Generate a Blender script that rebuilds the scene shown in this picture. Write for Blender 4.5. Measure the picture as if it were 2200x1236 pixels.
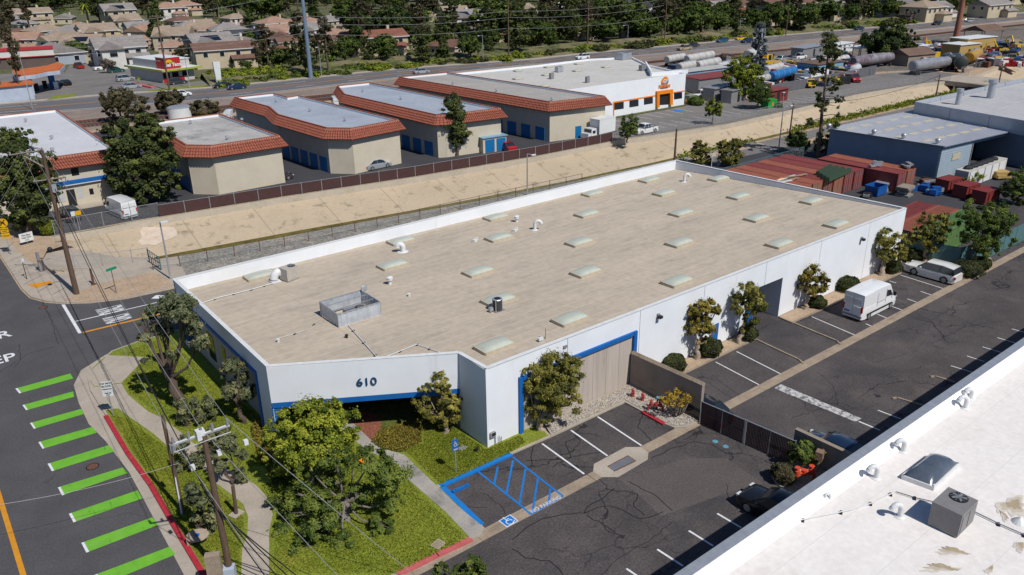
import bpy, math, random
import numpy as np
from mathutils import Vector, Matrix
from mathutils.geometry import tessellate_polygon
for o in list(bpy.data.objects): bpy.data.objects.remove(o)
S = bpy.context.scene
COL = S.collection
rnd = random.Random(7)
# ---------------- camera, sky, sun, exposure ----------------
CH = 31.0; FP = 1711.0
def _basis(p, r, a):
    fw = np.array([0, math.cos(p), -math.sin(p)]); ri = np.array([1., 0, 0]); up = np.cross(ri, fw)
    c, s = math.cos(r), math.sin(r)
    r2, u2 = c*ri+s*up, -s*ri+c*up
    M = np.array([[math.cos(a), math.sin(a), 0], [-math.sin(a), math.cos(a), 0], [0, 0, 1]])
    return M@r2, M@u2, M@fw
RI, UP, FW = _basis(math.radians(22.8), math.radians(-.75), math.radians(38))
cam = bpy.data.objects.new('camera', bpy.data.cameras.new('camera')); COL.objects.link(cam)
mw = Matrix.Identity(4)
for i, v in enumerate((RI, UP, -FW)):
    for j in range(3): mw[j][i] = v[j]
mw[2][3] = CH
cam.matrix_world = mw
cam.data.sensor_width = 36; cam.data.lens = FP/2200*36; cam.data.clip_end = 6000; cam.data.clip_start = .5
S.camera = cam
SUN_EL, SUN_AZ = math.radians(51), math.radians(-85)      # azimuth of the sun from +X, counter-clockwise
sdir = Vector((math.cos(SUN_EL)*math.cos(SUN_AZ), math.cos(SUN_EL)*math.sin(SUN_AZ), math.sin(SUN_EL)))
W = bpy.data.worlds.new('World'); S.world = W; W.use_nodes = True
nt = W.node_tree; sk = nt.nodes.new('ShaderNodeTexSky'); sk.sky_type = 'NISHITA'; sk.sun_disc = False
sk.sun_elevation = SUN_EL; sk.sun_rotation = math.radians(90)-SUN_AZ; sk.ozone_density = 9; sk.dust_density = .4
bg = nt.nodes['Background']; bg.inputs[1].default_value = .072
nt.links.new(sk.outputs[0], bg.inputs[0])
sl = bpy.data.lights.new('sun', 'SUN'); sl.energy = 4.4; sl.angle = math.radians(.53); sl.color = (1, .965, .9)
so = bpy.data.objects.new('sun', sl); COL.objects.link(so); so.rotation_euler = sdir.to_track_quat('Z', 'Y').to_euler()
so.location = (0, 0, 80)
S.view_settings.view_transform = 'Standard'; S.view_settings.look = 'None'; S.view_settings.exposure = 0.0; S.view_settings.gamma = 1
S.view_settings.use_curve_mapping = False
# ---------------- surveying helpers (photo sighting -> real position on a plane) ----------------
def G(x, y, z=0.0):
    d = FW*FP+RI*(x-1100)-UP*(y-618); t = (z-CH)/d[2]
    return (d[0]*t, d[1]*t, z)
def GW(x, y, A, B):                                        # sight a point on the upright plane through A, B
    d = FW*FP+RI*(x-1100)-UP*(y-618); n = (-(B[1]-A[1]), B[0]-A[0])
    t = (n[0]*A[0]+n[1]*A[1])/(n[0]*d[0]+n[1]*d[1])
    return (d[0]*t, d[1]*t, CH+d[2]*t)
def HT(b, y):                                              # height above ground point b sighted at row y
    lo, hi = -5, 80
    for _ in range(40):
        m = (lo+hi)/2; w = np.array([b[0], b[1], m-CH])
        if 618-FP*(w@UP)/(w@FW) > y: lo = m
        else: hi = m
    return lo
def GL(pts, z=0.0): return [G(x, y, z)[:2] for x, y in pts]
# ---------------- object helpers ----------------
def tags(o, label=None, cat=None, group=None, kind=None):
    if label: o['label'] = label
    if cat: o['category'] = cat
    if group: o['group'] = group
    if kind: o['kind'] = kind
    return o
def thing(name, label, cat, loc=(0, 0, 0), rz=0, group=None, kind=None):
    o = bpy.data.objects.new(name, None); o.empty_display_size = .3; COL.objects.link(o)
    o.location = loc; o.rotation_euler = (0, 0, rz)
    return tags(o, label, cat, group, kind)
def putchild(o, parent):
    if parent is not None:
        o.parent = parent
        if not parent.get('_loc'): pass
        p = parent; M = Matrix.Identity(4)
        while p is not None:
            M = Matrix.Translation(p.location) @ p.rotation_euler.to_matrix().to_4x4() @ M if p.type == 'EMPTY' else M
            p = p.parent
        o.matrix_parent_inverse = M.inverted()
class MB:
    def __init__(s): s.v = []; s.f = []; s.m = []
    def add(s, vs, fs, mi=0):
        b = len(s.v); s.v += [tuple(v) for v in vs]; s.f += [tuple(i+b for i in f) for f in fs]; s.m += [mi]*len(fs)
    def box(s, cx, cy, z0, sx, sy, sz, rz=0, mi=0, tx=1, ty=1):
        c, n = math.cos(rz), math.sin(rz); V = []
        for k, (ax, ay) in ((0, (1, 1)), (1, (tx, ty))):
            for dx, dy in ((-1, -1), (1, -1), (1, 1), (-1, 1)):
                x, y = dx*sx/2*ax, dy*sy/2*ay
                V.append((cx+x*c-y*n, cy+x*n+y*c, z0+k*sz))
        s.add(V, [(3, 2, 1, 0), (4, 5, 6, 7), (0, 1, 5, 4), (1, 2, 6, 5), (2, 3, 7, 6), (3, 0, 4, 7)], mi)
        return s
    def beam(s, p0, p1, w, z0, z1, mi=0, ext=0):
        dx, dy = p1[0]-p0[0], p1[1]-p0[1]; L = math.hypot(dx, dy)
        return s.box((p0[0]+p1[0])/2, (p0[1]+p1[1])/2, z0, L+2*ext, w, z1-z0, math.atan2(dy, dx), mi)
    def poly(s, pts, z=None, mi=0):
        P3 = [Vector((p[0], p[1], p[2] if z is None else z)) for p in pts]
        tri = tessellate_polygon([[Vector((p.x, p.y, 0)) for p in P3]])
        out = []
        for t in tri:
            a, b, c = (P3[i] for i in t)
            out.append(t if (b-a).cross(c-a).z >= 0 else (t[0], t[2], t[1]))
        s.add(P3, out, mi); return s
    def prism(s, pts, z0, z1, mi=0, ms=None):
        pts = [(p[0], p[1]) for p in pts]
        ar = sum(pts[i][0]*pts[(i+1) % len(pts)][1]-pts[(i+1) % len(pts)][0]*pts[i][1] for i in range(len(pts)))
        if ar < 0: pts = pts[::-1]
        s.poly(pts, z1, mi); n = len(pts)
        s.add([(x, y, z0) for x, y in pts]+[(x, y, z1) for x, y in pts],
              [(i, (i+1) % n, n+(i+1) % n, n+i) for i in range(n)], mi if ms is None else ms)
        return s
    def tube(s, pts, rs, n=6, mi=0, cap=True):
        pts = [Vector(p) for p in pts]
        if not hasattr(rs, '__len__'): rs = [rs]*len(pts)
        V = []; F = []; ref = None
        for i, p in enumerate(pts):
            d = (pts[min(i+1, len(pts)-1)]-pts[max(i-1, 0)])
            d = d.normalized() if d.length > 1e-9 else Vector((0, 0, 1))
            if ref is None: ref = Vector((1, 0, 0)) if abs(d.x) < .8 else Vector((0, 1, 0))
            u = (ref-d*ref.dot(d)).normalized(); w = d.cross(u); ref = u
            for k in range(n):
                a = 2*math.pi*k/n; V.append(p+(u*math.cos(a)+w*math.sin(a))*rs[i])
        for i in range(len(pts)-1):
            for k in range(n):
                F.append((i*n+k, i*n+(k+1) % n, (i+1)*n+(k+1) % n, (i+1)*n+k))
        if cap: F += [tuple(range(n))[::-1], tuple((len(pts)-1)*n+k for k in range(n))]
        s.add(V, F, mi); return s
    def cyl(s, x, y, z0, z1, r0, r1=None, n=12, mi=0):
        return s.tube([(x, y, z0), (x, y, z1)], [r0, r0 if r1 is None else r1], n, mi)
    def ell(s, c, r, nu=10, nv=6, mi=0, z0=-1.0):
        V = []; F = []
        for j in range(nv+1):
            t = math.asin(z0)+(math.pi/2-math.asin(z0))*j/nv
            for i in range(nu):
                a = 2*math.pi*i/nu
                V.append((c[0]+r[0]*math.cos(a)*math.cos(t), c[1]+r[1]*math.sin(a)*math.cos(t), c[2]+r[2]*math.sin(t)))
        for j in range(nv):
            for i in range(nu): F.append((j*nu+i, j*nu+(i+1) % nu, (j+1)*nu+(i+1) % nu, (j+1)*nu+i))
        s.add(V, F, mi); return s
    def build(s, name, mats, parent=None, smooth=False, **kw):
        me = bpy.data.meshes.new(name); me.from_pydata(s.v, [], s.f)
        for m in (mats if isinstance(mats, (list, tuple)) else [mats]): me.materials.append(m)
        if len(me.materials) > 1: me.polygons.foreach_set('material_index', s.m)
        if smooth: me.polygons.foreach_set('use_smooth', [True]*len(me.polygons)); me.set_sharp_from_angle(angle=math.radians(38))
        me.update(); o = bpy.data.objects.new(name, me); COL.objects.link(o)
        putchild(o, parent); return tags(o, **kw)
def copy_tree(root, loc, rz=0, label=None, scale=1, mats=None, group=None):
    r = root.copy(); COL.objects.link(r); r.location = loc; r.rotation_euler = (0, 0, rz)
    r.scale = (scale,)*3 if not hasattr(scale, '__len__') else scale
    if label: r['label'] = label
    if group: r['group'] = group
    def fix(c):
        if mats and c.type == 'MESH':
            for i, sl_ in enumerate(c.material_slots):
                if sl_.material and sl_.material.name in mats:
                    m_ = mats[sl_.material.name]; sl_.link = 'OBJECT'; sl_.material = m_
    fix(r)
    for ch in root.children:
        c = ch.copy(); COL.objects.link(c); c.parent = r; fix(c)
        for g in ch.children:
            d = g.copy(); COL.objects.link(d); d.parent = c; fix(d)
    return r
# ---------------- materials ----------------
def mat(n, c, c2=None, sc=1., rough=.85, bump=0., bsc=None, metal=0., st=None, stain=None, spec=.35, det=5, fine=None, coat=0):
    m = bpy.data.materials.new(n); m.use_nodes = True; t = m.node_tree; N = t.nodes; L = t.links
    b = N['Principled BSDF']; b.inputs['Roughness'].default_value = rough; b.inputs['Metallic'].default_value = metal
    b.inputs['Specular IOR Level'].default_value = spec; b.inputs['Coat Weight'].default_value = coat
    tc = N.new('ShaderNodeTexCoord'); mp = N.new('ShaderNodeMapping'); L.new(tc.outputs['Object'], mp.inputs[0])
    if st: mp.inputs['Scale'].default_value = st
    c2 = c2 or tuple(x*.82 for x in c)
    nz = N.new('ShaderNodeTexNoise'); nz.inputs['Scale'].default_value = sc; nz.inputs['Detail'].default_value = det; nz.inputs['Roughness'].default_value = .65
    L.new(mp.outputs[0], nz.inputs[0])
    cr = N.new('ShaderNodeValToRGB'); cr.color_ramp.elements[0].position = .33; cr.color_ramp.elements[1].position = .67
    cr.color_ramp.elements[0].color = (*c2, 1); cr.color_ramp.elements[1].color = (*c, 1); L.new(nz.outputs[0], cr.inputs[0])
    out = cr.outputs[0]
    def over(out, fac, col, blend='MIX'):
        mx = N.new('ShaderNodeMix'); mx.data_type = 'RGBA'; mx.blend_type = blend
        L.new(fac, mx.inputs[0]); L.new(out, mx.inputs[6])
        if isinstance(col, tuple): mx.inputs[7].default_value = (*col, 1)
        else: L.new(col, mx.inputs[7])
        return mx.outputs[2]
    for sg in (stain or []):                               # (colour, scale, threshold, strength[, stretch])
        n2 = N.new('ShaderNodeTexNoise'); n2.inputs['Scale'].default_value = sg[1]; n2.inputs['Detail'].default_value = 6; n2.inputs['Roughness'].default_value = .7
        m2 = N.new('ShaderNodeMapping'); m2.inputs['Location'].default_value = (sg[1]*37, sg[2]*91, 5)
        if len(sg) > 4: m2.inputs['Scale'].default_value = sg[4]
        L.new(tc.outputs['Object'], m2.inputs[0]); L.new(m2.outputs[0], n2.inputs[0])
        mr = N.new('ShaderNodeMapRange'); mr.inputs[1].default_value = sg[2]; mr.inputs[2].default_value = sg[2]+.12; mr.inputs[4].default_value = sg[3]
        L.new(n2.outputs[0], mr.inputs[0]); out = over(out, mr.outputs[0], sg[0])
    if fine:                                               # fine grain: (scale, strength)
        n3 = N.new('ShaderNodeTexNoise'); n3.inputs['Scale'].default_value = fine[0]; n3.inputs['Detail'].default_value = 2
        L.new(tc.outputs['Object'], n3.inputs[0])
        mr = N.new('ShaderNodeMapRange'); mr.inputs[1].default_value = .3; mr.inputs[2].default_value = .7
        mr.inputs[3].default_value = 1-fine[1]; mr.inputs[4].default_value = 1+fine[1]; L.new(n3.outputs[0], mr.inputs[0])
        vm = N.new('ShaderNodeVectorMath'); vm.operation = 'SCALE'; L.new(out, vm.inputs[0]); L.new(mr.outputs[0], vm.inputs['Scale']); out = vm.outputs[0]
    L.new(out, b.inputs['Base Color'])
    if bump:
        nb = N.new('ShaderNodeTexNoise'); nb.inputs['Scale'].default_value = bsc or sc*4; nb.inputs['Detail'].default_value = 3; L.new(mp.outputs[0], nb.inputs[0])
        bp = N.new('ShaderNodeBump'); bp.inputs['Strength'].default_value = bump; bp.inputs['Distance'].default_value = .05
        L.new(nb.outputs[0], bp.inputs['Height']); L.new(bp.outputs[0], b.inputs['Normal'])
    m['_o'] = 1; M_[n] = m; return m
M_ = {}
def lines(m, axis, period, width, col, strength=1, off=0.0):
    """dark or light joints every `period` metres along an axis, mixed over the base colour"""
    t = m.node_tree; N = t.nodes; L = t.links; b = N['Principled BSDF']; src = b.inputs['Base Color'].links[0].from_socket
    tc = N.new('ShaderNodeTexCoord'); sx = N.new('ShaderNodeSeparateXYZ'); L.new(tc.outputs['Object'], sx.inputs[0])
    nz = N.new('ShaderNodeTexNoise'); nz.inputs['Scale'].default_value = .25; L.new(tc.outputs['Object'], nz.inputs[0])
    a0 = N.new('ShaderNodeMath'); a0.operation = 'MULTIPLY_ADD'; a0.inputs[1].default_value = .5*width; L.new(nz.outputs[0], a0.inputs[0]); L.new(sx.outputs[axis], a0.inputs[2])
    a = N.new('ShaderNodeMath'); a.operation = 'MULTIPLY_ADD'; a.inputs[1].default_value = 1/period; a.inputs[2].default_value = off; L.new(a0.outputs[0], a.inputs[0])
    f = N.new('ShaderNodeMath'); f.operation = 'FRACT'; L.new(a.outputs[0], f.inputs[0])
    c = N.new('ShaderNodeMath'); c.operation = 'LESS_THAN'; c.inputs[1].default_value = width/period; L.new(f.outputs[0], c.inputs[0])
    s2 = N.new('ShaderNodeMath'); s2.operation = 'MULTIPLY'; s2.inputs[1].default_value = strength; L.new(c.outputs[0], s2.inputs[0])
    mx = N.new('ShaderNodeMix'); mx.data_type = 'RGBA'; L.new(s2.outputs[0], mx.inputs[0]); L.new(src, mx.inputs[6]); mx.inputs[7].default_value = (*col, 1)
    L.new(mx.outputs[2], b.inputs['Base Color']); return m
def cracks(m, scale, width, col, strength=1, dist=1.2):
    t = m.node_tree; N = t.nodes; L = t.links; b = N['Principled BSDF']; src = b.inputs['Base Color'].links[0].from_socket
    tc = N.new('ShaderNodeTexCoord'); nz = N.new('ShaderNodeTexNoise'); nz.inputs['Scale'].default_value = .45; nz.inputs['Detail'].default_value = 4; L.new(tc.outputs['Object'], nz.inputs[0])
    va = N.new('ShaderNodeVectorMath'); va.operation = 'MULTIPLY_ADD'; va.inputs[1].default_value = (dist*2,)*3; L.new(nz.outputs[1], va.inputs[0]); L.new(tc.outputs['Object'], va.inputs[2])
    vo = N.new('ShaderNodeTexVoronoi'); vo.feature = 'DISTANCE_TO_EDGE'; vo.inputs['Scale'].default_value = scale; L.new(va.outputs[0], vo.inputs[0])
    n2 = N.new('ShaderNodeTexNoise'); n2.inputs['Scale'].default_value = .12; L.new(tc.outputs['Object'], n2.inputs[0])
    mr = N.new('ShaderNodeMapRange'); mr.inputs[1].default_value = width*scale*.6; mr.inputs[2].default_value = width*scale*1.2; mr.inputs[3].default_value = 1; mr.inputs[4].default_value = 0; L.new(vo.outputs[0], mr.inputs[0])
    m2 = N.new('ShaderNodeMapRange'); m2.inputs[1].default_value = .42; m2.inputs[2].default_value = .55; m2.inputs[4].default_value = strength; L.new(n2.outputs[0], m2.inputs[0])
    mu = N.new('ShaderNodeMath'); mu.operation = 'MULTIPLY'; L.new(mr.outputs[0], mu.inputs[0]); L.new(m2.outputs[0], mu.inputs[1])
    mx = N.new('ShaderNodeMix'); mx.data_type = 'RGBA'; L.new(mu.outputs[0], mx.inputs[0]); L.new(src, mx.inputs[6]); mx.inputs[7].default_value = (*col, 1)
    L.new(mx.outputs[2], b.inputs['Base Color']); return m
def alpha_mat(n, c, a):
    m = mat(n, c); t = m.node_tree; t.nodes['Principled BSDF'].inputs['Alpha'].default_value = a; return m
street = mat('street_asphalt', (.084, .08, .083), (.064, .061, .064), .25, .9, .1, 30, stain=[((.06, .056, .06), .07, .55, .5), ((.14, .135, .14), .12, .6, .35)], fine=(9, .2))
cracks(street, .06, .05, (.05, .046, .05), .6, 2.); cracks(street, .35, .015, (.05, .048, .05), .4, .9)
lot = mat('lot_asphalt', (.088, .075, .073), (.052, .046, .047), .22, .88, .15, 20, stain=[((.11, .09, .08), .35, .56, .55), ((.03, .028, .032), .6, .58, .6), ((.13, .11, .1), 1.1, .66, .45), ((.035, .035, .042), .16, .53, .55)], fine=(8, .3))
cracks(lot, .14, .05, (.012, .011, .014), .9, 1.6); cracks(lot, .5, .02, (.02, .018, .02), .6, .8)
yard = mat('yard_asphalt', (.05, .05, .056), (.038, .038, .044), .15, .9, .1, 18, stain=[((.09, .085, .08), .12, .6, .5)], fine=(6, .2))
greylot = mat('grey_asphalt', (.19, .175, .165), (.145, .135, .13), .15, .9, .1, 12, stain=[((.11, .1, .1), .1, .56, .6), ((.25, .235, .22), .3, .62, .5)], fine=(5, .2))
farroad = mat('far_road_asphalt', (.135, .13, .135), (.1, .098, .104), .12, .9, stain=[((.07, .068, .07), .05, .6, .5)], st=(.25, 1.6, 1))
conc = mat('concrete', (.40, .345, .285), (.32, .275, .225), .5, .9, .1, 15, stain=[((.22, .185, .15), .5, .6, .5), ((.48, .43, .37), .9, .62, .4)], fine=(12, .12))
concg = mat('gutter_concrete', (.34, .27, .2), (.25, .195, .145), .8, .9, .15, 15, stain=[((.13, .1, .08), .7, .56, .6, (.3, 2, 1)), ((.45, .38, .3), 1.1, .62, .4)], fine=(14, .18))
walk = mat('walk_concrete', (.37, .34, .3), (.28, .26, .24), .6, .9, .1, 12, stain=[((.13, .125, .12), .45, .53, .75), ((.45, .42, .37), .9, .65, .4)], fine=(14, .15))
dirt = mat('dirt', (.42, .31, .21), (.33, .24, .165), .8, 1, .3, 12, stain=[((.2, .14, .1), .7, .6, .6)], fine=(7, .25))
grass = mat('lawn_grass', (.19, .22, .022), (.14, .175, .016), .55, .95, .4, 25, stain=[((.3, .25, .045), .35, .6, .6), ((.1, .13, .012), 1.5, .6, .5)], fine=(9, .4))
ballast = mat('railway_ballast', (.26, .2, .165), (.17, .135, .12), .2, 1, .2, 8, stain=[((.3, .24, .19), .06, .55, .7, (.2, 1, 1))], fine=(3, .25))
gravelg = mat('grey_gravel', (.27, .25, .22), (.16, .15, .13), 1.2, 1, .5, 10, stain=[((.38, .31, .23), .2, .56, .7)], fine=(5, .45))
canal = mat('canal_concrete', (.43, .345, .245), (.385, .31, .22), .12, .95, .04, 6, stain=[((.17, .145, .1), .5, .56, .85, (1, 1.4, 1.4)), ((.3, .24, .17), .16, .58, .45), ((.52, .44, .34), .3, .64, .4), ((.2, .17, .12), 1.2, .66, .6, (2, .4, .4))], fine=(3, .05))
lines(canal, 0, 9.2, .14, (.26, .2, .14), .8)
cracks(canal, .22, .02, (.24, .19, .14), .6, 1.2)
algae = mat('algae', (.16, .13, .02), (.05, .048, .01), .6, .7, .4, 6)
redp = mat('red_kerb_paint', (.42, .025, .04), (.3, .02, .03), 3, .7, stain=[((.35, .28, .25), 4, .62, .8)])
red2 = mat('faded_red_paint', (.5, .12, .12), (.42, .09, .09), 2, .8, stain=[((.4, .3, .27), 2, .62, .7)])
bluep = mat('blue_line_paint', (.004, .18, .55), (.006, .14, .44), 2.5, .7, stain=[((.05, .06, .1), 5, .62, .6)])
whitep = mat('white_line_paint', (.72, .72, .74), (.55, .55, .56), 4, .8, stain=[((.13, .12, .12), 6, .6, .7)])
wornp = mat('worn_white_paint', (.55, .54, .54), (.38, .37, .37), 2, .8, stain=[((.055, .05, .05), 3, .47, .85)])
greenp = mat('green_crossing_paint', (.15, .42, .03), (.12, .35, .026), 1.2, .75, stain=[((.05, .13, .03), 1.3, .6, .7, (2.2, .5, 1)), ((.2, .36, .08), .5, .56, .5)])
yellp = mat('yellow_line_paint', (.62, .27, .015), (.5, .2, .012), 2, .8, stain=[((.1, .07, .04), 5, .62, .6)])
white = mat('white_wall_paint', (.74, .76, .79), (.68, .7, .73), .3, .75, .03, 20, stain=[((.55, .54, .52), .4, .6, .35, (2.5, 2.5, .2)), ((.66, .65, .62), .15, .55, .4)])
bluew = mat('blue_wall_paint', (.006, .12, .40), (.006, .1, .34), 1.2, .6)
roofm = mat('roof_membrane', (.475, .4, .315), (.4, .34, .265), .16, .95, .08, 6, st=(.6, 1.6, 1), stain=[((.29, .245, .2), .3, .54, .5, (.6, 1.3, 1)), ((.33, .28, .225), .8, .5, .35, (.7, 1.2, 1)), ((.13, .115, .1), .19, .655, .75, (.7, 1.5, 1)), ((.52, .46, .4), .55, .64, .5, (.2, 2, 1))], fine=(2.2, .07))
lines(roofm, 1, .95, .07, (.57, .5, .42), .45); lines(roofm, 0, 11.3, .08, (.28, .235, .2), .4)
nroof = mat('white_roof_coating', (.74, .70, .67), (.68, .64, .61), .25, .9, .06, 5, stain=[((.56, .5, .43), .25, .62, .55), ((.3, .22, .14), .35, .7, .8)], fine=(4, .05))
lines(nroof, 1, 2.9, .05, (.6, .57, .54), .6)
roofg = mat('grey_roof_coating', (.46, .47, .5), (.38, .39, .42), .15, .9, .05, 5, st=(1, .5, 1), stain=[((.6, .6, .6), .3, .64, .6, (2, .5, 1)), ((.28, .26, .24), .14, .6, .6), ((.12, .11, .1), .3, .7, .6)], fine=(3, .1))
tilem = mat('red_clay_tile', (.33, .1, .06), (.22, .065, .042), 2.5, .85, stain=[((.42, .16, .1), 1.6, .6, .6)])
stucco = mat('cream_stucco', (.55, .49, .385), (.49, .435, .34), .5, .95, .15, 8, stain=[((.36, .31, .24), .3, .62, .4)])
board = mat('board_marked_concrete', (.47, .41, .36), (.37, .32, .28), .6, .9, .1, 10, st=(3.5, 3.5, .15), stain=[((.2, .165, .14), .5, .6, .5, (2, 2, .3))])
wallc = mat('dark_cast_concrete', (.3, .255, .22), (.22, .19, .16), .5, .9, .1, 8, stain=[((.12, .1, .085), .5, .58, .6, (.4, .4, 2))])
glass = mat('dark_glass', (.015, .02, .028), (.01, .014, .02), .5, .08, spec=.6)
metalw = mat('white_painted_metal', (.66, .67, .67), (.56, .57, .57), 3, .5)
metalg = mat('grey_metal', (.3, .3, .31), (.24, .24, .25), 3, .5, metal=.3)
galv = mat('galvanised_steel', (.5, .52, .55), (.4, .42, .45), 3, .4, metal=.55)
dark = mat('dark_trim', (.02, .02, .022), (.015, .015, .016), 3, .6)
rust = mat('rusted_steel', (.16, .07, .045), (.1, .045, .03), 6, .9)
wood = mat('weathered_pole_wood', (.15, .095, .065), (.08, .05, .036), 3, .95, .3, 30, st=(4, 4, .4))
woodg = mat('grey_weathered_wood', (.3, .25, .2), (.2, .165, .13), 3, .95, st=(4, 4, .5))
# ---------------- ground, canal, streets, paving ----------------
def offset(pts, d):
    """miter offset of a closed polygon; d > 0 moves inward for counter-clockwise order"""
    n = len(pts); ar = sum(pts[i][0]*pts[(i+1) % n][1]-pts[(i+1) % n][0]*pts[i][1] for i in range(n))
    if ar < 0: d = -d
    out = []
    for i in range(n):
        a, b, c = Vector(pts[i-1][:2]), Vector(pts[i][:2]), Vector(pts[(i+1) % n][:2])
        u, v = (b-a).normalized(), (c-b).normalized()
        n1, n2 = Vector((-u.y, u.x)), Vector((-v.y, v.x)); m = n1+n2
        m = m/max(.35, m.length_squared/2) if m.length > 1e-6 else n1
        out.append((b.x+m.x*d, b.y+m.y*d))
    return out
def offline(pts, d):
    out = []
    for i, p in enumerate(pts):
        a = Vector(pts[max(i-1, 0)][:2]); b = Vector(pts[min(i+1, len(pts)-1)][:2]); u = (b-a).normalized()
        out.append((p[0]-u.y*d, p[1]+u.x*d))
    return out
def sheet(name, pts, z, m, parent=None, kind='structure', **kw):
    o = MB().poly(pts, z).build(name, m, parent, **kw)
    if parent is None: o['kind'] = kind
    return o
def ribbon(name, pts, w, z, m, parent=None, wob=0, **kw):
    a = offline(pts, w/2); b = offline(pts, -w/2); mb = MB(); n = len(pts)
    mb.add([(p[0], p[1], z) for p in a]+[(p[0], p[1], z) for p in b], [(n+i, n+i+1, i+1, i) for i in range(n-1)])
    return mb.build(name, m, parent, **kw)
def block(name, pts, h, m_fill, m_kerb=None, inset=.16, label=None):
    o = MB().prism(pts, -.05, h).build('kerb', m_kerb or conc, None, kind='structure')
    f = MB().poly(offset(pts, inset), h+.004).build(name, m_fill, None, kind='structure')
    return o
outer = [(-300, -120), (1200, -120), (1200, 1900), (-300, 1900)]
SEC = [(10, 106.2, 103, 95, 92, -.03), (14, 106.2, 102, 93, 91.2, -.7), (18, 106.2, 100.6, 91.7, 90.3, -2.3), (22, 106, 99.6, 90, 89.3, -3), (41, 104.1, 97.5, 87.3, 86.9, -3), (61, 101.2, 94.9, 84.9, 84.5, -3), (83, 99.3, 92.9, 83.7, 83.3, -3), (102, 99, 92.1, 83.1, 82.8, -3), (127, 95.2, 91.9, 82.9, 82.6, -3), (150, 95.8, 91.9, 82.8, 82.5, -3), (180, 97, 91.1, 82.5, 82.2, -3), (204, 95, 90.6, 82.1, 81.8, -3), (213, 92.5, 90.2, 82, 81.7, -3), (226, 92.5, 90, 82, 81.7, -3), (250, 96, 89.5, 81.8, 81.5, -3), (330, 97, 88, 80.3, 80, -3)]
hole = [(s[0], s[1]) for s in SEC]+[(s[0], s[4]) for s in SEC[::-1]]
mb = MB(); pts = outer+hole
tr = tessellate_polygon([[Vector((x, y, 0)) for x, y in outer], [Vector((x, y, 0)) for x, y in hole[::-1]]])
pp = outer+hole[::-1]
F = []
for t in tr:
    a, b, c = (Vector((*pp[i], 0)) for i in t)
    F.append(t if (b-a).cross(c-a).z > 0 else t[::-1])
mb.add([(x, y, 0) for x, y in pp], F); mb.build('ground', dirt, kind='structure')
mb = MB(); n = len(SEC); V = []
for x, yt, yf, ys, yl, d in SEC: V += [(x, yt, 0), (x, yt, max(-.9, d)), (x, yf, d), (x, ys, d), (x, yl, 0)]
Fs = [(i*5+k+5, i*5+k, i*5+k+1, i*5+k+6) for i in range(n-1) for k in (1, 3)]
mb.add(V, Fs+[(0, 1, 2, 3, 4)]); mb.build('canal_bank', canal, kind='structure'); mb = MB(); mb.add(V, [(i*5+5, i*5, i*5+1, i*5+6) for i in range(n-1)]); mb.build('canal_wall', mat('canal_wall_concrete', (.47, .41, .33), (.4, .35, .28), .4, .9, stain=[((.3, .25, .19), .5, .6, .6, (.6, .6, 2))], fine=(4, .08)), kind='structure')
mb = MB(); mb.add(V, [(i*5+2+5, i*5+2, i*5+3, i*5+8) for i in range(3, n-1)]); mb.build('canal_bed', algae, kind='structure')
mb = MB(); mb.add(V, [(i*5+2+5, i*5+2, i*5+3, i*5+8) for i in range(0, 3)]); mb.build('canal_apron', conc, kind='structure')
def GC(px, py):                                            # sight a point on the sloping canal bank
    lo, hi = -3.2, 0
    for _ in range(30):
        z = (lo+hi)/2; x, y, _z = G(px, py, z); I_ = lambda k: np.interp(x, [s[0] for s in SEC], [s[k] for s in SEC]); d_ = I_(5)
        if y < I_(2)+(I_(1)-I_(2))*(z-d_)/(max(-.9, d_)-d_+1e-6): hi = z
        else: lo = z
    return (x, y-.04, z+.03)
pp_ = MB(); pq = [[GC(x_, y_) for x_ in np.linspace(a_, b_, 6)] for a_, b_, y_ in ((308, 372, 488), (300, 380, 497), (304, 380, 508), (297, 350, 519), (304, 334, 527))]; pp_.add([v for q_ in pq for v in q_], [(i*6+j+6, i*6+j+7, i*6+j+1, i*6+j) for i in range(4) for j in range(5)]); pp_.build('pale_paint_patch', mat('faded_white_paint', (.56, .46, .38), (.49, .4, .32), .8, .9, stain=[((.43, .34, .235), 1.2, .5, .8)]), kind='structure')
ribbon('canal_kerb', offline([(12.5, 106.2)]+[(s[0], s[1]) for s in SEC[3:9]], .2), .4, .03, canal, kind='structure')
# streets
ST = [(-60, -60), (6.6, -60), (6.7, 37.9), (6.9, 49.7), (6.6, 54.6), (6.2, 57.8), (6.3, 61.5), (6.6, 64.7), (7.6, 67), (9.9, 68.7), (12.9, 69.3), (15.4, 69.3), (114, 69.3), (114, 79.9), (18.7, 79.9), (14.4, 80.2), (11.4, 81.4), (9.3, 82.9), (8, 84.4), (7, 86.7), (6.7, 89.7), (6.5, 101.8), (6.5, 200), (-60, 200)]
road = sheet('street', ST, .004, street)
kx = GL([(437, 1236), (385, 1149), (324.6, 1044.6), (275, 975.8), (228, 896), (194, 841), (189, 815), (196, 793), (222, 770), (233, 763)])
kx = [(kx[0][0]+.15, 20)]+kx
gut = [(6.6, 20), (6.7, 37.9), (6.9, 49.7), (6.6, 54.6), (6.2, 57.8), (6.3, 61.5), (6.6, 64.7), (7.6, 67), (9.9, 68.7)]
sheet('street_gutter', gut+kx[::-1][0:], .009, conc)
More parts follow.
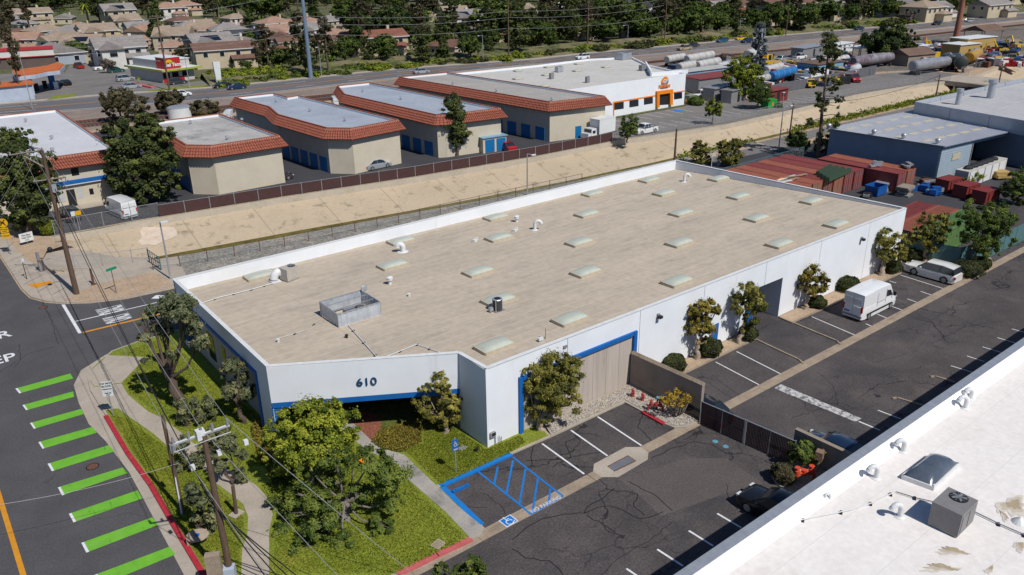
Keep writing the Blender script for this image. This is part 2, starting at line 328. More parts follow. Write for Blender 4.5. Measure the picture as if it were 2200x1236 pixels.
# corner block: lawn, kerb
B1 = kx[:1]+kx[1:]+[(10.4, 68.9), (12.9, 69.45), (15.4, 69.45), (100, 69.45), (100, 50), (31.2, 37)]+GL([(1185, 940), (1097.5, 978.5), (946, 1047), (1034, 1130), (1041, 1138), (1033, 1152), (1012, 1161), (940, 1195), (855, 1237)])+[(18.5, 27), (15, 20)]
block('lawn', B1, .13, grass)
rk = kx[1:7]
for i in range(4):
    a, b = rk[i], rk[i+1]
    MB().beam(a, b, .3, 0, .142, ext=.02).build('red_kerb', redp, kind='structure')
a = G(437, 1236); MB().beam((a[0]+.05, 28), a, .3, 0, .142).build('red_kerb', redp, kind='structure')
for p, q, m in (((1012, 1161), (940, 1195), red2), ((940, 1195), (855, 1237), red2), ((946, 1047), (1097.5, 978.5), bluep), ((950, 1049), (1034, 1130), bluep)):
    MB().beam(G(*p), G(*q), .36, 0, .143, ext=.03).build('painted_kerb', m, kind='structure')
# the other corner across the side street
NW = [(6.65, 130), (6.65, 101.8), (6.85, 89.7), (7.15, 86.7), (8.15, 84.5), (9.45, 83), (11.5, 81.55), (14.45, 80.35), (18.7, 80.05), (118, 80.05), (118, 82.6), (98, 82.7), (83, 83.2), (70, 83.8), (61, 84.4), (48, 86), (41, 86.8), (33, 87.6), (22, 89.1), (18, 90.1), (14, 91), (10, 91.9), (10, 106.2), (10, 130)]
MB().prism(NW, 0, .12).build('kerb', conc, kind='structure')
c = GL([(27, 570), (45, 610), (66, 634), (98, 643), (130, 645), (160, 632), (195, 615), (262, 598), (330, 584), (345, 560), (91, 588)], .124)
sheet('dirt_verge', GL([(134, 646), (163, 631), (196, 615), (262, 598), (330, 585), (362, 600), (368, 616), (272, 638), (194, 648)], .124), .124, dirt)
sheet('canal_verge', [(21, 82.6), (60, 81.3), (118, 81.2), (118, 82.5), (98, 82.65), (83, 83.1), (61, 84.3), (41, 86.7), (22, 89)], .128, gravelg)
ribbon('dirt_verge', [(22, 80.9), (60, 80.8), (117, 80.8)], 1.4, .132, dirt, kind='structure')
for i, (a, b) in enumerate(zip(GL([(6, 540), (22, 560), (38, 584), (54, 610), (80, 628), (112, 634)], .12), GL([(30, 520), (52, 548), (70, 570), (92, 590), (118, 606), (140, 618)], .12))):
    ribbon('pavement_joint', [a, b], .05, .127, dark, kind='structure')
sheet('kerb_ramp_marking', GL([(58, 612), (110, 603), (113, 608), (78, 619)], .128), .128, yellp)
sheet('dirt_verge', [(6.9, 130), (8.6, 100), (9.9, 92.6), (10, 130)], .125, dirt)
sheet('dirt_verge', GL([(20, 512), (60, 505), (118, 512), (160, 520), (100, 540), (90, 560), (86, 572), (60, 540)], .129), .129, dirt)
# curving pavement and entrance walk, slab by slab
def strip(name, L_, R_, z, th, m, parent):
    a, b = GL(L_, z), GL(R_, z)
    for i in range(len(a)-1):
        q = [a[i], a[i+1], b[i+1], b[i]]; cx = sum(p[0] for p in q)/4; cy = sum(p[1] for p in q)/4
        q = [(cx+(p[0]-cx)*.992, cy+(p[1]-cy)*.992) for p in q]
        MB().prism(q, z-th, z).build(name, m, parent)
pv = thing('pavement', None, None, (7, 45, 0)); pv['kind'] = 'structure'
MB().prism(GL([(192, 815), (196, 841), (228, 881), (253, 877), (275, 848), (261, 824), (202, 832)], .15), .1, .15).build('slab', conc, pv)
MB().prism(GL([(192, 813), (202, 830), (261, 822), (313, 768), (229, 763), (224, 771), (199, 793)], .15), .1, .15).build('slab', conc, pv)
strip('slab', [(253, 877), (278, 896), (304, 914), (330, 932), (360, 959), (397, 985), (434, 1003), (465, 1039), (495, 1061), (522, 1083), (533, 1111), (531, 1149), (520, 1179), (518, 1236), (520, 1290)],
      [(275, 848), (294, 864), (318, 884), (344, 896), (393, 932), (430, 965), (468, 998), (503, 1014), (550, 1042), (578, 1072), (586, 1105), (578, 1144), (578, 1180), (578, 1236), (582, 1290)], .15, .05, conc, pv)
pv = thing('entrance_walk', None, None, (24, 34, 0)); pv['kind'] = 'structure'
strip('slab', [(665, 880), (740, 929), (789, 967.5), (855, 998), (874.6, 1028), (916, 1063.8), (957, 1099.6), (1001, 1146), (1010, 1157)],
      [(715, 868), (764.6, 914), (814, 962), (869, 977), (907.6, 1014.3), (944, 1048.7), (982, 1085.8), (1032, 1127), (1037, 1140)], .15, .05, walk, pv)
mulch = mat('red_bark_mulch', (.28, .1, .06), (.16, .055, .035), 6, 1, .8, 20, fine=(12, .4))
sheet('mulch_bed', GL([(764, 912), (800, 955), (816, 925), (822, 895), (700, 860)], .15), .147, mulch)
bed = mat('ground_cover', (.12, .13, .02), (.05, .07, .012), 2, 1, .9, 12, stain=[((.3, .27, .03), 2.5, .6, .7)], fine=(8, .5))
sheet('planting_bed', GL([(816, 925), (822, 895), (905, 905), (905, 950), (870, 960), (862, 972), (818, 962), (800, 950)], .15), .143, bed)
sheet('planting_bed', GL([(560, 905), (700, 895), (780, 990), (700, 1035), (590, 1045), (560, 980)], .15), .143, bed)
# front car park
lotp = sheet('parking_lot', [(8, -30), (150, -30), (150, 36.95), (10, 36.95)], .012, lot)
for pts in ([(1330, 1030), (1370, 1062), (1420, 1110), (1560, 1060), (1640, 1040), (1560, 985), (1480, 985)],):
    sheet('asphalt_patch', GL(pts), .016, mat('patched_asphalt', (.1, .084, .08), (.078, .067, .065), .3, .9, .1, 20, fine=(8, .2)), lotp)
gv = thing('valley_gutter', None, None, (60, 30, 0)); gv['kind'] = 'structure'
x = 12.0
while x < 118:
    if not 29 < x < 34.6:
        MB().prism([(x, 29.8), (x+4.44, 29.8), (x+4.44, 30.62), (x, 30.62)], .0, .024).build('gutter_slab', concg, gv)
    x += 4.46
for a_, b_ in ((29.86, 30.6), (33.7, 38.74)): MB().prism([(a_, 29.8), (b_, 29.8), (b_, 30.62), (a_, 30.62)], .0, .0245).build('gutter_slab', concg, gv)
pad = GL([(1343.5, 961.5), (1376.5, 961.5), (1393, 973), (1391.6, 988), (1328, 1025.8), (1292.6, 1025.8), (1274, 1014), (1276, 997.8)])
MB().prism(pad, 0, .03).build('drain_pad', conc, gv)
g = thing('drain_grate', 'steel storm drain grate set in the pale octagonal concrete pad', 'drain', (*G(1336, 1002)[:2], .03))
q = GL([(1306, 1003), (1349, 980), (1365.5, 991), (1320, 1013)], .03)
MB().prism(q, .03, .036).build('sump', dark, g)
for i in range(19):
    t = (i+.5)/19; a = [q[0][k]*(1-t)+q[1][k]*t for k in (0, 1)]; b = [q[3][k]*(1-t)+q[2][k]*t for k in (0, 1)]
    MB().beam(a, b, .05, .037, .06).build('bar', galv, g)
MB().beam(q[0], q[1], .07, .037, .07).beam(q[3], q[2], .07, .037, .07).beam(q[1], q[2], .07, .037, .069).build('rim', rust, g)
def pl(p0, p1, w=.1, m=whitep, z=.02, name='parking_line', parent=None):
    return ribbon(name, GL([p0, p1]), w, z, m, parent or lotp)
for l in ((1284, 896, 1378, 958), (1226.5, 925, 1305, 980), (1164.6, 953.8, 1255, 1019), (1537.4, 778.3, 1632, 828), (1582.8, 756, 1679, 805), (1744, 681, 1840, 722), (1860, 696.3, 1878, 704), (1884.7, 675.7, 1911, 686.7), (1916, 659, 1944, 668.8), (1949, 642.6, 1975.5, 652.3), (1978, 626.7, 2006.6, 636.3), (1935, 591.6, 2033, 622.7), (1911, 604, 1925, 608.5),
          (1346, 1222.4, 1370, 1239), (1412, 1181, 1467, 1216.6), (1480, 1141, 1532, 1173.7), (1541, 1104, 1592.5, 1134.6), (1886, 882, 1935, 900.5), (1845, 906, 1890, 925), (1791, 939, 1845, 962), (2173.6, 707.2, 2210, 717), (2143, 726, 2190, 740.5), (2111, 745.8, 2160, 760.5), (2077.5, 765.4, 2115, 777.5), (2042.8, 786.4, 2090, 801)):
    pl(l[:2], l[2:], .1 if l[0] > 1400 and l[1] < 900 else .13)
MB().poly(GL([(1663, 834.6), (1677.7, 826.2), (1851, 899.8), (1837.6, 907)]), .02).build('worn_paint_band', wornp, lotp)
for l in ((1624, 730.5, 1715.6, 773.6), (1715.6, 773.6, 1725, 782), (1677.7, 684, 1797.6, 733.6), (1797.6, 733.6, 1805, 741), (2008, 809.6, 2050, 822), (2008, 809.6, 2000, 811), (1927, 856, 1985, 873.5), (1927, 856, 1918, 857)):
    MB().beam(G(*l[:2]), G(*l[2:]), .15, 0, .1, ext=.04).build('parking_kerb', concg, kind='structure')
# accessible stall in blue
zz = .02
for l in ((1027, 1014, 1119, 1087), (1119, 1087, 1140, 1106), (1102, 983, 1183, 1047), (1183, 1047, 1210, 1067), (1140, 1106, 1210, 1067), (1069.5, 1004, 1061.5, 1041), (1102, 990, 1088, 1061), (1129, 1008, 1116, 1083), (1155.5, 1029, 1144, 1100), (1182, 1051, 1179, 1084)):
    l2 = [(l[0], l[1]), (l[2], l[3])]
    zz += .0008; pl(l2[0], l2[1], .13, bluep, .026+zz-.02, 'blue_line')
def text(name, body, loc, size, rot, m, parent=None, depth=.002, sx=1, sy=1, align='CENTER', bold=0, **kw):
    c = bpy.data.curves.new(name, 'FONT'); c.body = body; c.size = size; c.align_x = align; c.align_y = 'CENTER'; c.extrude = depth; c.offset = bold
    c.resolution_u = 3
    t = bpy.data.objects.new(name, c); COL.objects.link(t); dg = bpy.context.evaluated_depsgraph_get(); dg.update()
    me = bpy.data.meshes.new_from_object(t.evaluated_get(dg)); bpy.data.objects.remove(t); me.materials.clear(); me.materials.append(m)
    R = rot.to_4x4() if isinstance(rot, Matrix) else Matrix.Rotation(rot, 4, 'Z')
    me.transform(Matrix.Translation(loc) @ R @ Matrix.Diagonal((sx, sy, 1, 1)))
    o = bpy.data.objects.new(name, me); COL.objects.link(o); putchild(o, parent); return tags(o, **kw)
a = G(1178, 1083); text('painted_lettering', 'NO PARKING', (a[0]-.15, a[1]+.03, .034), .42, 0, whitep, lotp, sx=.92)
# wheelchair emblem
MB().poly(GL([(1071, 1120), (1096, 1106), (1114, 1120), (1089, 1134)]), .0265).build('emblem_border', whitep, lotp)
q = GL([(1071, 1120), (1096, 1106), (1114, 1120), (1089, 1134)]); cx = sum(p[0] for p in q)/4; cy = sum(p[1] for p in q)/4
MB().poly([(cx+(p[0]-cx)*.86, cy+(p[1]-cy)*.86) for p in q], .0275).build('emblem_field', bluep, lotp)
def wheelchair(cx, cy, z, s, m, parent, R=Matrix.Identity(3), name='wheelchair_emblem'):
    def rib(mb, pts, w):
        a = offline(pts, w/2); b = offline(pts, -w/2); n = len(pts)
        mb.add([(p[0], p[1], 0) for p in a]+[(p[0], p[1], 0) for p in b], [(n+i, n+i+1, i+1, i) for i in range(n-1)])
    mb = MB(); arc = [(.02+.36*math.cos(t), -.18+.36*math.sin(t)) for t in np.linspace(math.radians(110), math.radians(370), 16)]
    rib(mb, arc, .1); rib(mb, [(-.1, .5), (-.05, .05), (.25, .05), (.42, -.35), (.56, -.3)], .11); rib(mb, [(-.08, .25), (.25, .25)], .09)
    mb.add([(-.12+.1*math.cos(t), .62+.1*math.sin(t), 0) for t in np.linspace(0, 2*math.pi, 11)[:-1]], [tuple(range(10))])
    mb.v = [tuple(Vector((cx, cy, z))+R@Vector((v[0]*s, v[1]*s, 0))) for v in mb.v]
    return mb.build(name, m, parent)
wheelchair(cx, cy, .0285, .62, whitep, lotp)
# crack sealant, traced and wandering
def crackline(p, seed, parent, w=.05, m=None, z=.0165):
    r = random.Random(seed); P = GL(p); out = []
    for i in range(len(P)-1):
        a, b = P[i], P[i+1]; L_ = math.hypot(b[0]-a[0], b[1]-a[1]); k = max(2, int(L_/.35))
        for j in range(k):
            t = j/k; s = .09 if j else 0
            out.append((a[0]+(b[0]-a[0])*t+r.uniform(-s, s), a[1]+(b[1]-a[1])*t+r.uniform(-s, s)))
    out.append(P[-1]); return ribbon('crack_seal', out, w, z, m or tar, parent)
tar = mat('crack_tar', (.014, .014, .016), None, 3, .75)
for i, p in enumerate(([(1100, 1160), (1130, 1135), (1165, 1115), (1200, 1108), (1255, 1103), (1262, 1090), (1290, 1075), (1320, 1050)], [(1255, 1103), (1280, 1092), (1310, 1088), (1340, 1098), (1372, 1115), (1395, 1112), (1425, 1100)], [(1262, 1108), (1300, 1130), (1322, 1145)], [(1350, 1035), (1400, 1060), (1445, 1098)], [(1300, 1050), (1370, 1062), (1362, 1090), (1385, 1108)],
                       [(1186, 1005), (1225, 985), (1215, 950), (1240, 940)], [(1130, 990), (1200, 988), (1250, 978), (1290, 972)], [(1140, 1005), (1145, 960), (1160, 945)], [(1400, 985), (1440, 965), (1490, 950), (1530, 955), (1560, 975)], [(1480, 900), (1505, 925), (1470, 945)], [(1360, 980), (1400, 950), (1370, 915), (1380, 890)],
                       [(1100, 1180), (1130, 1200), (1180, 1205), (1210, 1236)], [(1290, 1236), (1330, 1200), (1400, 1160), (1445, 1120)], [(1040, 1060), (1075, 1085), (1090, 1110)], [(970, 1080), (1010, 1090), (1050, 1092)], [(1755, 800), (1790, 830), (1800, 870), (1850, 900)], [(1840, 760), (1880, 780), (1950, 760)], [(1560, 1040), (1562, 1075), (1585, 1095)], [(1520, 820), (1560, 850), (1600, 870)], [(1500, 812), (1540, 815), (1590, 850)], [(1700, 900), (1760, 880), (1800, 845)], [(1900, 720), (1980, 700), (2050, 660), (2120, 640)], [(2000, 740), (2080, 700), (2160, 690)], [(1930, 650), (2000, 690), (2040, 740)])):
    crackline(p, i, lotp, .07 if i < 12 else .04)
for i, p in enumerate(([(125, 740), (110, 690), (90, 650)], [(0, 800), (60, 760), (120, 745)], [(30, 790), (45, 770), (40, 740)])): crackline(p, 50+i, road, .04, M_['street_asphalt'] and tar, .009)
# green crossing bars
for q in (((33, 835.5), (41.5, 845.8), (157.4, 813.5), (151, 803)), ((48.2, 871), (56.4, 882), (159, 853), (157.4, 841.5)), ((64.6, 909.5), (73, 921.9), (180, 890), (174.7, 879)), ((82.5, 950.5), (91.3, 964.8), (207.7, 930.4), (199.4, 917.5)), ((102.3, 997), (111.4, 1013), (245.7, 970.3), (233.8, 957)), ((124.3, 1047.9), (133.4, 1065), (273.7, 1017), (264, 1004.7)), ((148, 1104.5), (158, 1123), (305.4, 1071.5), (295.7, 1054)), ((174.7, 1167), (185.7, 1188), (339.8, 1128.5), (327.4, 1112)), ((203, 1236), (215, 1259), (377, 1191.7), (364.5, 1175))):
    P = GL(q); e = .04
    l1 = lambda a, b, t: (a[0]+(b[0]-a[0])*t, a[1]+(b[1]-a[1])*t)
    MB().poly([l1(P[0], P[3], e), l1(P[1], P[2], e), P[2], P[3]], .013).build('green_bar', greenp, road)
    MB().poly([P[0], P[1], l1(P[1], P[2], e-.002), l1(P[0], P[3], e-.002)], .013).build('bar_tip', whitep, road)
ribbon('yellow_line', [(-.15, 72), (-.15, 52), (-.22, 20)], .28, .012, yellp, road)
a, b = G(33, 775), G(10, 765); text('painted_lettering', 'KEEP', (G(36, 770)[0], G(20, 769)[1], .012), 2.3, 0, whitep, road, align='RIGHT', sx=.8, bold=.03)
text('painted_lettering', 'CLEAR', (G(24, 718)[0], G(15, 718)[1], .012), 2.3, 0, whitep, road, align='RIGHT', sx=.8, bold=.03)
MB().poly(GL([(132, 655), (139.4, 654.6), (175.7, 715.7), (168.5, 717)]), .012).build('stop_bar', whitep, road)
ribbon('white_line', GL([(162, 691), (338, 650), (372, 643)])+[(60, 74.9)], .14, .0125, whitep, road)
ribbon('yellow_line', GL([(178, 714.8), (316.5, 681.4), (378, 667)])+[(60, 72.9)], .3, .0128, yellp, road)
MB().poly(GL([(325, 642), (335, 634.8), (356, 634.6), (346, 638), (371, 635), (371, 639), (346, 642)]), .012).build('arrow_marking', whitep, road)
for bx in ((209.7, 654.6, 270, 676), (224, 672, 287, 695)):
    cx_, cy_, _ = G((bx[0]+bx[2])/2, (bx[1]+bx[3])/2)
    text('painted_lettering', 'ONLY', (cx_, cy_, .012), 1., math.radians(90), whitep, road, sx=.62, sy=3.1, bold=.025)
mh = thing('manhole_cover', 'round iron manhole cover between the green crossing bars', 'manhole cover', (*G(199, 1003)[:2], .012))
MB().cyl(*G(199, 1003)[:2], .005, .014, .42, n=20).build('rim', dark, mh); MB().cyl(*G(199, 1003)[:2], .014, .018, .34, n=20).build('lid', rust, mh)
mh = thing('manhole_cover', 'flat round manhole cover by the far street corner left of the stop bar', 'manhole cover', (*G(93, 661)[:2], .012))
MB().cyl(*G(93, 661)[:2], .005, .014, .4, n=20).build('rim', dark, mh); MB().cyl(*G(93, 661)[:2], .014, .018, .33, n=20).build('lid', rust, mh)
for i, (px, py) in enumerate(((1537, 949), (1559, 960))):
    c_ = G(px, py); t = thing('manhole_cover', ['light blue painted utility cover nearer the gravel bed, one of two by the gate', 'light blue painted utility cover nearer the gate, one of two'][i], 'utility cover', (c_[0], c_[1], .018))
    MB().cyl(c_[0], c_[1], .012, .02, .2, n=16).build('lid', mat('light_blue_paint_%d' % i, (.12, .35, .45), (.06, .18, .24), 6, .7), t)
# gravel bed, planters
pebble = mat('pebble_bed', (.42, .38, .33), (.2, .175, .15), 5, .95, 1, 14, fine=(11, .5))
B2 = [(31.6, 36.98), (31.2, 36.0)]+GL([(1185, 940), (1342, 866.8), (1380.6, 887.5), (1427, 913.6), (1449, 921.9), (1475, 921), (1499, 910)])+[(40.45, 30.3), (40.35, 36.98)]
block('gravel_bed', B2, .13, pebble)
MB().beam(G(1380.6, 887.5), G(1427, 913.6), .3, 0, .142).build('red_kerb', redp, kind='structure')
pts = np.array(offset(B2, .2)); st = MB(); r = random.Random(3)
def inpoly(x, y, P):
    c = False; n = len(P)
    for i in range(n):
        x1, y1 = P[i]; x2, y2 = P[(i+1) % n]
        if (y1 > y) != (y2 > y) and x < (x2-x1)*(y-y1)/(y2-y1)+x1: c = not c
    return c
sm = [mat('pale_pebble', (.5, .46, .41), (.3, .27, .24), 4, .9), mat('tan_pebble', (.34, .27, .2), None, 4, .9)]
k = 0
while k < 4200:
    x, y = r.uniform(31, 41), r.uniform(29.8, 37)
    if not inpoly(x, y, pts): continue
    s = r.uniform(.035, .085); a = r.uniform(0, 3); k += 1
    V = [(x+s*math.cos(a+i*1.571)*r.uniform(.7, 1.2), y+s*math.sin(a+i*1.571)*r.uniform(.7, 1.2), .14+s*.3) for i in range(4)]+[(x, y, .135+s*r.uniform(.8, 1.3))]
    st.add(V, [(0, 1, 4), (1, 2, 4), (2, 3, 4), (3, 0, 4)], 0 if r.random() < .75 else 1)
st.build('pebbles', sm, kind='stuff')
B3 = [(40.75, 36.98), (40.75, 34.9)]+GL([(1467.3, 806.2), (1624, 730.5)])+[(54.2, 36.98)]
block('planter_strip', B3, .12, dirt, concg)
B4 = [(59.7, 36.98)]+GL([(1676, 685), (1702, 696), (1891, 610), (1936, 588.5)])+[(82, 36.98)]
block('planter_strip', B4, .12, dirt, concg)
B5 = GL([(1946, 572), (1960, 577), (2062, 603), (2085, 601), (2137, 574), (2128, 555), (2058, 577), (1950, 535)])
block('planter_strip', B5, .12, dirt, concg)
B6 = GL([(1655, 1020), (1668, 1042), (1692, 1060), (1730, 1072), (1850, 1025), (1800, 980), (1708, 984)])
block('hedge_bed', B6, .12, dirt, conc)
# back of the site: storage yard, railway, main road
YS = [(12.6, 106.7)]+[(s[0], s[1]+.4) for s in SEC[3:8]]+[(102, 150), (100, 166), (40, 170), (-40, 174), (-40, 114), (8, 110)]
sheet('storage_yard', YS, .006, yard)
sheet('rear_parking', [(102, 99.3), (127, 95.5), (150, 96), (178, 97.3), (204, 95.3), (213, 93), (226, 93), (226, 108)]+GL([(1985, 152), (1880, 160), (1740, 188), (1655, 206), (1600, 216), (1478, 222)])+[(102, 116)], .012, greylot); sheet('service_road', GL([(1480, 355), (1600, 313), (1740, 281), (1975, 226), (1992, 234), (1800, 278), (1691, 316), (1600, 336), (1545, 356)]), .0145, greylot)
sheet('works_yard', [(137, 116), (160, 112), (204, 118), (226, 108), (340, 98), (420, 140), (330, 148), (240, 158), (152, 163), (147, 145)], .007, mat('works_yard_ground', (.17, .145, .12), (.12, .105, .09), .1, 1, stain=[((.05, .045, .04), .15, .53, .8)], fine=(1, .3)))
sheet('railway_bed', GL([(-60, 256), (137, 241), (314, 226), (509, 211), (852, 170), (1100, 145), (1315, 127), (1601, 98), (1864, 77.5), (2240, 42), (2240, 60), (1960, 92), (1641, 124), (1400, 148), (980, 180), (640, 224), (440, 248), (160, 285), (-60, 300)]), .005, ballast)
U = GL([(-80, 233), (0, 225.6), (222, 206.3), (457, 190), (600, 176), (852, 150), (1150, 128.5), (1279, 114.3), (1499, 95), (1700, 75.6), (1957, 53.6), (2103, 39.5), (2260, 22)])
D = GL([(-80, 257), (0, 249), (214, 233.8), (509, 209), (650, 192), (852, 168), (1100, 143), (1314.6, 125.5), (1496, 108.3), (1700, 90), (1960, 66), (2103, 52.5), (2260, 37)])
fr = MB(); n = len(U); fr.add([(p[0], p[1], .012) for p in U+D], [(n+i, n+i+1, i+1, i) for i in range(n-1)]); fr = fr.build('main_road', farroad, kind='structure')
mid = lambda t: [(U[i][0]*(1-t)+D[i][0]*t, U[i][1]*(1-t)+D[i][1]*t) for i in range(n)]
for t, w, m in ((.47, .22, yellp), (.51, .22, yellp), (.93, .3, whitep), (.05, .15, whitep)): ribbon('road_line', mid(t), w, .03, m, fr)
for t in (.27, .72):
    P = mid(t); dd = MB()
    for i in range(n-1):
        L_ = math.hypot(P[i+1][0]-P[i][0], P[i+1][1]-P[i][1]); k = int(L_/12)
        for j in range(k):
            a = [P[i][q]+(P[i+1][q]-P[i][q])*(j/k) for q in (0, 1)]; b = [P[i][q]+(P[i+1][q]-P[i][q])*((j+.35)/k) for q in (0, 1)]
            o2 = offline([a, b], .1); o3 = offline([a, b], -.1); dd.add([(*o3[0], .03), (*o3[1], .03), (*o2[1], .03), (*o2[0], .03)], [(0, 1, 2, 3)])
    dd.build('lane_dashes', whitep, fr)
nn = offline(U, 1.6); ribbon('far_pavement', nn, 3.0, .05, conc, kind='structure')
ribbon('road_kerb', offline(D, -.3), .6, .05, conc, kind='structure')
rp = GL([(-60, 280), (165, 264), (300, 250), (457, 234), (560, 222), (643, 212.5), (726, 204), (1000, 176), (1416, 132.5), (1641, 112.5), (1864, 89.4), (1960, 78.4), (2200, 53.6), (2260, 47)])
tie = mat('railway_ties', (.06, .035, .028), (.035, .022, .02), .6, 1, st=(1, 1, 1))
for off in (0, -4.6):
    if off: rq = offline(rp[:7], off)
    else: rq = rp
    tb = ribbon('ballast_shoulder', rq, 4.2, .02, mat('dark_ballast%d' % (off < 0), (.14, .11, .1), (.1, .078, .07), .5, 1), kind='structure')
    mbt = MB()
    for i in range(len(rq)-1):
        L_ = math.hypot(rq[i+1][0]-rq[i][0], rq[i+1][1]-rq[i][1]); k = int(L_/.75); u = ((rq[i+1][0]-rq[i][0])/L_, (rq[i+1][1]-rq[i][1])/L_)
        for j in range(k):
            c = (rq[i][0]+u[0]*.75*j, rq[i][1]+u[1]*.75*j); mbt.box(c[0], c[1], .03, .26, 2.6, .12, math.atan2(u[1], u[0]))
    mbt.build('railway_ties', tie, kind='stuff')
    for sgn in (-.75, .75):
        P = offline(rq, sgn); m2 = MB()
        for i in range(len(P)-1): m2.beam(P[i], P[i+1], .1, .15, .3)
        m2.build('rail', rust, kind='structure')
resg = mat('neighbourhood_ground', (.07, .085, .025), (.12, .11, .06), .03, 1, stain=[((.2, .17, .13), .06, .6, .6), ((.08, .08, .08), .05, .58, .8)], fine=(.8, .3))
sheet('neighbourhood_ground', offline(U, 3.2)+[(1150, 400), (1150, 1850), (-280, 1850), (-280, 260)], .006, resg)
# ---------------- main building ----------------
MBd = thing('warehouse_building', 'long low white warehouse with 610 on its angled front and a flat tan roof', 'building', (48, 50, 0))
FX0, FX1, FY, BY, LX = 26.7, 80.9, 37.0, 66.3, 15.75
CA, CB, CC = (LX, 46.5), (26.65, 40.05), (26.7, 37.0)
TZ = 6.1
yr = lambda y: 5.95-(y-37)/29.3*.95                         # the roof falls towards the back
rp_ = [(LX+.2, BY-.2), (LX+.2, 46.6), (26.78, 40.2), (26.9, 37.2), (FX1-.2, 37.2), (FX1-2.2, BY-.2)]
MB().poly([(x, y, yr(y)) for x, y in rp_]).build('roof', roofm, MBd)
def wallseg(a, b, z0, z1, th=.2, name='wall_panel', m=white, ext=0): return MB().beam(a, b, th, z0, z1, ext=ext).build(name, m, MBd)
# front wall, one tilt-up panel after the other
jx = [FX0-.1, 33.8]+[GW(px, py, CC, (80, 37))[0] for px, py in ((1376.5, 666), (1514.8, 616.5), (1648, 565), (1765, 525.6), (1869.6, 484))]+[FX1]
dx0, dx1, dz = 54.6, 59.67, GW(1681, 597, CC, (80, 37))[2]
bx0, bx1 = GW(1114, 860, CC, (80, 37))[0], GW(1365, 740, CC, (80, 37))[0]; bz = GW(1362, 719, CC, (80, 37))[2]
for i in range(len(jx)-1):
    a, b = jx[i]+.02, jx[i+1]-.02
    cuts = sorted({a, b}|{c for c in (bx0, bx1, dx0, dx1) if a < c < b})
    bm = MB()
    for c0, c1 in zip(cuts, cuts[1:]):
        m_ = (c0+c1)/2; z0 = bz if bx0 < m_ < bx1 else dz if dx0 < m_ < dx1 else 0
        bm.box(m_, FY+.1, z0, c1-c0, .2, TZ-z0)
    bm.build('wall_panel', white, MBd)
MB().box((FX0+FX1)/2, FY+.23, dz+.3, FX1-FX0-.5, .06, TZ-.5-dz-.3).build('joint_backing', metalg, MBd)
for bx in range(8):                                          # board-marked concrete, panel by panel
    w_ = (bx1-bx0-.6)/8; MB().box(bx0+.3+w_*(bx+.5), FY+.13, 0, w_-.02, .14, bz-.15).build('concrete_panel', board, MBd)
MB().box(bx0+.15, FY-.02, 0, .34, .3, bz+.3).build('blue_frame', bluew, MBd); MB().box(bx1-.15, FY-.02, 0, .34, .3, bz+.3).build('blue_frame', bluew, MBd)
MB().box((bx0+bx1)/2, FY-.02, bz, bx1-bx0-.7, .3, .3).build('blue_frame', bluew, MBd)
MB().box(dx1+.1, FY+4.2, 0, .2, 8.0, dz+.2).build('dock_wall', white, MBd); MB().box(dx0-.1, FY+4.2, 0, .2, 8, dz+.2).build('dock_wall', white, MBd)
MB().box((dx0+dx1)/2, FY+8.2, 0, dx1-dx0, .2, dz+.2).build('dock_wall', metalg, MBd); MB().box((dx0+dx1)/2, FY+4.2, dz+.2, dx1-dx0+.4, 8, .15).build('dock_ceiling', white, MBd)
sheet('dock_floor', [(dx0, FY-.1), (dx1, FY-.1), (dx1, FY+8), (dx0, FY+8)], .02, lot, MBd)
for px, py, w_ in ((1532, 742, .95), (1607, 700, .9)):
    x_ = GW(px, py, CC, (80, 37))[0]; d_ = MB().box(x_, FY-.015, .02, w_, .05, 2.1).build('door', bluew, MBd); MB().box(x_+.35, FY-.06, 1, .05, .05, .12).build('handle', metalg, d_)
# angled entrance front: deep fascia over a dark recess
def lp(a, b, t): return (a[0]+(b[0]-a[0])*t, a[1]+(b[1]-a[1])*t)
fz0 = GW(885, 852, CA, CB)[2]; fz1 = GW(885, 841, CA, CB)[2]
wallseg(CA, CB, fz1, TZ, .25); wallseg(lp(CA, CB, .003), lp(CA, CB, .997), fz0, fz1-.003, .26, 'blue_band', bluew)
wallseg(CB, CC, 0, TZ, .2, ext=.05)
nx, ny = .51, .86
rc = [CA, CB, (CB[0]-.4, CB[1]+9), (CA[0]+2.5, CA[1]+7)]
MB().poly(rc, fz0+.05).build('entrance_ceiling', metalg, MBd)
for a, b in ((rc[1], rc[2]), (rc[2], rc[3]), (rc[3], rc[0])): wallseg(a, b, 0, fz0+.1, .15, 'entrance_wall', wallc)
ew = (rc[2], rc[3])
for i in range(6):
    a, b = lp(*ew, .08+i*.14), lp(*ew, .2+i*.14); o2 = lambda p: (p[0]-.06, p[1]-.1)
    g_ = MB().beam(o2(a), o2(b), .06, .05, 2.5).build('entrance_glass', glass, MBd); MB().beam(o2(a), o2(b), .12, 2.5, 2.62).build('frame', metalg, g_)
sheet('entrance_floor', [lp(CA, CB, .02), lp(CA, CB, .98), rc[2], rc[3]], .145, bed, MBd)
MB().box(LX+.35, 46.5, 0, .7, .5, fz0, -.53).build('pier', bluew, MBd)
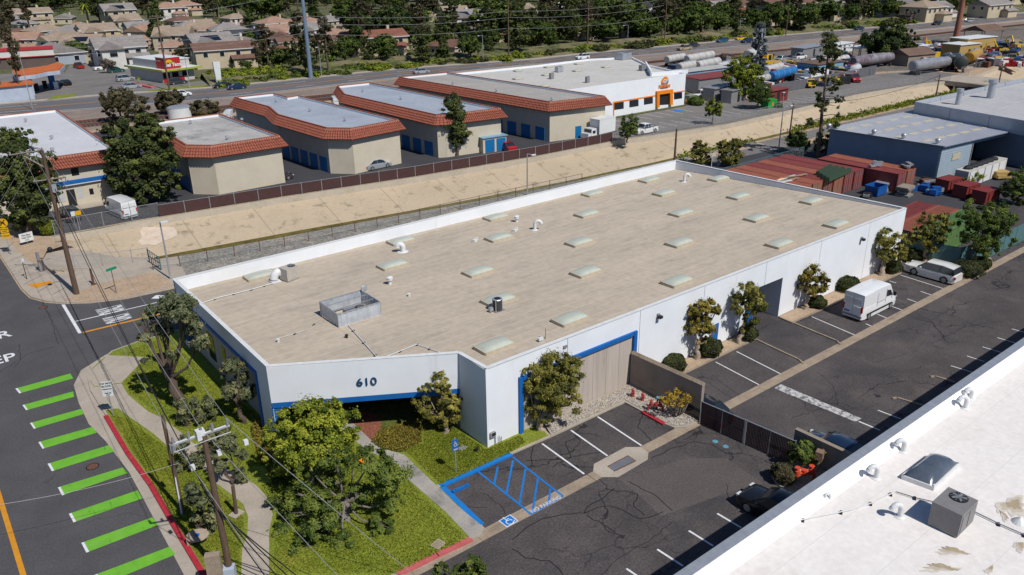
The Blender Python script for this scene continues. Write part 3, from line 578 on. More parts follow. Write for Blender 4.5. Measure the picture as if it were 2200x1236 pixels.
# side wall: white band over a blue-framed recess with windows
sz = GW(553, 800, (LX, 0), (LX, 60))[2]; sy0 = GW(556, 830, (LX, 0), (LX, 60))[1]; sy1 = 65.2
print('sz', sz, 'sy0', sy0, 'fz', fz0, fz1, 'bz', bz, 'dz', dz)
wallseg((LX+.1, 46.4), (LX+.1, sy0), 0, sz, .2); wallseg((LX+.1, 46.4), (LX+.1, BY), sz, TZ, .2); wallseg((LX+.1, sy1), (LX+.1, BY), 0, sz, .2)
MB().box(LX+.02, (sy0+sy1)/2, sz-.28, .24, sy1-sy0-.6, .28).build('blue_frame', bluew, MBd)
MB().box(LX+.02, sy0+.15, 0, .24, .3, sz).build('blue_frame', bluew, MBd); MB().box(LX+.02, sy1-.15, 0, .24, .3, sz).build('blue_frame', bluew, MBd)
k = 5
for i in range(k):
    y0 = sy0+.3+(sy1-sy0-.6)*i/k; y1 = sy0+.3+(sy1-sy0-.6)*(i+1)/k
    MB().box(LX+.55, (y0+y1)/2, 0, .14, y1-y0-.03, sz).build('concrete_panel', board, MBd)
for y_ in (GW(487, 800, (LX+.45, 0), (LX+.45, 60))[1], GW(462, 775, (LX+.45, 0), (LX+.45, 60))[1], 60.5):
    w_ = MB().box(LX+.47, y_, .9, .05, .8, 2.3).build('window', glass, MBd); MB().box(LX+.45, y_-.44, .85, .08, .07, 2.4).box(LX+.45, y_+.44, .85, .08, .07, 2.4).box(LX+.45, y_, 3.2, .08, .9, .07).build('frame', metalg, w_)
# back and end parapets, metal coping
wallseg((LX, BY-.1), (FX1-2.1, BY-.1), 0, TZ+.02, .25, 'parapet_wall'); 
wallseg((FX1-.1, FY+.1), (FX1-2.15, BY-.1), 0, TZ-.05, .22, 'end_wall')
cop = MB()
for a, b in (((LX+.1, BY), (LX+.1, 46.45)), ((LX+.1, 46.5), CB), (CB, (26.8, 37.1)), ((26.7, 37.1), (FX1, 37.1)), ((FX1-.1, 37.1), (FX1-2.15, BY)), ((FX1-2.1, BY-.1), (LX, BY-.1))): cop.beam(a, b, .3, TZ+.02, TZ+.06)
cop.v = [(x, y, z+.0007*i % .006) for i, (x, y, z) in enumerate(cop.v)]
cop.build('coping', metalw, MBd)
# number on the fascia
ang = math.atan2(CB[1]-CA[1], CB[0]-CA[0])
Rf = Matrix.Rotation(ang, 3, 'Z')@Matrix.Rotation(math.pi/2, 3, 'X')
p_ = GW(788, 818, CA, CB); darkblue = mat('dark_blue_lettering', (.006, .06, .16), None, 3, .5)
text('house_number', '610', (p_[0]-.51*.2, p_[1]-.86*.2, p_[2]), .82, Rf, darkblue, MBd, sx=1.15, depth=.03, bold=0)
# wall lights and boxes on the front wall
def wall_light(px, py, label):
    x_, y_, z_ = GW(px, py, CC, (80, 37)); t = thing('wall_light', label, 'wall light', (x_, y_, z_), 0, 'flood lights on the long front wall')
    MB().box(x_, y_-.08, z_-.1, .22, .16, .2).build('bracket', metalg, t); MB().box(x_, y_-.28, z_-.22, .34, .26, .2).build('lamp_housing', dark, t); MB().box(x_, y_-.30, z_-.235, .26, .2, .014).build('lens', glass, t)
wall_light(1413, 676, 'small dark flood light above the white wall beside the third roof-height panel joint')
wall_light(1850, 511, 'small dark flood light high on the white wall near its far right end')
x_, y_, z_ = GW(1213, 744, CC, (80, 37)); tags(MB().box(x_, y_-.06, z_-.1, .3, .12, .18).build('vent_cover', metalg), 'small grey vent cover high on the wall over the weeping tree', 'vent')
x_, y_, z_ = GW(1056, 932, CC, (80, 37)); t = thing('wall_hatch', 'dark open hatch box with pipes at the foot of the front wall corner', 'utility box', (x_, y_, z_))
MB().box(x_, y_-.1, z_-.2, .45, .2, .35).build('box', metalg, t); MB().box(x_+.05, y_-.22, z_-.05, .3, .04, .2).build('lid', dark, t)
MB().cyl(x_+.25, y_-.1, .15, z_-.2, .03, n=6).cyl(x_+.55, y_-.12, .15, .75, .025, n=6).cyl(x_+.75, y_-.12, .15, .6, .025, n=6).build('pipe', metalg, t)
# ---------------- skylights and roof fittings ----------------
def GR(px, py):                                            # sight onto the sloping roof
    z = 5.6
    for _ in range(4): z = yr(G(px, py, z)[1])
    return G(px, py, z)
domem = mat('skylight_dome', (.46, .48, .4), (.4, .42, .36), 1.5, .3, spec=.6)
creamm = mat('cream_curb', (.5, .43, .32), (.4, .34, .25), 4, .8)
def make_skylight():
    t = thing('skylight', '', 'skylight', group='domed skylights on the tan warehouse roof')
    f = MB(); W2, D2 = 1.3, .72
    for a, b in (((-W2, -D2), (W2, -D2)), ((-W2, D2), (W2, D2))): f.beam(a, b, .09, 0, .24)
    for a, b in (((-W2, -D2+.05), (-W2, D2-.05)), ((W2, -D2+.05), (W2, D2-.05))): f.beam(a, b, .09, 0, .238)
    f.build('frame', creamm, t)
    d = MB(); nx_, ny_ = 14, 8; V = []
    for j in range(ny_+1):
        for i in range(nx_+1):
            u, v = -1+2*i/nx_, -1+2*j/ny_; V.append((u*(W2-.03), v*(D2-.03), .22+.24*((1-abs(u)**2.6)*(1-abs(v)**2.6))**.6))
    d.add(V, [(j*(nx_+1)+i, j*(nx_+1)+i+1, (j+1)*(nx_+1)+i+1, (j+1)*(nx_+1)+i) for j in range(ny_) for i in range(nx_)])
    d.build('dome', domem, t, smooth=True); return t
SK = make_skylight()
SKP = [(1063, 741, 'nearest the front corner of the tan roof'), (1226, 683, 'second along the front edge, left of the wall lights'), (1456, 602, 'third along the front edge of the roof'), (1676, 521, 'fourth along the front edge, above the loading opening'), (1798, 479, 'last along the front edge, near the right end'),
       (1072, 642, 'right behind the round black condenser'), (1260, 582, 'in the middle of the roof front half'), (1461, 519, 'beside three dark stains in the roof middle'), (1627, 466, 'towards the right end of the second row'), (1745, 429, 'closest to the low right end parapet'),
       (1029, 581, 'between the white round vent and the roof middle'), (1246, 518, 'just right of the tall curved white pipe'), (1465, 455, 'in the upper right middle of the roof'), (1588, 419, 'right part of the roof, below the far right one'), (845, 567, 'left of middle, below the bent white pipe'),
       (1073, 508, 'below the small box vents in the roof middle'), (1262, 457, 'above the tall curved white pipe'), (1428, 412, 'below the candy-cane vent near the back'), (1545, 381, 'rearmost on the right, beside the candy-cane vent'), (560, 590, 'half hidden behind the ducted roof unit'),
       (863, 515, 'above the bent white pipe near the back parapet'), (1067, 464, 'near the back parapet in the middle'), (1275, 413, 'along the back parapet, second from the right'), (1396, 384, 'along the back parapet, nearest the back corner')]
for i, (px, py, d) in enumerate(SKP):
    p = GR(px, py+5); lb = 'pale green domed skylight '+d
    if i == 0: SK.location = p; SK['label'] = lb
    else: copy_tree(SK, p, 0, lb)
def gooseneck(px, py, h, r, label, z=None, m=metalw, rz=0, group=None):
    p = GR(px, py) if z is None else G(px, py, z); t = thing('gooseneck_vent', label, 'roof vent', p, rz, group)
    pts = [(0, 0, 0), (0, 0, h*.62)]+[(-.34*h*(1-math.cos(a)), 0, h*.62+.38*h*math.sin(a)) for a in np.linspace(.4, 2.7, 6)]
    t.location = (0, 0, 0); t.rotation_euler = (0, 0, 0)
    MB().tube(pts, r, 10).build('pipe', m, t, smooth=True); MB().cyl(0, 0, 0, .06, r*2.1, r*1.3).build('flashing', m, t); e = pts[-1]
    MB().tube([e, (e[0]-.1*h*.4, 0, e[2]-.1)], [r*1.15, r*1.15], 10).build('hood', m, t)
    t.location = p; t.rotation_euler = (0, 0, rz); return t
gooseneck(1149, 494, .95, .17, 'tall curved white vent pipe standing mid roof', rz=2.5)
gooseneck(1470, 391, .95, .17, 'candy-cane white vent pipe near the back right corner', rz=2.5)
gooseneck(866, 541, .75, .26, 'fat bent white vent pipe left of roof middle', rz=-.6)
def capvent(px, py, label):
    p = GR(px, py); t = thing('cap_vent', label, 'roof vent', p); x_, y_, z_ = p
    MB().cyl(x_, y_, z_, z_+.45, .14).build('pipe', metalw, t); MB().cyl(x_, y_, z_+.4, z_+.62, .26, .26).cyl(x_, y_, z_+.62, z_+.72, .3, .1).build('cap', metalw, t)
capvent(838, 611, 'short white round vent left of the middle skylights'); capvent(1110, 477, 'short white capped vent beside a skylight near the back')
capvent(1641, 600, 'x') if False else None
for px, py, l in ((1106, 497, 'small white box vent right of a skylight'), (1020, 519, 'small white box vent in the roof middle')):
    p = GR(px, py); t = thing('box_vent', l, 'roof vent', p); MB().box(*p, .5, .3, .22, .4).build('body', metalw, t); MB().box(p[0]+.3, p[1]+.1, p[2]+.05, .2, .26, .26, .4).build('hood', metalw, t)
for px, py, l in ((598, 735, 'tiny white roof stub near the front left edge'), (879, 637, 'tiny white roof stub right of the screened unit'), (745, 726, 'tiny black roof stub below the screened unit')):
    p = GR(px, py); tags(MB().cyl(*p, p[2]+.2, .09).cyl(p[0], p[1], p[2]+.2, p[2]+.24, .13).build('roof_stub', dark if 'black' in l else metalw), l, 'roof vent')
p = GR(1172, 729); t = thing('roof_camera', 'thin mast with a small white camera near the front roof edge', 'camera', p)
MB().cyl(*p, p[2]+.8, .03, n=6).build('mast', metalg, t); MB().box(p[0]-.5, p[1]-.05, p[2]+.1, .4, .2, .2).build('camera_body', metalw, t); MB().tube([(p[0]-.3, p[1], p[2]+.1), (p[0], p[1], p[2]+.2)], .02).build('cable', dark, t)
# screened unit
q = [GR(*c) for c in ((689, 679), (728, 703), (820, 677), (783, 652))]; zb = q[0][2]
x0, y1 = q[0][0], q[0][1]; x1 = q[2][0]; y0 = (q[1][1]+q[2][1])/2; x0 = (q[0][0]+q[1][0])/2
scr = mat('galvanised_sheet', (.55, .58, .62), (.4, .43, .47), 1.5, .5, metal=.3, stain=[((.3, .32, .36), .9, .6, .5, (3, 3, .4))])
t = thing('equipment_screen', 'square screen of pale corrugated metal round a roof unit', 'equipment screen', ((x0+x1)/2, (y0+y1)/2, zb)); hh = 1.15
def corr(a, b, z0, z1, m, parent, pitch=.25, dep=.05, name='corrugated_sheet', th=.0, **kw):
    L_ = math.hypot(b[0]-a[0], b[1]-a[1]); k = max(2, int(L_/pitch*2)); mb = MB(); u = ((b[0]-a[0])/L_, (b[1]-a[1])/L_); nn_ = (-u[1], u[0]); V = []
    for i in range(k+1):
        s = L_*i/k; d = dep if (i//1) % 4 in (1, 2) else 0
        V.append((a[0]+u[0]*s+nn_[0]*d, a[1]+u[1]*s+nn_[1]*d))
    mb.add([(x, y, z0) for x, y in V]+[(x, y, z1) for x, y in V], [(i, i+1, k+2+i, k+1+i) for i in range(k)])
    return mb.build(name, m, parent, **kw)
cs = [(x0, y0), (x1, y0), (x1, y1), (x0, y1)]
for i in range(4):
    corr(cs[i], cs[(i+1) % 4], zb+.08, zb+hh, scr, t, .22); MB().beam(cs[i], cs[(i+1) % 4], .06, zb+hh-.02, zb+hh+.04).build('top_rail', galv, t)
    MB().cyl(*cs[i], zb, zb+hh+.05, .04, n=6).build('corner_post', galv, t)
MB().beam((x0, y0+1), (x1, y0+1), .05, zb+hh-.08, zb+hh-.03).build('brace', galv, t); MB().beam((x0, y1-.9), (x1, y1-.9), .05, zb+hh-.08, zb+hh-.03).build('brace', galv, t)
def hvac(name, label, x, y, z, sx, sy, sz, m, rz=0, fans=1, cat='air conditioner'):
    t = thing(name, label, cat, (0, 0, 0)); MB().box(0, 0, .12, sx, sy, sz).build('cabinet', m, t)
    MB().box(0, 0, 0, sx*.95, sy*.95, .12).build('base_rail', metalg, t)
    for k in range(2): MB().box(-sx*.22+k*sx*.44, -sy/2-.012, .12+sz*.12, sx*.38, .024, sz*.72).build('access_panel', m, t)
    for k in range(fans):
        fx = (sx*.22 if fans == 1 else (-.25+k*.5)*sx); r_ = min(sx, sy)*.3
        MB().cyl(fx, 0, .12+sz, .16+sz, r_, n=20).build('fan_shroud', dark, t)
        f_ = MB()
        for a in range(5): f_.box(fx+math.cos(a*1.257)*r_*.45, math.sin(a*1.257)*r_*.45, .165+sz, r_*.75, r_*.28, .015, a*1.257)
        f_.build('fan_blades', metalg, t); g2 = MB()
        for a in range(6): g2.beam((fx-r_*math.cos(a*.524), -r_*math.sin(a*.524)), (fx+r_*math.cos(a*.524), r_*math.sin(a*.524)), .012, .19+sz+.002*a, .2+sz+.002*a)
        g2.build('fan_guard', galv, t)
    for k in range(7): MB().box(sx/2+.01, -sy*.42+k*sy*.14, .12+sz*.1, .02, sy*.05, sz*.8).build('coil_slat', dark, t)
    t.location = (x, y, z); t.rotation_euler = (0, 0, rz); return t
hvac('air_conditioner', 'low grey unit inside the corrugated metal screen', (x0+x1)/2+.3, (y0+y1)/2-.2, zb, 1.6, 1.1, .5, metalg)
p = GR(621, 601); hvac('air_conditioner', 'beige box unit with a fan beside its curved white duct', p[0]+.1, p[1], p[2], 1.3, 1.1, 1.05, mat('beige_enamel', (.45, .41, .36), None, 3, .5), .25)
p = GR(597, 603); t = thing('elbow_duct', 'curved white duct elbow beside the beige roof unit', 'duct', p); a = MB()
pts = [(p[0]+.35+.0*k, p[1], p[2]+.55+.0) for k in range(1)]+[(p[0]+.3-.62*math.sin(k*.26), p[1], p[2]+.05+.62*math.cos(k*.26)+.15) for k in range(7)]
MB().tube(pts, .36, 14).build('elbow', metalw, t, smooth=True); MB().box(p[0]-.3, p[1]-.1, p[2], .8, .8, .12).build('curb', metalw, t)
p = GR(1069, 667); t = thing('condenser', 'round black air conditioning condenser in front of a skylight', 'air conditioner', p)
MB().cyl(p[0], p[1], p[2]+.08, p[2]+.95, .37, n=20).build('coil_body', mat('condenser_coil', (.06, .055, .055), (.03, .03, .03), 8, .6, st=(6, 6, .3)), t)
MB().cyl(p[0], p[1], p[2]+.95, p[2]+1.0, .4, .36, n=20).build('top_cap', galv, t); MB().cyl(p[0], p[1], p[2]+1.0, p[2]+1.01, .26, n=18).build('fan_opening', dark, t)
for a in range(4): MB().cyl(p[0]+.39*math.cos(a*1.57+.6), p[1]+.39*math.sin(a*1.57+.6), p[2], p[2]+.98, .035, n=6).build('corner_post', galv, t)
MB().box(p[0]-.6, p[1]+.05, p[2]+.1, .3, .25, .3).build('control_box', galv, t); MB().box(p[0], p[1], p[2], .9, .8, .06).build('pad', metalg, t)
p = GR(812, 640); t = thing('satellite_dish', 'small pale satellite dish on the corner of the roof screen', 'satellite dish', (x1+.1, y1-.3, zb+1.1))
MB().ell((x1+.15, y1-.2, zb+1.35), (.3, .1, .3), 12, 6).build('dish', galv, t); MB().cyl(x1+.1, y1-.1, zb+.9, zb+1.3, .03).build('mast', galv, t)
def pipe_run(pts, r, label, z=None, m=None, name='roof_pipe'):
    P = [(*(GR(*a) if z is None else G(*a, z))[:2], (GR(*a)[2] if z is None else z)+.08) for a in pts]
    t = thing(name, label, 'pipe', P[0]); MB().tube(P, r, 6).build('run', m or metalw, t)
    for i in range(len(P)-1):
        L_ = (Vector(P[i+1])-Vector(P[i])).length
        for k in range(int(L_/2.4)+1):
            c = Vector(P[i]).lerp(Vector(P[i+1]), min(1, (k+.5)*2.4/L_)); MB().box(c.x, c.y, c.z-.08, .25, .12, .07, .5).build('support_block', dark, t)
pipe_run([(432, 654), (471, 641), (540, 624), (588, 610)], .035, 'white pipe running across the roof from the ducted unit to the left edge')
pipe_run([(748, 700), (811, 771)], .03, 'white conduit from the screened unit down to the front edge')
pipe_run([(829, 769), (896, 742), (945, 759)], .03, 'bent white conduit forming a peak near the front edge')
pipe_run([(600, 729), (655, 712), (716, 667)], .012, 'thin pale cable running left from the screened unit')
# ---------------- neighbouring white roof ----------------
NB = thing('neighbour_building', 'big white-coated flat roof with a parapet in the lower right corner', 'building', (60, 0, 0))
NY, NZ = 16.62, 6.5
MB().box(72.5, NY-.15, 0, 145, .3, NZ).build('wall', white, NB); MB().box(-.1, -12, 0, .3, 57, NZ).build('wall', white, NB)
MB().box(72.5, NY-.17, NZ+.002, 145.5, .5, .05).build('coping', galv, NB)
sheet('roof', [(0, -40), (145, -40), (145, NY-.3), (0, NY-.3)], NZ-.62, nroof, NB)
cant = MB(); cant.add([(0, NY-.3, NZ-.02), (145, NY-.3, NZ-.02), (145, NY-.95, NZ-.61), (0, NY-.95, NZ-.61)], [(0, 3, 2, 1)]); cant.build('roof_upstand', mat('bright_white_coating', (.86, .85, .84), (.8, .79, .78), .6, .8), NB)
RZ = NZ-.61
for px, py, h, l in ((1940, 970, .75, 'furthest up the parapet of the paired skylight row'), (1882, 1027, .75, 'left of the dark skylight'), (1933, 1110, .75, 'beside the grey unit shadow'), (2085, 857, .7, 'further back of the close pair by the parapet'), (2073, 877, .8, 'nearer of the close pair by the parapet'), (1782, 1074, .4, 'smallest, near the parapet edge')):
    gooseneck(px, py, h, (.13 if h > .5 else .06), 'bent white vent pipe, '+l, z=RZ, rz=-.5, group='bent vent pipes on the white roof')
t = thing('roof_skylight', 'large dark grey domed skylight on the white roof', 'skylight', G(2000, 1012, RZ))
q = [G(*c, RZ+.2) for c in ((1940, 1022), (2005, 1046), (2058, 996), (1999, 977))]
f = MB()
for i in range(4): f.beam(q[i], q[(i+1) % 4], .12, RZ, RZ+.24, ext=.03)
f.build('frame', metalw, t); V = []; k = 10; smoke = mat('smoked_dome', (.09, .11, .14), (.06, .075, .1), 2, .2, spec=.6)
for j in range(k+1):
    for i in range(k+1):
        u, v = i/k, j/k; a = Vector(q[0]).lerp(Vector(q[1]), u); b = Vector(q[3]).lerp(Vector(q[2]), u); c = a.lerp(b, v); U_, V_ = 2*u-1, 2*v-1
        V.append((c.x, c.y, RZ+.23+.42*((1-abs(U_)**3)*(1-abs(V_)**6))**.7))
d = MB(); d.add(V, [(j*(k+1)+i, j*(k+1)+i+1, (j+1)*(k+1)+i+1, (j+1)*(k+1)+i) for j in range(k) for i in range(k)]); d.build('dome', smoke, t, smooth=True)
greyen = mat('grey_enamel', (.21, .2, .2), (.175, .168, .168), 3, .5)
p = G(2045, 1128, RZ); hvac('air_conditioner', 'square dark grey packaged unit with a round fan on the white roof', p[0], p[1]+.1, RZ, 1.7, 1.35, 1.2, greyen, .03)
pipe_run([(1677, 1129), (1760, 1112), (1830, 1098), (1880, 1081), (1923, 1059)], .03, 'thin white conduit curving over the white roof towards the grey unit', RZ)
pipe_run([(1923, 1059), (1965, 1072), (2010, 1082)], .02, 'twin dark cable running into the left side of the grey unit', RZ, dark)
pipe_run([(2090, 1101), (2145, 1128), (2200, 1152)], .03, 'dark conduit running right from the grey unit', RZ, metalg)
p = G(2190, 1122, RZ); t = thing('roof_cone', 'low white conical vent cap at the right edge of the white roof', 'roof vent', p); MB().cyl(*p, RZ+.1, .35, .25).build('base', metalw, t); MB().cyl(p[0], p[1], RZ+.1, RZ+.3, .25, .02).build('cone', metalw, t)
stn = mat('brown_roof_dirt', (.33, .25, .16), (.22, .165, .11), 3, 1)
r = random.Random(5)
for px, py, w_, d_, rz in ((1640, 1152, 1.5, .35, .1), (1608, 1170, 1.1, .3, .2), (1820, 1020, 1.0, .25, .1), (2045, 1186, 1.6, .5, -.7), (2020, 1222, 1.9, .5, -.6), (2175, 1088, 2.4, 1.3, 0), (2168, 785, 1.2, .3, .1), (2125, 1225, .8, .3, 0), (2155, 1110, 1, .2, .6), (2190, 1175, 1, .5, .2)):
    c = G(px, py, RZ)
    for j in range(3):
        P = [(c[0]+j*.1+w_/2*(1-.28*j)*math.cos(a)*math.cos(rz)*s-d_/2*math.sin(a)*math.sin(rz)*s, c[1]+w_/2*math.cos(a)*math.sin(rz)*s+d_/2*(1-.25*j)*math.sin(a)*math.cos(rz)*s) for a, s in ((i*.157, .8+.2*math.sin(3*i*.157+px)+.14*math.sin(7*i*.157+py)+r.uniform(-.05, .05)) for i in range(40))]
        sheet('dirt_stain', P, RZ+.006+.003*j, M_.get('faint_dirt%d' % j) or mat('faint_dirt%d' % j, [(.62, .57, .5), (.52, .45, .36), (.4, .32, .22)][j], None, 2, 1), NB)
# ---------------- storage buildings with tiled mansards ----------------
doorb = mat('blue_roller_door', (.006, .15, .38), (.005, .12, .32), 2, .5)
def clip_ccw(pts):
    ar = sum(pts[i][0]*pts[(i+1) % len(pts)][1]-pts[(i+1) % len(pts)][0]*pts[i][1] for i in range(len(pts)))
    return pts if ar > 0 else pts[::-1]
def mansard(pts, root, zt=6.95, zb=5.5, out=.85, skip=()):
    pts = clip_ccw(pts); o = offset(pts, -out); n = len(pts)
    for i in range(n):
        if i in skip: continue
        a, b, c, d = [Vector((*p, z)) for p, z in ((pts[i], zt), (pts[(i+1) % n], zt), (o[(i+1) % n], zb), (o[i], zb))]
        L_ = (b-a).length; k = max(2, int(L_/.34)); mb = MB(); rows = 4
        nrm = (b-a).cross(d-a).normalized()
        if nrm.z < 0: nrm = -nrm
        mb.add([a, b, c, d], [(0, 3, 2, 1)]); mb.add([d, c, c+Vector((0, 0, -.12)), d+Vector((0, 0, -.12))], [(0, 3, 2, 1)])
        for r_ in range(rows):
            t0, t1 = r_/rows, (r_+1)/rows+.03; l0, l1 = .05, .13
            for j in range(k):
                s0, s1 = (j+.06)/k, (j+.94)/k; V = []
                for t_, lf in ((t0, l0), (min(1.02, t1), l1)):
                    pa, pb = a.lerp(d, t_), b.lerp(c, t_)
                    for s, h in ((s0, .0), (s0+(s1-s0)*.28, .09), (s0+(s1-s0)*.72, .09), (s1, 0)): V.append(pa.lerp(pb, s)+nrm*(lf+h-.03))
                mb.add(V, [(0, 4, 5, 1), (1, 5, 6, 2), (2, 6, 7, 3), (4, 7, 6, 5)])
        mb.build('mansard_tiles', tilem, root, kind='stuff')
    cp = MB()
    for i in range(n): cp.beam(pts[i], pts[(i+1) % n], .28, zt, zt+.1+.004*i)
    cp.build('ridge_tiles', tilem, root)
    MB().poly(offset(o, .02), zb-.02).build('soffit', stucco, root) if False else None
def storage(pts, label, roofmat, tint=None, zr=6.6):
    pts = clip_ccw(pts); cx = sum(p[0] for p in pts)/len(pts); cy = sum(p[1] for p in pts)/len(pts)
    t = thing('storage_building', label, 'building', (cx, cy, 0)); n = len(pts)
    for i in range(n):
        MB().beam(pts[i], pts[(i+1) % n], .25, 0, 6.95-.001*i, ext=.1).build('wall', stucco, t)
    MB().poly(offset(pts, .1), zr).build('roof', roofmat, t); mansard(pts, t); 
    up = MB(); ii = offset(pts, .16)
    for i in range(n): up.beam(ii[i], ii[(i+1) % n], .06, zr, 6.9-.002*i)
    up.build('roof_upstand', M_.get('white_wall_paint'), t); return t
def rdoors(t, a, b, n, w=2.3, h=2.3, f0=0., f1=1., m=None, out=-.16):
    u = Vector((b[0]-a[0], b[1]-a[1])).normalized(); nn_ = (u.y, -u.x)
    for i in range(n):
        c = lp(a, b, f0+(f1-f0)*(i+.5)/n); c = (c[0]-nn_[0]*out, c[1]-nn_[1]*out)
        d = MB().box(c[0], c[1], .03, w, .07, h, math.atan2(u.y, u.x)).build('roller_door', m or doorb, t)
        rb = MB()
        for k in range(6): rb.box(c[0]+nn_[0]*.045, c[1]+nn_[1]*.045, .2+k*.37, w*.96, .03, .06, math.atan2(u.y, u.x))
        rb.build('door_rib', m or doorb, d)
rw = mat('pale_roof_coating', (.52, .53, .56), (.46, .465, .49), .2, .9, stain=[((.2, .19, .16), .18, .68, .7)], fine=(3, .06))
rg = mat('worn_grey_roof', (.42, .41, .39), (.3, .29, .28), .25, .9, stain=[((.17, .165, .16), .12, .54, .75), ((.62, .61, .6), .35, .6, .7)], fine=(3, .12))
rb_ = mat('blue_grey_roof', (.33, .37, .43), (.28, .31, .36), .2, .85, stain=[((.6, .6, .6), .35, .67, .8, (2.2, .5, 1)), ((.24, .26, .3), .12, .55, .5)], fine=(3, .08))
rt = mat('tan_grey_roof', (.36, .335, .31), (.3, .28, .265), .25, .9, stain=[((.5, .49, .48), .3, .62, .5)], fine=(3, .1))
b1 = storage([(-22, 118.9), (23.8, 118.2), (23.9, 157.7), (-22, 158)], 'leftmost cream storage building with office front, blue band and pale flat roof', rw)
b2 = storage([(34.7, 111.3), (44.4, 111.3), (43.9, 134.4), (33, 134.5), (32.1, 113.9)], 'cream storage building with worn stained roof right of the big dense pine', rg)
b3 = storage([(54.8, 108.9), (63.6, 110.1), (61.7, 142.8), (59.4, 142.2), (59.3, 148.5), (52, 148.9), (52.9, 135.1), (51.1, 127.1), (52.2, 111.6)], 'cream storage building with blue-grey roof and a bend in its left side', rb_)
b4 = storage([(71.6, 108.6), (81.7, 107.3), (79.5, 148), (72.7, 148.5), (68.9, 138.3), (70.4, 109.2)], 'cream storage building with grey roof behind the tall narrow pine', rb_)
b5 = storage([(91.9, 106.2), (103.1, 104.1), (99.5, 149.5), (88.1, 150.6)], 'cream storage building with tan roof next to the white and orange building', rt)
rdoors(b2, (33, 134.5), (32.1, 113.9), 4, f0=.5, f1=.95); rdoors(b3, (51.1, 127.1), (52.2, 111.6), 5, f0=0, f1=.98); rdoors(b3, (52.9, 135.1), (51.1, 127.1), 2)
rdoors(b4, (68.9, 138.3), (70.4, 109.2), 8, f0=.05, f1=.97); rdoors(b5, (88.1, 150.6), (91.9, 106.2), 11, f0=.08, f1=.99)
d = MB().box(44.5, 112.6, 0, .06, 1.6, 2.4).build('door', doorb, b2); MB().box(97.6, 104.95, 0, 1.2, .08, 2.2, -.18).build('door', doorb, b5)
for b_, P in ((b1, ((56, 260), (112, 297), (114, 324), (4, 300))), (b2, ((410, 264), (489, 298), (520, 259))), (b3, ((594, 217), (667, 237), (742, 258))), (b4, ((780, 195), (862, 212))), (b5, ((974, 179), (1067, 195), (1186, 214)))):
    for px, py in P:
        x, y, z = G(px, py+3, 6.6); MB().cyl(x, y, 6.6, 6.95, .12).cyl(x, y, 6.95, 7.2, .28, .22).build('roof_vent', galv, b_)
# office front of the leftmost building
fa, fb = (0, 118.55), (23.8, 118.2)
wf = lambda px, py: GW(px, py, fa, fb)
def facewin(px, py, w, h, frame_m, gl=glass, name='window', f=.26, y=118.2):
    x, y_, z = wf(px, py); o = MB().box(x, y-.02, z-h/2, w, .06, h).build(name, gl, b1)
    for dx in (-1, 1): MB().box(x+dx*(w+f)/2, y-.05, z-h/2-f, f, .1, h+2*f).build('frame', frame_m, o)
    for dz_ in (-1, 1): MB().box(x, y-.05, z+dz_*(h+f)/2-f/2, w, .1, f).build('frame', frame_m, o)
pale = mat('pale_blind', (.5, .5, .48), None, 2, .6)
facewin(163, 366, 1.25, 1.35, bluew); facewin(124, 422, 1.7, 1.6, bluew, pale); facewin(173, 414, .9, 1.6, bluew, pale); facewin(215, 405, 1.5, 1.1, bluew, pale)
facewin(154, 425, 1.0, 2.3, dark, dark, 'door', .08); facewin(196, 417, 1.0, 2.3, metalw, metalw, 'door', .08)
x, y, z = wf(196, 411); MB().box(x, 118.12, z-.4, .5, .05, .8).build('door_glass', glass, b1)
x0_, z0_ = wf(100, 400)[0], wf(170, 388)[2]
MB().box((x0_+23.8)/2-1, 118.0, z0_-.25, 23.8-x0_+1, .4, .5).build('blue_band', bluew, b1); MB().box((x0_+23.8)/2-1, 117.95, z0_-.38, 23.8-x0_+1, .3, .12).build('white_band', metalw, b1)
MB().box((x0_+23.8)/2, 117.2, 0, 23.8-x0_, 1.6, .12).build('step', conc, b1)
# small shed, trash enclosures
t = thing('storage_shed', 'small cream shed with two blue roller doors beside the tall narrow pine', 'shed', (*G(1065, 330)[:2], 0)); c = G(1064, 326)
MB().box(c[0], c[1]+1.2, 0, 4.6, 2.6, 2.5, -.1).build('wall', stucco, t); MB().box(c[0], c[1]+1.2, 2.5, 5.0, 3, .15, -.1).build('roof', mat('pale_blue_roof', (.2, .36, .5), None, 2, .5), t)
for k in (-1, 1): MB().box(c[0]+k*1.1, c[1]-.14-k*.11, .1, 1.8, .06, 2.1, -.1).build('roller_door', doorb, t)
def enclosure(px, py, label, rz=0):
    c = G(px, py); t = thing('bin_enclosure', label, 'bin enclosure', c, 0)
    MB().box(c[0], c[1]+1.6, 0, 3.6, .15, 1.8).box(c[0]-1.8, c[1]+.7, 0, .15, 1.9, 1.8).box(c[0]+1.8, c[1]+.7, 0, .15, 1.9, 1.8).build('wall', stucco, t)
    for k in (-1, 1): MB().box(c[0]+k*.85, c[1]-.2, .15, 1.65, .06, 1.5).build('gate', metalw, t)
    MB().box(c[0], c[1]+.7, 0, 2, 1.1, 1.2).build('bin', doorb, t)
enclosure(532, 397, 'low cream bin enclosure against the storage wall by the dark purple car'); enclosure(1027, 327, 'low cream bin enclosure between the tall narrow pine and the shed')
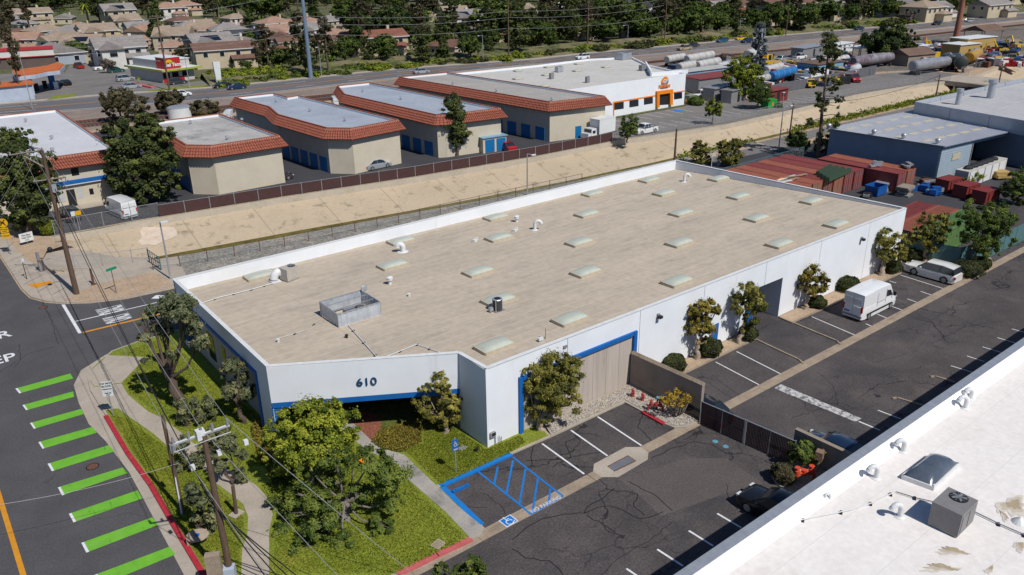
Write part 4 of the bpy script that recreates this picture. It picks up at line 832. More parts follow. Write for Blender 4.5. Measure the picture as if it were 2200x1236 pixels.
# ---------------- white building with orange trim ----------------
orange = mat('orange_trim_paint', (.75, .22, .01), (.68, .19, .01), 1, .6)
WB = thing('office_building', 'white warehouse with orange trim and round logo over its entrance', 'building', (125, 130, 0))
wp = [(102.9, 115.3), (137.6, 114.8), (142.3, 130), (150.2, 142.6), (140, 147.3), (122.5, 147), (100.1, 149)]
for i in range(len(wp)): MB().beam(wp[i], wp[(i+1) % len(wp)], .3, 0, 6.7+.001*i, ext=.12).build('wall', white, WB)
sheet('roof', offset(wp, .1), 6.3, mat('light_grey_roof', (.5, .48, .45), (.44, .425, .4), .15, .9, stain=[((.35, .33, .31), .1, .6, .5)], fine=(2, .08)), WB)
MB().beam((131, 118.5), (142, 130.3), .3, 6.28, 7.4).beam((131, 118.5), (140.2, 116.3), .28, 6.28, 7.1).build('roof_parapet', white, WB)
WA, WC = wp[0], wp[1]
def wface(px, py): return GW(px, py, WA, WC)
def wquad(name, c4, m, out, parent=WB):
    P = [Vector(wface(*c)) for c in c4]; n_ = Vector((WC[1]-WA[1], -(WC[0]-WA[0]), 0)).normalized(); f = [p+n_*(.15+out) for p in P]; bk = [p+n_*.12 for p in P]
    mb = MB(); mb.add(f+bk, [(0, 1, 2, 3), (0, 4, 5, 1), (1, 5, 6, 2), (2, 6, 7, 3), (3, 7, 4, 0)]); return mb.build(name, m, parent)
Z = lambda x, y: (1300+x/9.51, 130+y/9.51)
for q in (((172, 870), (172, 1015), (370, 985), (370, 845)), ((484, 822), (484, 962), (672, 932), (672, 795)), ((782, 765), (782, 908), (965, 878), (965, 742)), ((1395, 665), (1395, 800), (1562, 775), (1562, 645))):
    w_ = wquad('window', [Z(*p) for p in q], glass, .01)
    for k in range(1, 4):
        t_ = k/4; a = lp(q[0], q[3], t_-.012); b = lp(q[1], q[2], t_-.012); c = lp(q[1], q[2], t_+.012); d = lp(q[0], q[3], t_+.012)
        wquad('mullion', [Z(*p) for p in (a, b, c, d)], metalg, .03, w_)
for q in (((150, 845), (150, 1130), (172, 1125), (172, 870)), ((150, 845), (172, 870), (1025, 728), (1025, 705)), ((1345, 650), (1345, 668), (1610, 630), (1610, 610))): wquad('orange_band', [Z(*p) for p in q], orange, .06)
wquad('entrance_recess', [Z(*p) for p in ((1070, 690), (1070, 915), (1285, 900), (1285, 660))], dark, .02)
for q in (((1020, 625), (1020, 962), (1070, 950), (1070, 690)), ((1285, 655), (1285, 905), (1340, 905), (1345, 585)), ((1020, 628), (1070, 692), (1290, 660), (1345, 585))): wquad('orange_portal', [Z(*p) for p in q], orange, .5)
wang = math.atan2(WC[1]-WA[1], WC[0]-WA[0]); RW = Matrix.Rotation(wang, 3, 'Z')@Matrix.Rotation(math.pi/2, 3, 'X')
lg = thing('wall_sign', 'round orange and blue-grey logo with orange lettering above the entrance', 'sign', wface(*Z(1205, 425)))
c = Vector(wface(*Z(1205, 428)))+Vector((0, -.3, 0)); V = []; bluegrey = mat('logo_grey_blue', (.12, .15, .22), None, 3, .5)
for m_, a0, a1 in ((orange, 20, 200), (bluegrey, 200, 380)):
    mb = MB(); mb.add([tuple(c+Vector((1.05*math.cos(math.radians(a)), 0, 1.05*math.sin(math.radians(a))))) for a in range(a0, a1+1, 20)], [tuple(range((a1-a0)//20+1))]); mb.build('disc_half', m_, lg)
text('lettering', 'GP', tuple(c+Vector((0, -.05, 0))), 1.1, RW, metalw, lg, depth=.02, bold=.03)
c = Vector(wface(*Z(1195, 520)))+Vector((0, -.3, 0)); text('lettering', 'PakWest', tuple(c), 1.0, RW, orange, lg, depth=.02, bold=.04, sx=.95)
c = Vector(wface(*Z(1195, 552)))+Vector((0, -.3, 0)); text('lettering', 'PACKAGING', tuple(c), .38, RW, bluegrey, lg, depth=.02, bold=.02)
sheet('office_strip', [(103, 115), (137.6, 114.5), (137.4, 113.4), (103, 113.6)], .1, bed, WB)
for i, (px, py) in enumerate(((1113, 153), (1178, 145), (1243, 138), (1240, 153), (1302, 145), (1174, 162), (1170, 186), (1112, 170))):
    p = G(px, py, 6.35); t = copy_tree(SK, p, 0, 'small domed skylight on the white orange-trimmed building, '+['back left', 'back, second from left', 'back, third from left', 'centre', 'right', 'middle left', 'front', 'left'][i], .8, group='skylights on the white office building')
for i, (px, py, s) in enumerate(((1201, 155, 1.6), (1185, 170, .9), (1262, 178, .8), (1380, 152, 1.4), (1340, 128, 3.2))):
    p = G(px, py, 6.32); hvac('air_conditioner', ['round-topped grey unit mid roof of the white office building', 'small dark unit left of roof middle on the white office building', 'small dark box near the front roof edge of the white office building', 'tan unit by the roof parapet near the office logo', 'long grey duct unit at the back right of the office roof'][i], p[0], p[1], 6.32, s, s*.7, 1.1 if i != 4 else 1.5, galv if i in (0, 4) else metalg)
for i, (px, py) in enumerate(((1307, 250), (1463, 222), (1473, 224))):
    p = G(px, py); tags(MB().cyl(p[0], p[1], 0, 1.1, .12).build('bollard', yellp), ['yellow bollard at the left end of the orange-trimmed wall', 'yellow bollard right of the last office window', 'yellow bollard at the corner of the office, furthest right'][i], 'bollard')
for l in [(1236+i*34, 252-i*5.4, 1266+i*34, 262-i*5.2) for i in range(3)]+[(1400+i*26, 292-i*6.5, 1442+i*26, 286-i*6.5) for i in range(0)]: pass
for i in range(9): ribbon('parking_line', [(108+i*3.1, 112.8), (108+i*3.1, 108)], .12, .03, whitep)['kind'] = 'structure'
for i in range(19): ribbon('parking_line', [(113+i*3.1, 105.2-(.1*i)), (113+i*3.1, 100.6-(.12*i))], .12, .03, whitep)['kind'] = 'structure'
p = G(1457, 238); MB().box(p[0], p[1], .03, 1.6, 1.6, .01).build('blue_parking_emblem', bluep, kind='structure')
# ---------------- metal sheds, containers, right side yard ----------------
corrg = mat('grey_blue_corrugated', (.2, .25, .32), (.17, .21, .27), .6, .5, metal=.2); shedroof = mat('shed_roof_sheet', (.56, .57, .61), (.5, .51, .55), .25, .75)
SH = thing('metal_shed', 'low grey-blue corrugated metal shed with pale roof and round vents', 'building', (125, 58, 0))
sz_ = 5.0; sp = [(116.9, 49.8), (136.5, 47.9), (141.3, 66.3), (115.9, 67.7)]
sc_ = [(117.3, 50.3), (136, 48.5), (141, 66), (116.3, 67.2)]
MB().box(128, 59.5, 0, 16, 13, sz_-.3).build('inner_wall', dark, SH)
def siding(a, b, z0, z1, parent, m, st_=.33, name='siding'):
    u = Vector((b[0]-a[0], b[1]-a[1])).normalized(); nn_ = (u.y, -u.x); k = int((z1-z0)/st_); mb = MB()
    for i in range(k):
        za, zb_ = z0+(z1-z0)*i/k, z0+(z1-z0)*(i+1)/k; V = []
        for p in (a, b): V += [(p[0]+nn_[0]*.07, p[1]+nn_[1]*.07, za), (p[0], p[1], zb_), (p[0], p[1], za)]
        mb.add(V, [(0, 3, 4, 1), (2, 5, 3, 0)])
    return mb.build(name, m, parent, kind='stuff')
siding(sc_[3], sc_[0], 0, sz_-.1, SH, corrg); siding(sc_[0], lp(sc_[0], sc_[1], .42), 0, sz_-.1, SH, mat('pale_blue_siding', (.3, .37, .43), (.26, .32, .38), .6, .5))
p0, p1 = lp(sc_[0], sc_[1], .16), lp(sc_[0], sc_[1], .27); MB().beam((p0[0], p0[1]-.1), (p1[0], p1[1]-.1), .04, 2.4, 3.4).build('wall_light_panel', mat('yellowed_panel', (.5, .45, .34), None, 3, .6), SH)
MB().beam(lp(sc_[0], sc_[1], .42), sc_[1], .2, 4.3, sz_-.1).build('lintel', corrg, SH); MB().box(*lp(sc_[0], sc_[1], .43), 0, .2, .2, sz_-.2).build('post', metalg, SH)
V = [(x, y, sz_+.9*(1-abs((y-58.5)/9.5))*0) for x, y in sp]
MB().prism(sp, sz_-.14, sz_).build('roof_edge', corrg, SH)
rr = MB(); k = 60
for i in range(k):
    a, b = lp(sp[0], sp[1], (i+.1)/k), lp(sp[3], sp[2], (i+.1)/k); rr.beam(a, b, .09, sz_, sz_+.05)
sheet('roof', sp, sz_+.004, shedroof, SH); rr.build('roof_ribs', shedroof, SH, kind='stuff')
r = random.Random(9)
for j, f in enumerate((.2, .42, .64, .86)):
    for i in range(6):
        a = lp(lp(sp[0], sp[3], f), lp(sp[1], sp[2], f), .1+i*.155); MB().box(a[0], a[1], sz_+.006, 2.3, .8, .05+.001*i, -.05).build('rooflight', M_['yellowed_panel'], SH)
for i, (px, py) in enumerate(((1877, 290), (1941, 299), (2014, 310), (1780, 277))):
    x, y, z = G(px, py, sz_); MB().cyl(x, y, sz_, sz_+.35, .25).build('vent_neck', galv, SH); MB().ell((x, y, sz_+.55), (.42, .42, .36), 12, 6).build('turbine_vent', galv, SH, smooth=True)
BW = thing('large_warehouse', 'big grey warehouse with pale parapet and tall roof stacks behind the shed', 'building', (160, 60, 0))
bp_ = [(137.7, 64.8), (133.5, 45.0), (133, 30), (260, 30), (260, 64), (178, 63.6)]
bz_ = 7.0; MB().prism(offset(clip_ccw(bp_), .3), 0, 6.3).build('wall', corrg, BW); cb = clip_ccw(bp_); sheet('roof', offset(cb, .3), 6.32, mat('warehouse_roof', (.42, .41, .42), (.36, .355, .365), .2, .9, stain=[((.3, .29, .29), .12, .58, .5)], fine=(2, .08)), BW)
par = mat('grey_parapet', (.36, .39, .44), None, .5, .8)
for i in range(len(cb)):
    a, b = cb[i], cb[(i+1) % len(cb)]; L_ = math.hypot(b[0]-a[0], b[1]-a[1]); k = max(1, round(L_/7.5))
    for j in range(k): MB().beam(lp(a, b, j/k+.002), lp(a, b, (j+1)/k-.002), .35, 4.8, bz_+.001*i).build('parapet_panel', par, BW)
for i, (px, py, h, r_) in enumerate(((2057, 225, 2.2, .42), (2127, 211, 2.7, .6))):
    x, y, z = G(px, py, 6.32); MB().cyl(x, y, 6.3, 6.3+h, r_, n=14).build('stack', galv, BW, smooth=True); MB().cyl(x, y, 6.3+h, 6.8+h, r_*1.35, n=14).build('stack_cap', galv, BW, smooth=True)
sheet('side_yard', [(82, 36.9), (140, 36.9), (140, 69), (114, 79.8), (83, 79.8), (82, 69)], .010, yard)
# shipping containers
cred = mat('container_red', (.22, .05, .045), (.17, .038, .036), 1, .6, stain=[((.32, .11, .05), 1.2, .6, .6)]); cor = mat('container_orange_brown', (.3, .1, .06), (.23, .075, .046), 1, .6, stain=[((.16, .06, .04), 1.2, .6, .6)]); cgr = mat('container_green', (.1, .19, .06), (.08, .15, .05), 1, .6)
def container(m, Lc=12.1):
    t = thing('shipping_container', '', 'shipping container'); Wc, Hc = 2.44, 2.6
    fr_ = MB()
    for dx in (-1, 1):
        for y in (.06, Lc-.06): fr_.box(dx*(Wc/2-.06), y, 0, .12, .12, Hc)
        fr_.box(dx*(Wc/2-.06), Lc/2, 0, .12, Lc-.26, .15).box(dx*(Wc/2-.06), Lc/2, Hc-.1, .119, Lc-.26, .1)
    for y in (.06, Lc-.06): fr_.box(0, y, .002, Wc-.26, .119, .15).box(0, y, Hc-.12, Wc-.26, .119, .12)
    fr_.build('frame', m, t)
    for dx in (-1, 1): corr((dx*(Wc/2-.07), .12), (dx*(Wc/2-.07), Lc-.12), .12, Hc-.08, m, t, .5, .05, 'side')
    rf = MB(); k = 40
    rf.box(0, Lc/2, Hc-.09, Wc-.14, Lc-.14, .06)
    for i in range(k): rf.box(0, .3+(Lc-.6)*i/(k-1), Hc-.03, Wc-.5, .12, .025)
    rf.build('roof', m, t)
    for dx in (-1, 1):
        d = MB().box(dx*.56, .05, .16, 1.08, .06, Hc-.3).build('door', m, t)
        MB().cyl(dx*.3, .0, .12, Hc-.15, .03, n=6).cyl(dx*.8, .0, .12, Hc-.15, .03, n=6).build('lock_bar', galv, d)
    MB().box(0, Lc-.05, .16, Wc-.26, .06, Hc-.3).build('end_wall', m, t)
    return t
kinds = {'red': cred, 'orange-brown': cor, 'green': cgr}; pro = {}
used = {}
def place_cont(x, y, rz, col, label, group=None, z=0):
    if 'p' not in pro:
        pro['p'] = container(cred); r_ = pro['p']; r_.location = (x, y, z); r_.rotation_euler = (0, 0, rz); r_['label'] = label
        if group: r_['group'] = group
        pro['first'] = 1; return r_
    return copy_tree(pro['p'], (x, y, z), rz, label, mats={'container_red': kinds[col]}, group=group)
ordn = ['first', 'second', 'third', 'fourth', 'fifth', 'sixth', 'seventh', 'eighth', 'ninth', 'tenth', 'eleventh', 'twelfth', 'thirteenth', 'fourteenth', 'fifteenth', 'sixteenth', 'seventeenth', 'eighteenth', 'nineteenth', 'twentieth']
ordn += ['twenty-'+o_ for o_ in ordn[:9]]+['thirtieth']+['thirty-'+o_ for o_ in ordn[:9]]
for i in range(9):
    x = 104.6-i*2.5; col = 'orange-brown' if i in (0, 2, 4, 5, 7, 8) else 'red'
    place_cont(x, 55.2+.03*i, .04, col, '%s container, %s from the right of the long row with doors facing the yard' % (col, ordn[i]), 'row of shipping containers')
for i in range(2):
    x = 110.3-i*2.5; place_cont(x, 50.7, .03, 'orange-brown' if i == 0 else 'red', ['orange-brown container, right of the separate pair nearer the shed', 'dark red container, left of the separate pair nearer the shed'][i], 'separate pair of containers')
for i, (x, y, c_, l) in enumerate(((83.6, 43.5, 'red', 'red container behind the far right corner of the white wall'), (87.2, 41.0, 'green', 'green container beside the red one behind the corner tree'), (89.9, 41.4, 'green', 'second green container, nearer the big green tree'), (84.7, 38.6, 'orange-brown', 'orange container end showing behind the white corner'))):
    if i < 3: place_cont(84.2+.3*i, (41.3, 38.8, 36.3)[i], -math.pi/2+.04, ('red', 'orange-brown', 'green')[i], ('red container behind the white corner, furthest from the drive', 'orange-brown container between the red and green ones', 'green container lying behind the golden-green tree')[i], 'containers behind the teal fence')
r = random.Random(4)
def pile(name, label, cat, c, n, size, mats_, z=0, spread=1.5, flat=False, rz=None):
    t = thing(name, label, cat, (c[0], c[1], z))
    for i in range(n):
        sx, sy, h = (r.uniform(.6, 1.3)*s for s in size)
        MB().box(c[0]+r.uniform(-1, 1)*spread*(0.15 if flat else 1), c[1]+r.uniform(-1, 1)*spread*(.15 if flat else .6), z+(i*size[2]*1.02 if flat else r.uniform(0, .3)), sx, sy, h if not flat else size[2], (rz if rz is not None else r.uniform(0, 3))).build('piece', mats_[i % len(mats_)], t)
    return t
dgreen = mat('dark_green_tarp', (.03, .06, .03), (.02, .04, .025), 4, .8); bbin = mat('blue_bin_steel', (.01, .09, .33), (.01, .07, .25), 3, .5)
c = G(1790, 372, 2.65); t = thing('rack_stack', 'dark green bundles lying across the tops of the container row', 'bundles', (c[0], c[1], 2.65))
for i in range(4): MB().box(c[0]+.3*i-1, c[1]-1.4+i*.9, 2.66, 7-i*.6, .7, .5, .12+.03*i, tx=.97, ty=.6).build('bundle', dgreen, t)
c = G(1690, 386, 2.65); t = thing('plank_stack', 'pale planks and sheets lying on the nearest container tops', 'planks', (c[0], c[1], 2.65))
for i in range(6): MB().box(c[0]+i*.8-2, c[1]+r.uniform(-.4, .4), 2.66+.02*i, 4.2, .35, .08, -.1+r.uniform(-.2, .2)).build('plank', (metalw, orange, woodg)[i % 3], t)
pile('scrap_heap', 'grey scrap lying on top of the red container pair', 'scrap', G(1880, 357, 2.65), 6, (1.2, .5, .3), (galv, metalg), 2.66, .9)
pile('scrap_heap', 'dark scrap lying on the orange container roof nearest the shed', 'scrap', G(1949, 360, 2.65), 6, (1.2, .5, .3), (metalg, dark), 2.66, .8)
c = G(1880, 418); t = thing('skip_bin', 'open blue steel skip on the yard below the container doors', 'skip', c)
f = MB()
for dx, dy, sx, sy in ((0, -.9, 2.4, .08), (0, .9, 2.4, .08), (-1.2, 0, .08, 1.8), (1.2, 0, .08, 1.8)): f.box(c[0]+dx, c[1]+dy, .15, sx, sy, 1.2)
f.box(c[0], c[1], .1, 2.4, 1.8, .08); f.build('tub', bbin, t); MB().box(c[0], c[1]-.95, 1.3, 2.5, .1, .08).box(c[0], c[1]+.95, 1.3, 2.5, .1, .08).build('rim', bbin, t)
c = G(1861, 424); pile('crate', 'low dark crate left of the blue skip', 'crate', c, 3, (1.4, 1.1, .5), (dark, metalg), 0, .2)
pile('slab_stack', 'neat stack of grey slabs on the open yard', 'slab stack', G(1942, 420), 6, (2, 1.4, .22), (metalg, woodg), 0, .6, True, .1); pile('slab_stack', 'grey slabs stacked right behind the blue skip', 'slab stack', G(1897, 408), 4, (2, 1.4, .3), (metalg, galv), 0, .6, True, .2)
for i, (px, py) in enumerate(((1985, 408), (2008, 418), (1998, 398))): pile('machine', ['blue machine parts lying on the yard, left cluster', 'blue machine parts lying on the yard, right cluster', 'rusty rack frame behind the blue machine parts'][i], 'machinery', G(px, py), 6, (1.6, .7, .7), (bbin, bbin, metalg) if i < 2 else (rust, metalg, dark), 0, 1.0)
dred = mat('maroon_bin_paint', (.2, .03, .025), (.15, .025, .02), 2, .6)
for i, (px, py, w_) in enumerate(((2047, 412, 3.2), (2086, 425, 3.2), (2128, 437, 3.4))):
    c = G(px, py); t = thing('waste_bin', ['maroon steel bin in the shade, left of three', 'middle maroon steel bin with flat lid', 'maroon steel bin at the right, nearest the fence'][i], 'waste bin', c)
    MB().box(c[0], c[1]+.8, .1, w_, 1.9, 1.6, -.1).build('body', dred, t); MB().box(c[0], c[1]+.8, 1.7, w_+.1, 2, .1, -.1).build('lid', dred, t)
    for k in (-1, 0, 1): MB().box(c[0]+k*w_*.35, c[1]-.2-k*.1, .15, .1, .08, 1.4, -.1).build('rib', dred, t)
c = G(2105, 375); t = thing('storage_locker_row', 'long low white cabinet wall with dark tarps on its top beside the shed', 'storage wall', c)
a, b = G(2060, 403), G(2143, 372); MB().beam(a, b, 1.8, 0, 2.4).build('body', mat('offwhite_panel', (.5, .48, .44), None, 1, .7), t)
for k in range(5): p0, p1 = lp(a, b, .04+k*.19), lp(a, b, .2+k*.19); MB().beam((p0[0]-.02, p0[1]-.95), (p1[0]-.02, p1[1]-.95), .05, .1, 2.2).build('door', metalw, t)
t2 = thing('tarp_heap', 'crumpled dark tarps lying along the white cabinet wall top', 'tarps', (*lp(a, b, .5), 2.4)); 
for k in range(6): c_ = lp(a, b, .15+k*.13); MB().ell((c_[0], c_[1], 2.5), (r.uniform(.7, 1.2), .6, .4), 8, 5).build('tarp', dark, t2)
pile('timber_stack', 'yellow timber crates stacked right of the white cabinet wall', 'timber', G(2145, 382), 6, (1.8, 1.4, .7), (mat('yellow_timber', (.42, .29, .1), (.34, .22, .08), 3, .8),), 0, 1.6)
# fences
def fence(name, label, cat, pts, h, panel_m, post_m, step=3.0, z=0, rail=True, panel_z=.1, lean=0, sub=None, pr=.045):
    t = thing(name, label, cat, (*pts[0], z))
    for a, b in zip(pts, pts[1:]):
        L_ = math.hypot(b[0]-a[0], b[1]-a[1]); k = max(1, round(L_/step))
        for i in range(k+(b == pts[-1])): c = lp(a, b, i/k); MB().cyl(c[0], c[1], z, z+h+.08, pr, n=6).build('post', post_m, t)
        for i in range(k):
            p0, p1 = lp(a, b, (i+.02)/k), lp(a, b, (i+.98)/k)
            if panel_m:
                q = MB(); q.add([(*p0, z+panel_z), (*p1, z+panel_z), (*p1, z+h-.03), (*p0, z+h-.03)], [(0, 1, 2, 3)]); q.build('panel', panel_m, t)
        if rail:
            m_ = MB(); m_.tube([(*a, z+h), (*b, z+h)], .03, 5); m_.build('top_rail', post_m, t)
    return t
def mesh_mat(n, c, a, pitch=.09):
    m = mat(n, c, None, 3, .5); t = m.node_tree; N = t.nodes; L = t.links; b = N['Principled BSDF']
    tc = N.new('ShaderNodeTexCoord'); sx = N.new('ShaderNodeSeparateXYZ'); L.new(tc.outputs['Object'], sx.inputs[0])
    ad = N.new('ShaderNodeMath'); ad.operation = 'ADD'; L.new(sx.outputs[0], ad.inputs[0]); L.new(sx.outputs[1], ad.inputs[1]); outs = []
    for sg in (1, -1):
        q = N.new('ShaderNodeMath'); q.operation = 'MULTIPLY_ADD'; q.inputs[1].default_value = sg; L.new(sx.outputs[2], q.inputs[0]); L.new(ad.outputs[0], q.inputs[2])
        d = N.new('ShaderNodeMath'); d.operation = 'MULTIPLY'; d.inputs[1].default_value = 1/pitch; L.new(q.outputs[0], d.inputs[0])
        f = N.new('ShaderNodeMath'); f.operation = 'FRACT'; L.new(d.outputs[0], f.inputs[0]); l_ = N.new('ShaderNodeMath'); l_.operation = 'LESS_THAN'; l_.inputs[1].default_value = a; L.new(f.outputs[0], l_.inputs[0]); outs.append(l_)
    mx = N.new('ShaderNodeMath'); mx.operation = 'MAXIMUM'; L.new(outs[0].outputs[0], mx.inputs[0]); L.new(outs[1].outputs[0], mx.inputs[1]); L.new(mx.outputs[0], b.inputs['Alpha']); return m
chain = mesh_mat('chain_link', (.3, .31, .32), .07)
maroon = mat('maroon_slats', (.08, .036, .036), (.06, .027, .027), 2, .7); lines(maroon, 0, .12, .03, (.025, .012, .012), .7)
fl = [(s[0], s[1]+.15) for s in SEC]
F0 = [(18.4, 106.2), (25, 105.9)]; F1 = [(25, 105.9), (41, 104.3), (61, 101.4), (83, 99.5), (100.5, 99.2)]
fence('chain_link_fence', 'chain link fence on the wall at the left end of the storage yard', 'fence', [(12.9, 106.4), (18.4, 106.2), (25, 105.9)], 1.9, chain, galv)
fence('slatted_fence', 'long maroon slatted fence between the storage yard and the canal', 'fence', F1, 1.6, maroon, galv)
fence('chain_link_fence', 'chain link fence along the canal edge of the office car park', 'fence', [(101, 99.2), (127, 95.4), (150, 96), (178, 97.2), (204, 95.2)], 1.7, chain, galv)
fence('chain_link_fence', 'low rusty-posted fence between the gravel path and the canal', 'fence', [G(p[0], p[1])[:2] for p in ((330, 582), (388, 575), (505, 553), (664, 521.5), (857, 481.6), (1070, 433.4), (1250, 393))], 1.35, chain, rust)
fence('chain_link_fence', 'chain link fence on the concrete apron at the street end of the canal', 'fence', [G(p[0], p[1])[:2] for p in ((90, 587), (162, 578), (221, 572), (286, 565.5), (322, 560))], 1.5, chain, galv)
fence('wood_fence', 'grey vertical board fence between the office car park and tanker yard', 'fence', GL([(1655, 205), (1740, 188), (1822, 172), (1880, 160)]), 2.3, mat('grey_board_fence', (.13, .13, .145), (.09, .09, .1), 1.5, .9, st=(6, 6, .3)), metalg, 2.4)
teal = mat('teal_windscreen', (.08, .17, .18), (.065, .14, .15), 1.2, .8, .3, 8)
fence('screened_fence', 'teal screened fence from the white corner to the hedge', 'fence', [(82, 39.5)]+GL([(2057, 577)]), 2.3, teal, teal, 2.4); fence('screened_fence', 'teal screened fence along the drive at the right edge of the photo', 'fence', GL([(2057, 577), (2128, 553), (2200, 518), (2290, 480)]), 2.3, teal, teal, 2.6)
fence('chain_link_fence', 'blue-green posted fence along the far side of the containers', 'fence', [(83, 69.1), (113, 69.3)], 2.2, chain, teal)
for k_, pts_ in enumerate(([(204, 117.6), (213, 96), (213, 92.7)], [(223, 92.8), (226, 96), (260, 100), (330, 99)])): fence('chain_link_fence', ['chain link fence left of the bridge over the canal', 'chain link fence right of the bridge over the canal'][k_], 'fence', pts_, 1.8, chain, galv, 4)
MB().prism([(210, 80), (224, 80), (226, 96), (212, 96)], -.6, .15).build('bridge_deck', conc, kind='structure')
MB().box(211.9, 86.2, -3, .3, 8.6, 2.3).build('culvert_opening', dark, kind='structure'); MB().box(211.6, 86.2, -.75, .5, 9.4, .9).build('culvert_header', conc, kind='structure'); MB().box(211.5, 82.2, -3, .6, .5, 3).box(211.5, 90.6, -3, .6, .5, 3).build('culvert_wall', conc, kind='structure'); MB().box(211.4, 91.5, -.9, .4, 8, 1.1, .05).build('bridge_parapet', conc, kind='structure')
# gate and walls of the near car park
gt = thing('slatted_gate', 'maroon slatted sliding gate across the near car park', 'gate', G(1502, 911)); ga, gb = G(1503, 912)[:2], G(1702, 1001)[:2]
L_ = math.hypot(gb[0]-ga[0], gb[1]-ga[1]); gm = lp(ga, gb, .495)
for a, b in ((ga, lp(ga, gb, .485)), (lp(ga, gb, .505), gb)):
    Lg = math.hypot(b[0]-a[0], b[1]-a[1]); k = int(Lg/.11); s_ = MB()
    for i in range(k): c0, c1 = lp(a, b, (i+.08)/k), lp(a, b, (i+.92)/k); s_.beam(c0, c1, .02, .12, 1.88)
    s_.build('slats', maroon, gt, kind='stuff')
    for z_ in (.08, .98, 1.88): MB().tube([(*a, z_), (*b, z_)], .03, 6).build('rail', galv if z_ > 1 else dark, gt)
    for f_ in (0, .5, 1): MB().cyl(*lp(a, b, f_), 0, 1.95, .04 if f_ != .5 else .025, n=6).build('post', galv, gt)
w1 = thing('concrete_wall', 'tall tapering cast concrete wall between the gravel bed and rear parking', 'wall', (40.3, 33.5, 0))
wt0, wt1 = GW(1356, 760, (40.3, 30), (40.3, 37))[2], GW(1495, 822, (40.3, 30), (40.3, 37))[2]; wy0 = G(1500, 908)[1]
print('wall tops', wt0, wt1, wy0)
for i in range(3):
    y0_, y1_ = 36.95-(36.95-wy0)*i/3, 36.95-(36.95-wy0)*(i+1)/3; za, zb_ = wt0+(wt1-wt0)*i/3, wt0+(wt1-wt0)*(i+1)/3; m_ = MB()
    m_.add([(40.3, y0_, 0), (40.3, y1_+.01, 0), (40.3, y1_+.01, zb_), (40.3, y0_, za), (40.58, y0_, 0), (40.58, y1_+.01, 0), (40.58, y1_+.01, zb_), (40.58, y0_, za)], [(0, 3, 2, 1), (4, 5, 6, 7), (3, 7, 6, 2), (1, 2, 6, 5), (0, 4, 7, 3)]); m_.build('wall_section', wallc, w1)
m_ = MB(); m_.tube([(40.44, 36.9, wt0+.04), (40.44, wy0, wt1+.04)], .2, 4); m_.build('coping', concg, w1)
w2 = thing('concrete_wall', 'dark cast concrete wall behind the hedge by the white roof', 'wall', (*G(1702, 978)[:2], 0)); wb = G(1702, 978); we = (wb[0]+.2, 16.9)
wh = HT(wb, 922); MB().beam(wb, we, .25, 0, wh).build('wall_section', wallc, w2); MB().beam(wb, we, .32, wh, wh+.07).build('coping', woodg, w2)
# ---------------- vehicles ----------------
tyre = mat('tyre_rubber', (.02, .02, .02), None, 8, .9); rim_ = mat('alloy_rim', (.4, .41, .42), None, 8, .35, metal=.6)
cglass = mat('car_glass', (.02, .028, .035), (.014, .02, .026), 2, .06, spec=.7)
lampw = mat('headlamp_glass', (.6, .62, .62), None, 4, .15); lampr = mat('tail_lamp_red', (.4, .01, .01), None, 4, .25)
PAINT = {}
def paint(n, c, metal=.25): 
    if n not in PAINT: PAINT[n] = mat(n+'_car_paint', c, tuple(x*.93 for x in c), .8, .28, metal=metal, coat=.6)
    return PAINT[n]
paint('white', (.72, .73, .74), 0); paint('silver', (.5, .52, .54), .5); paint('champagne_silver', (.7, .69, .67), .08); paint('black', (.012, .013, .016), .2); paint('dark_blue', (.015, .035, .08), .3); paint('dark_grey', (.06, .06, .065), .4)
paint('red', (.38, .02, .02), .1); paint('tan', (.42, .32, .2), .2); paint('teal_blue', (.03, .12, .2), .3); paint('yellow', (.65, .4, .01), 0); paint('dark_purple', (.07, .055, .07), .4); paint('green_teal', (.02, .09, .075), .2)
def loft(prof, w, tum, z0, lw=1.0):
    """prof: list of (x, ztop, half-width factor, roofness) from front to rear; body sections rounded"""
    pass
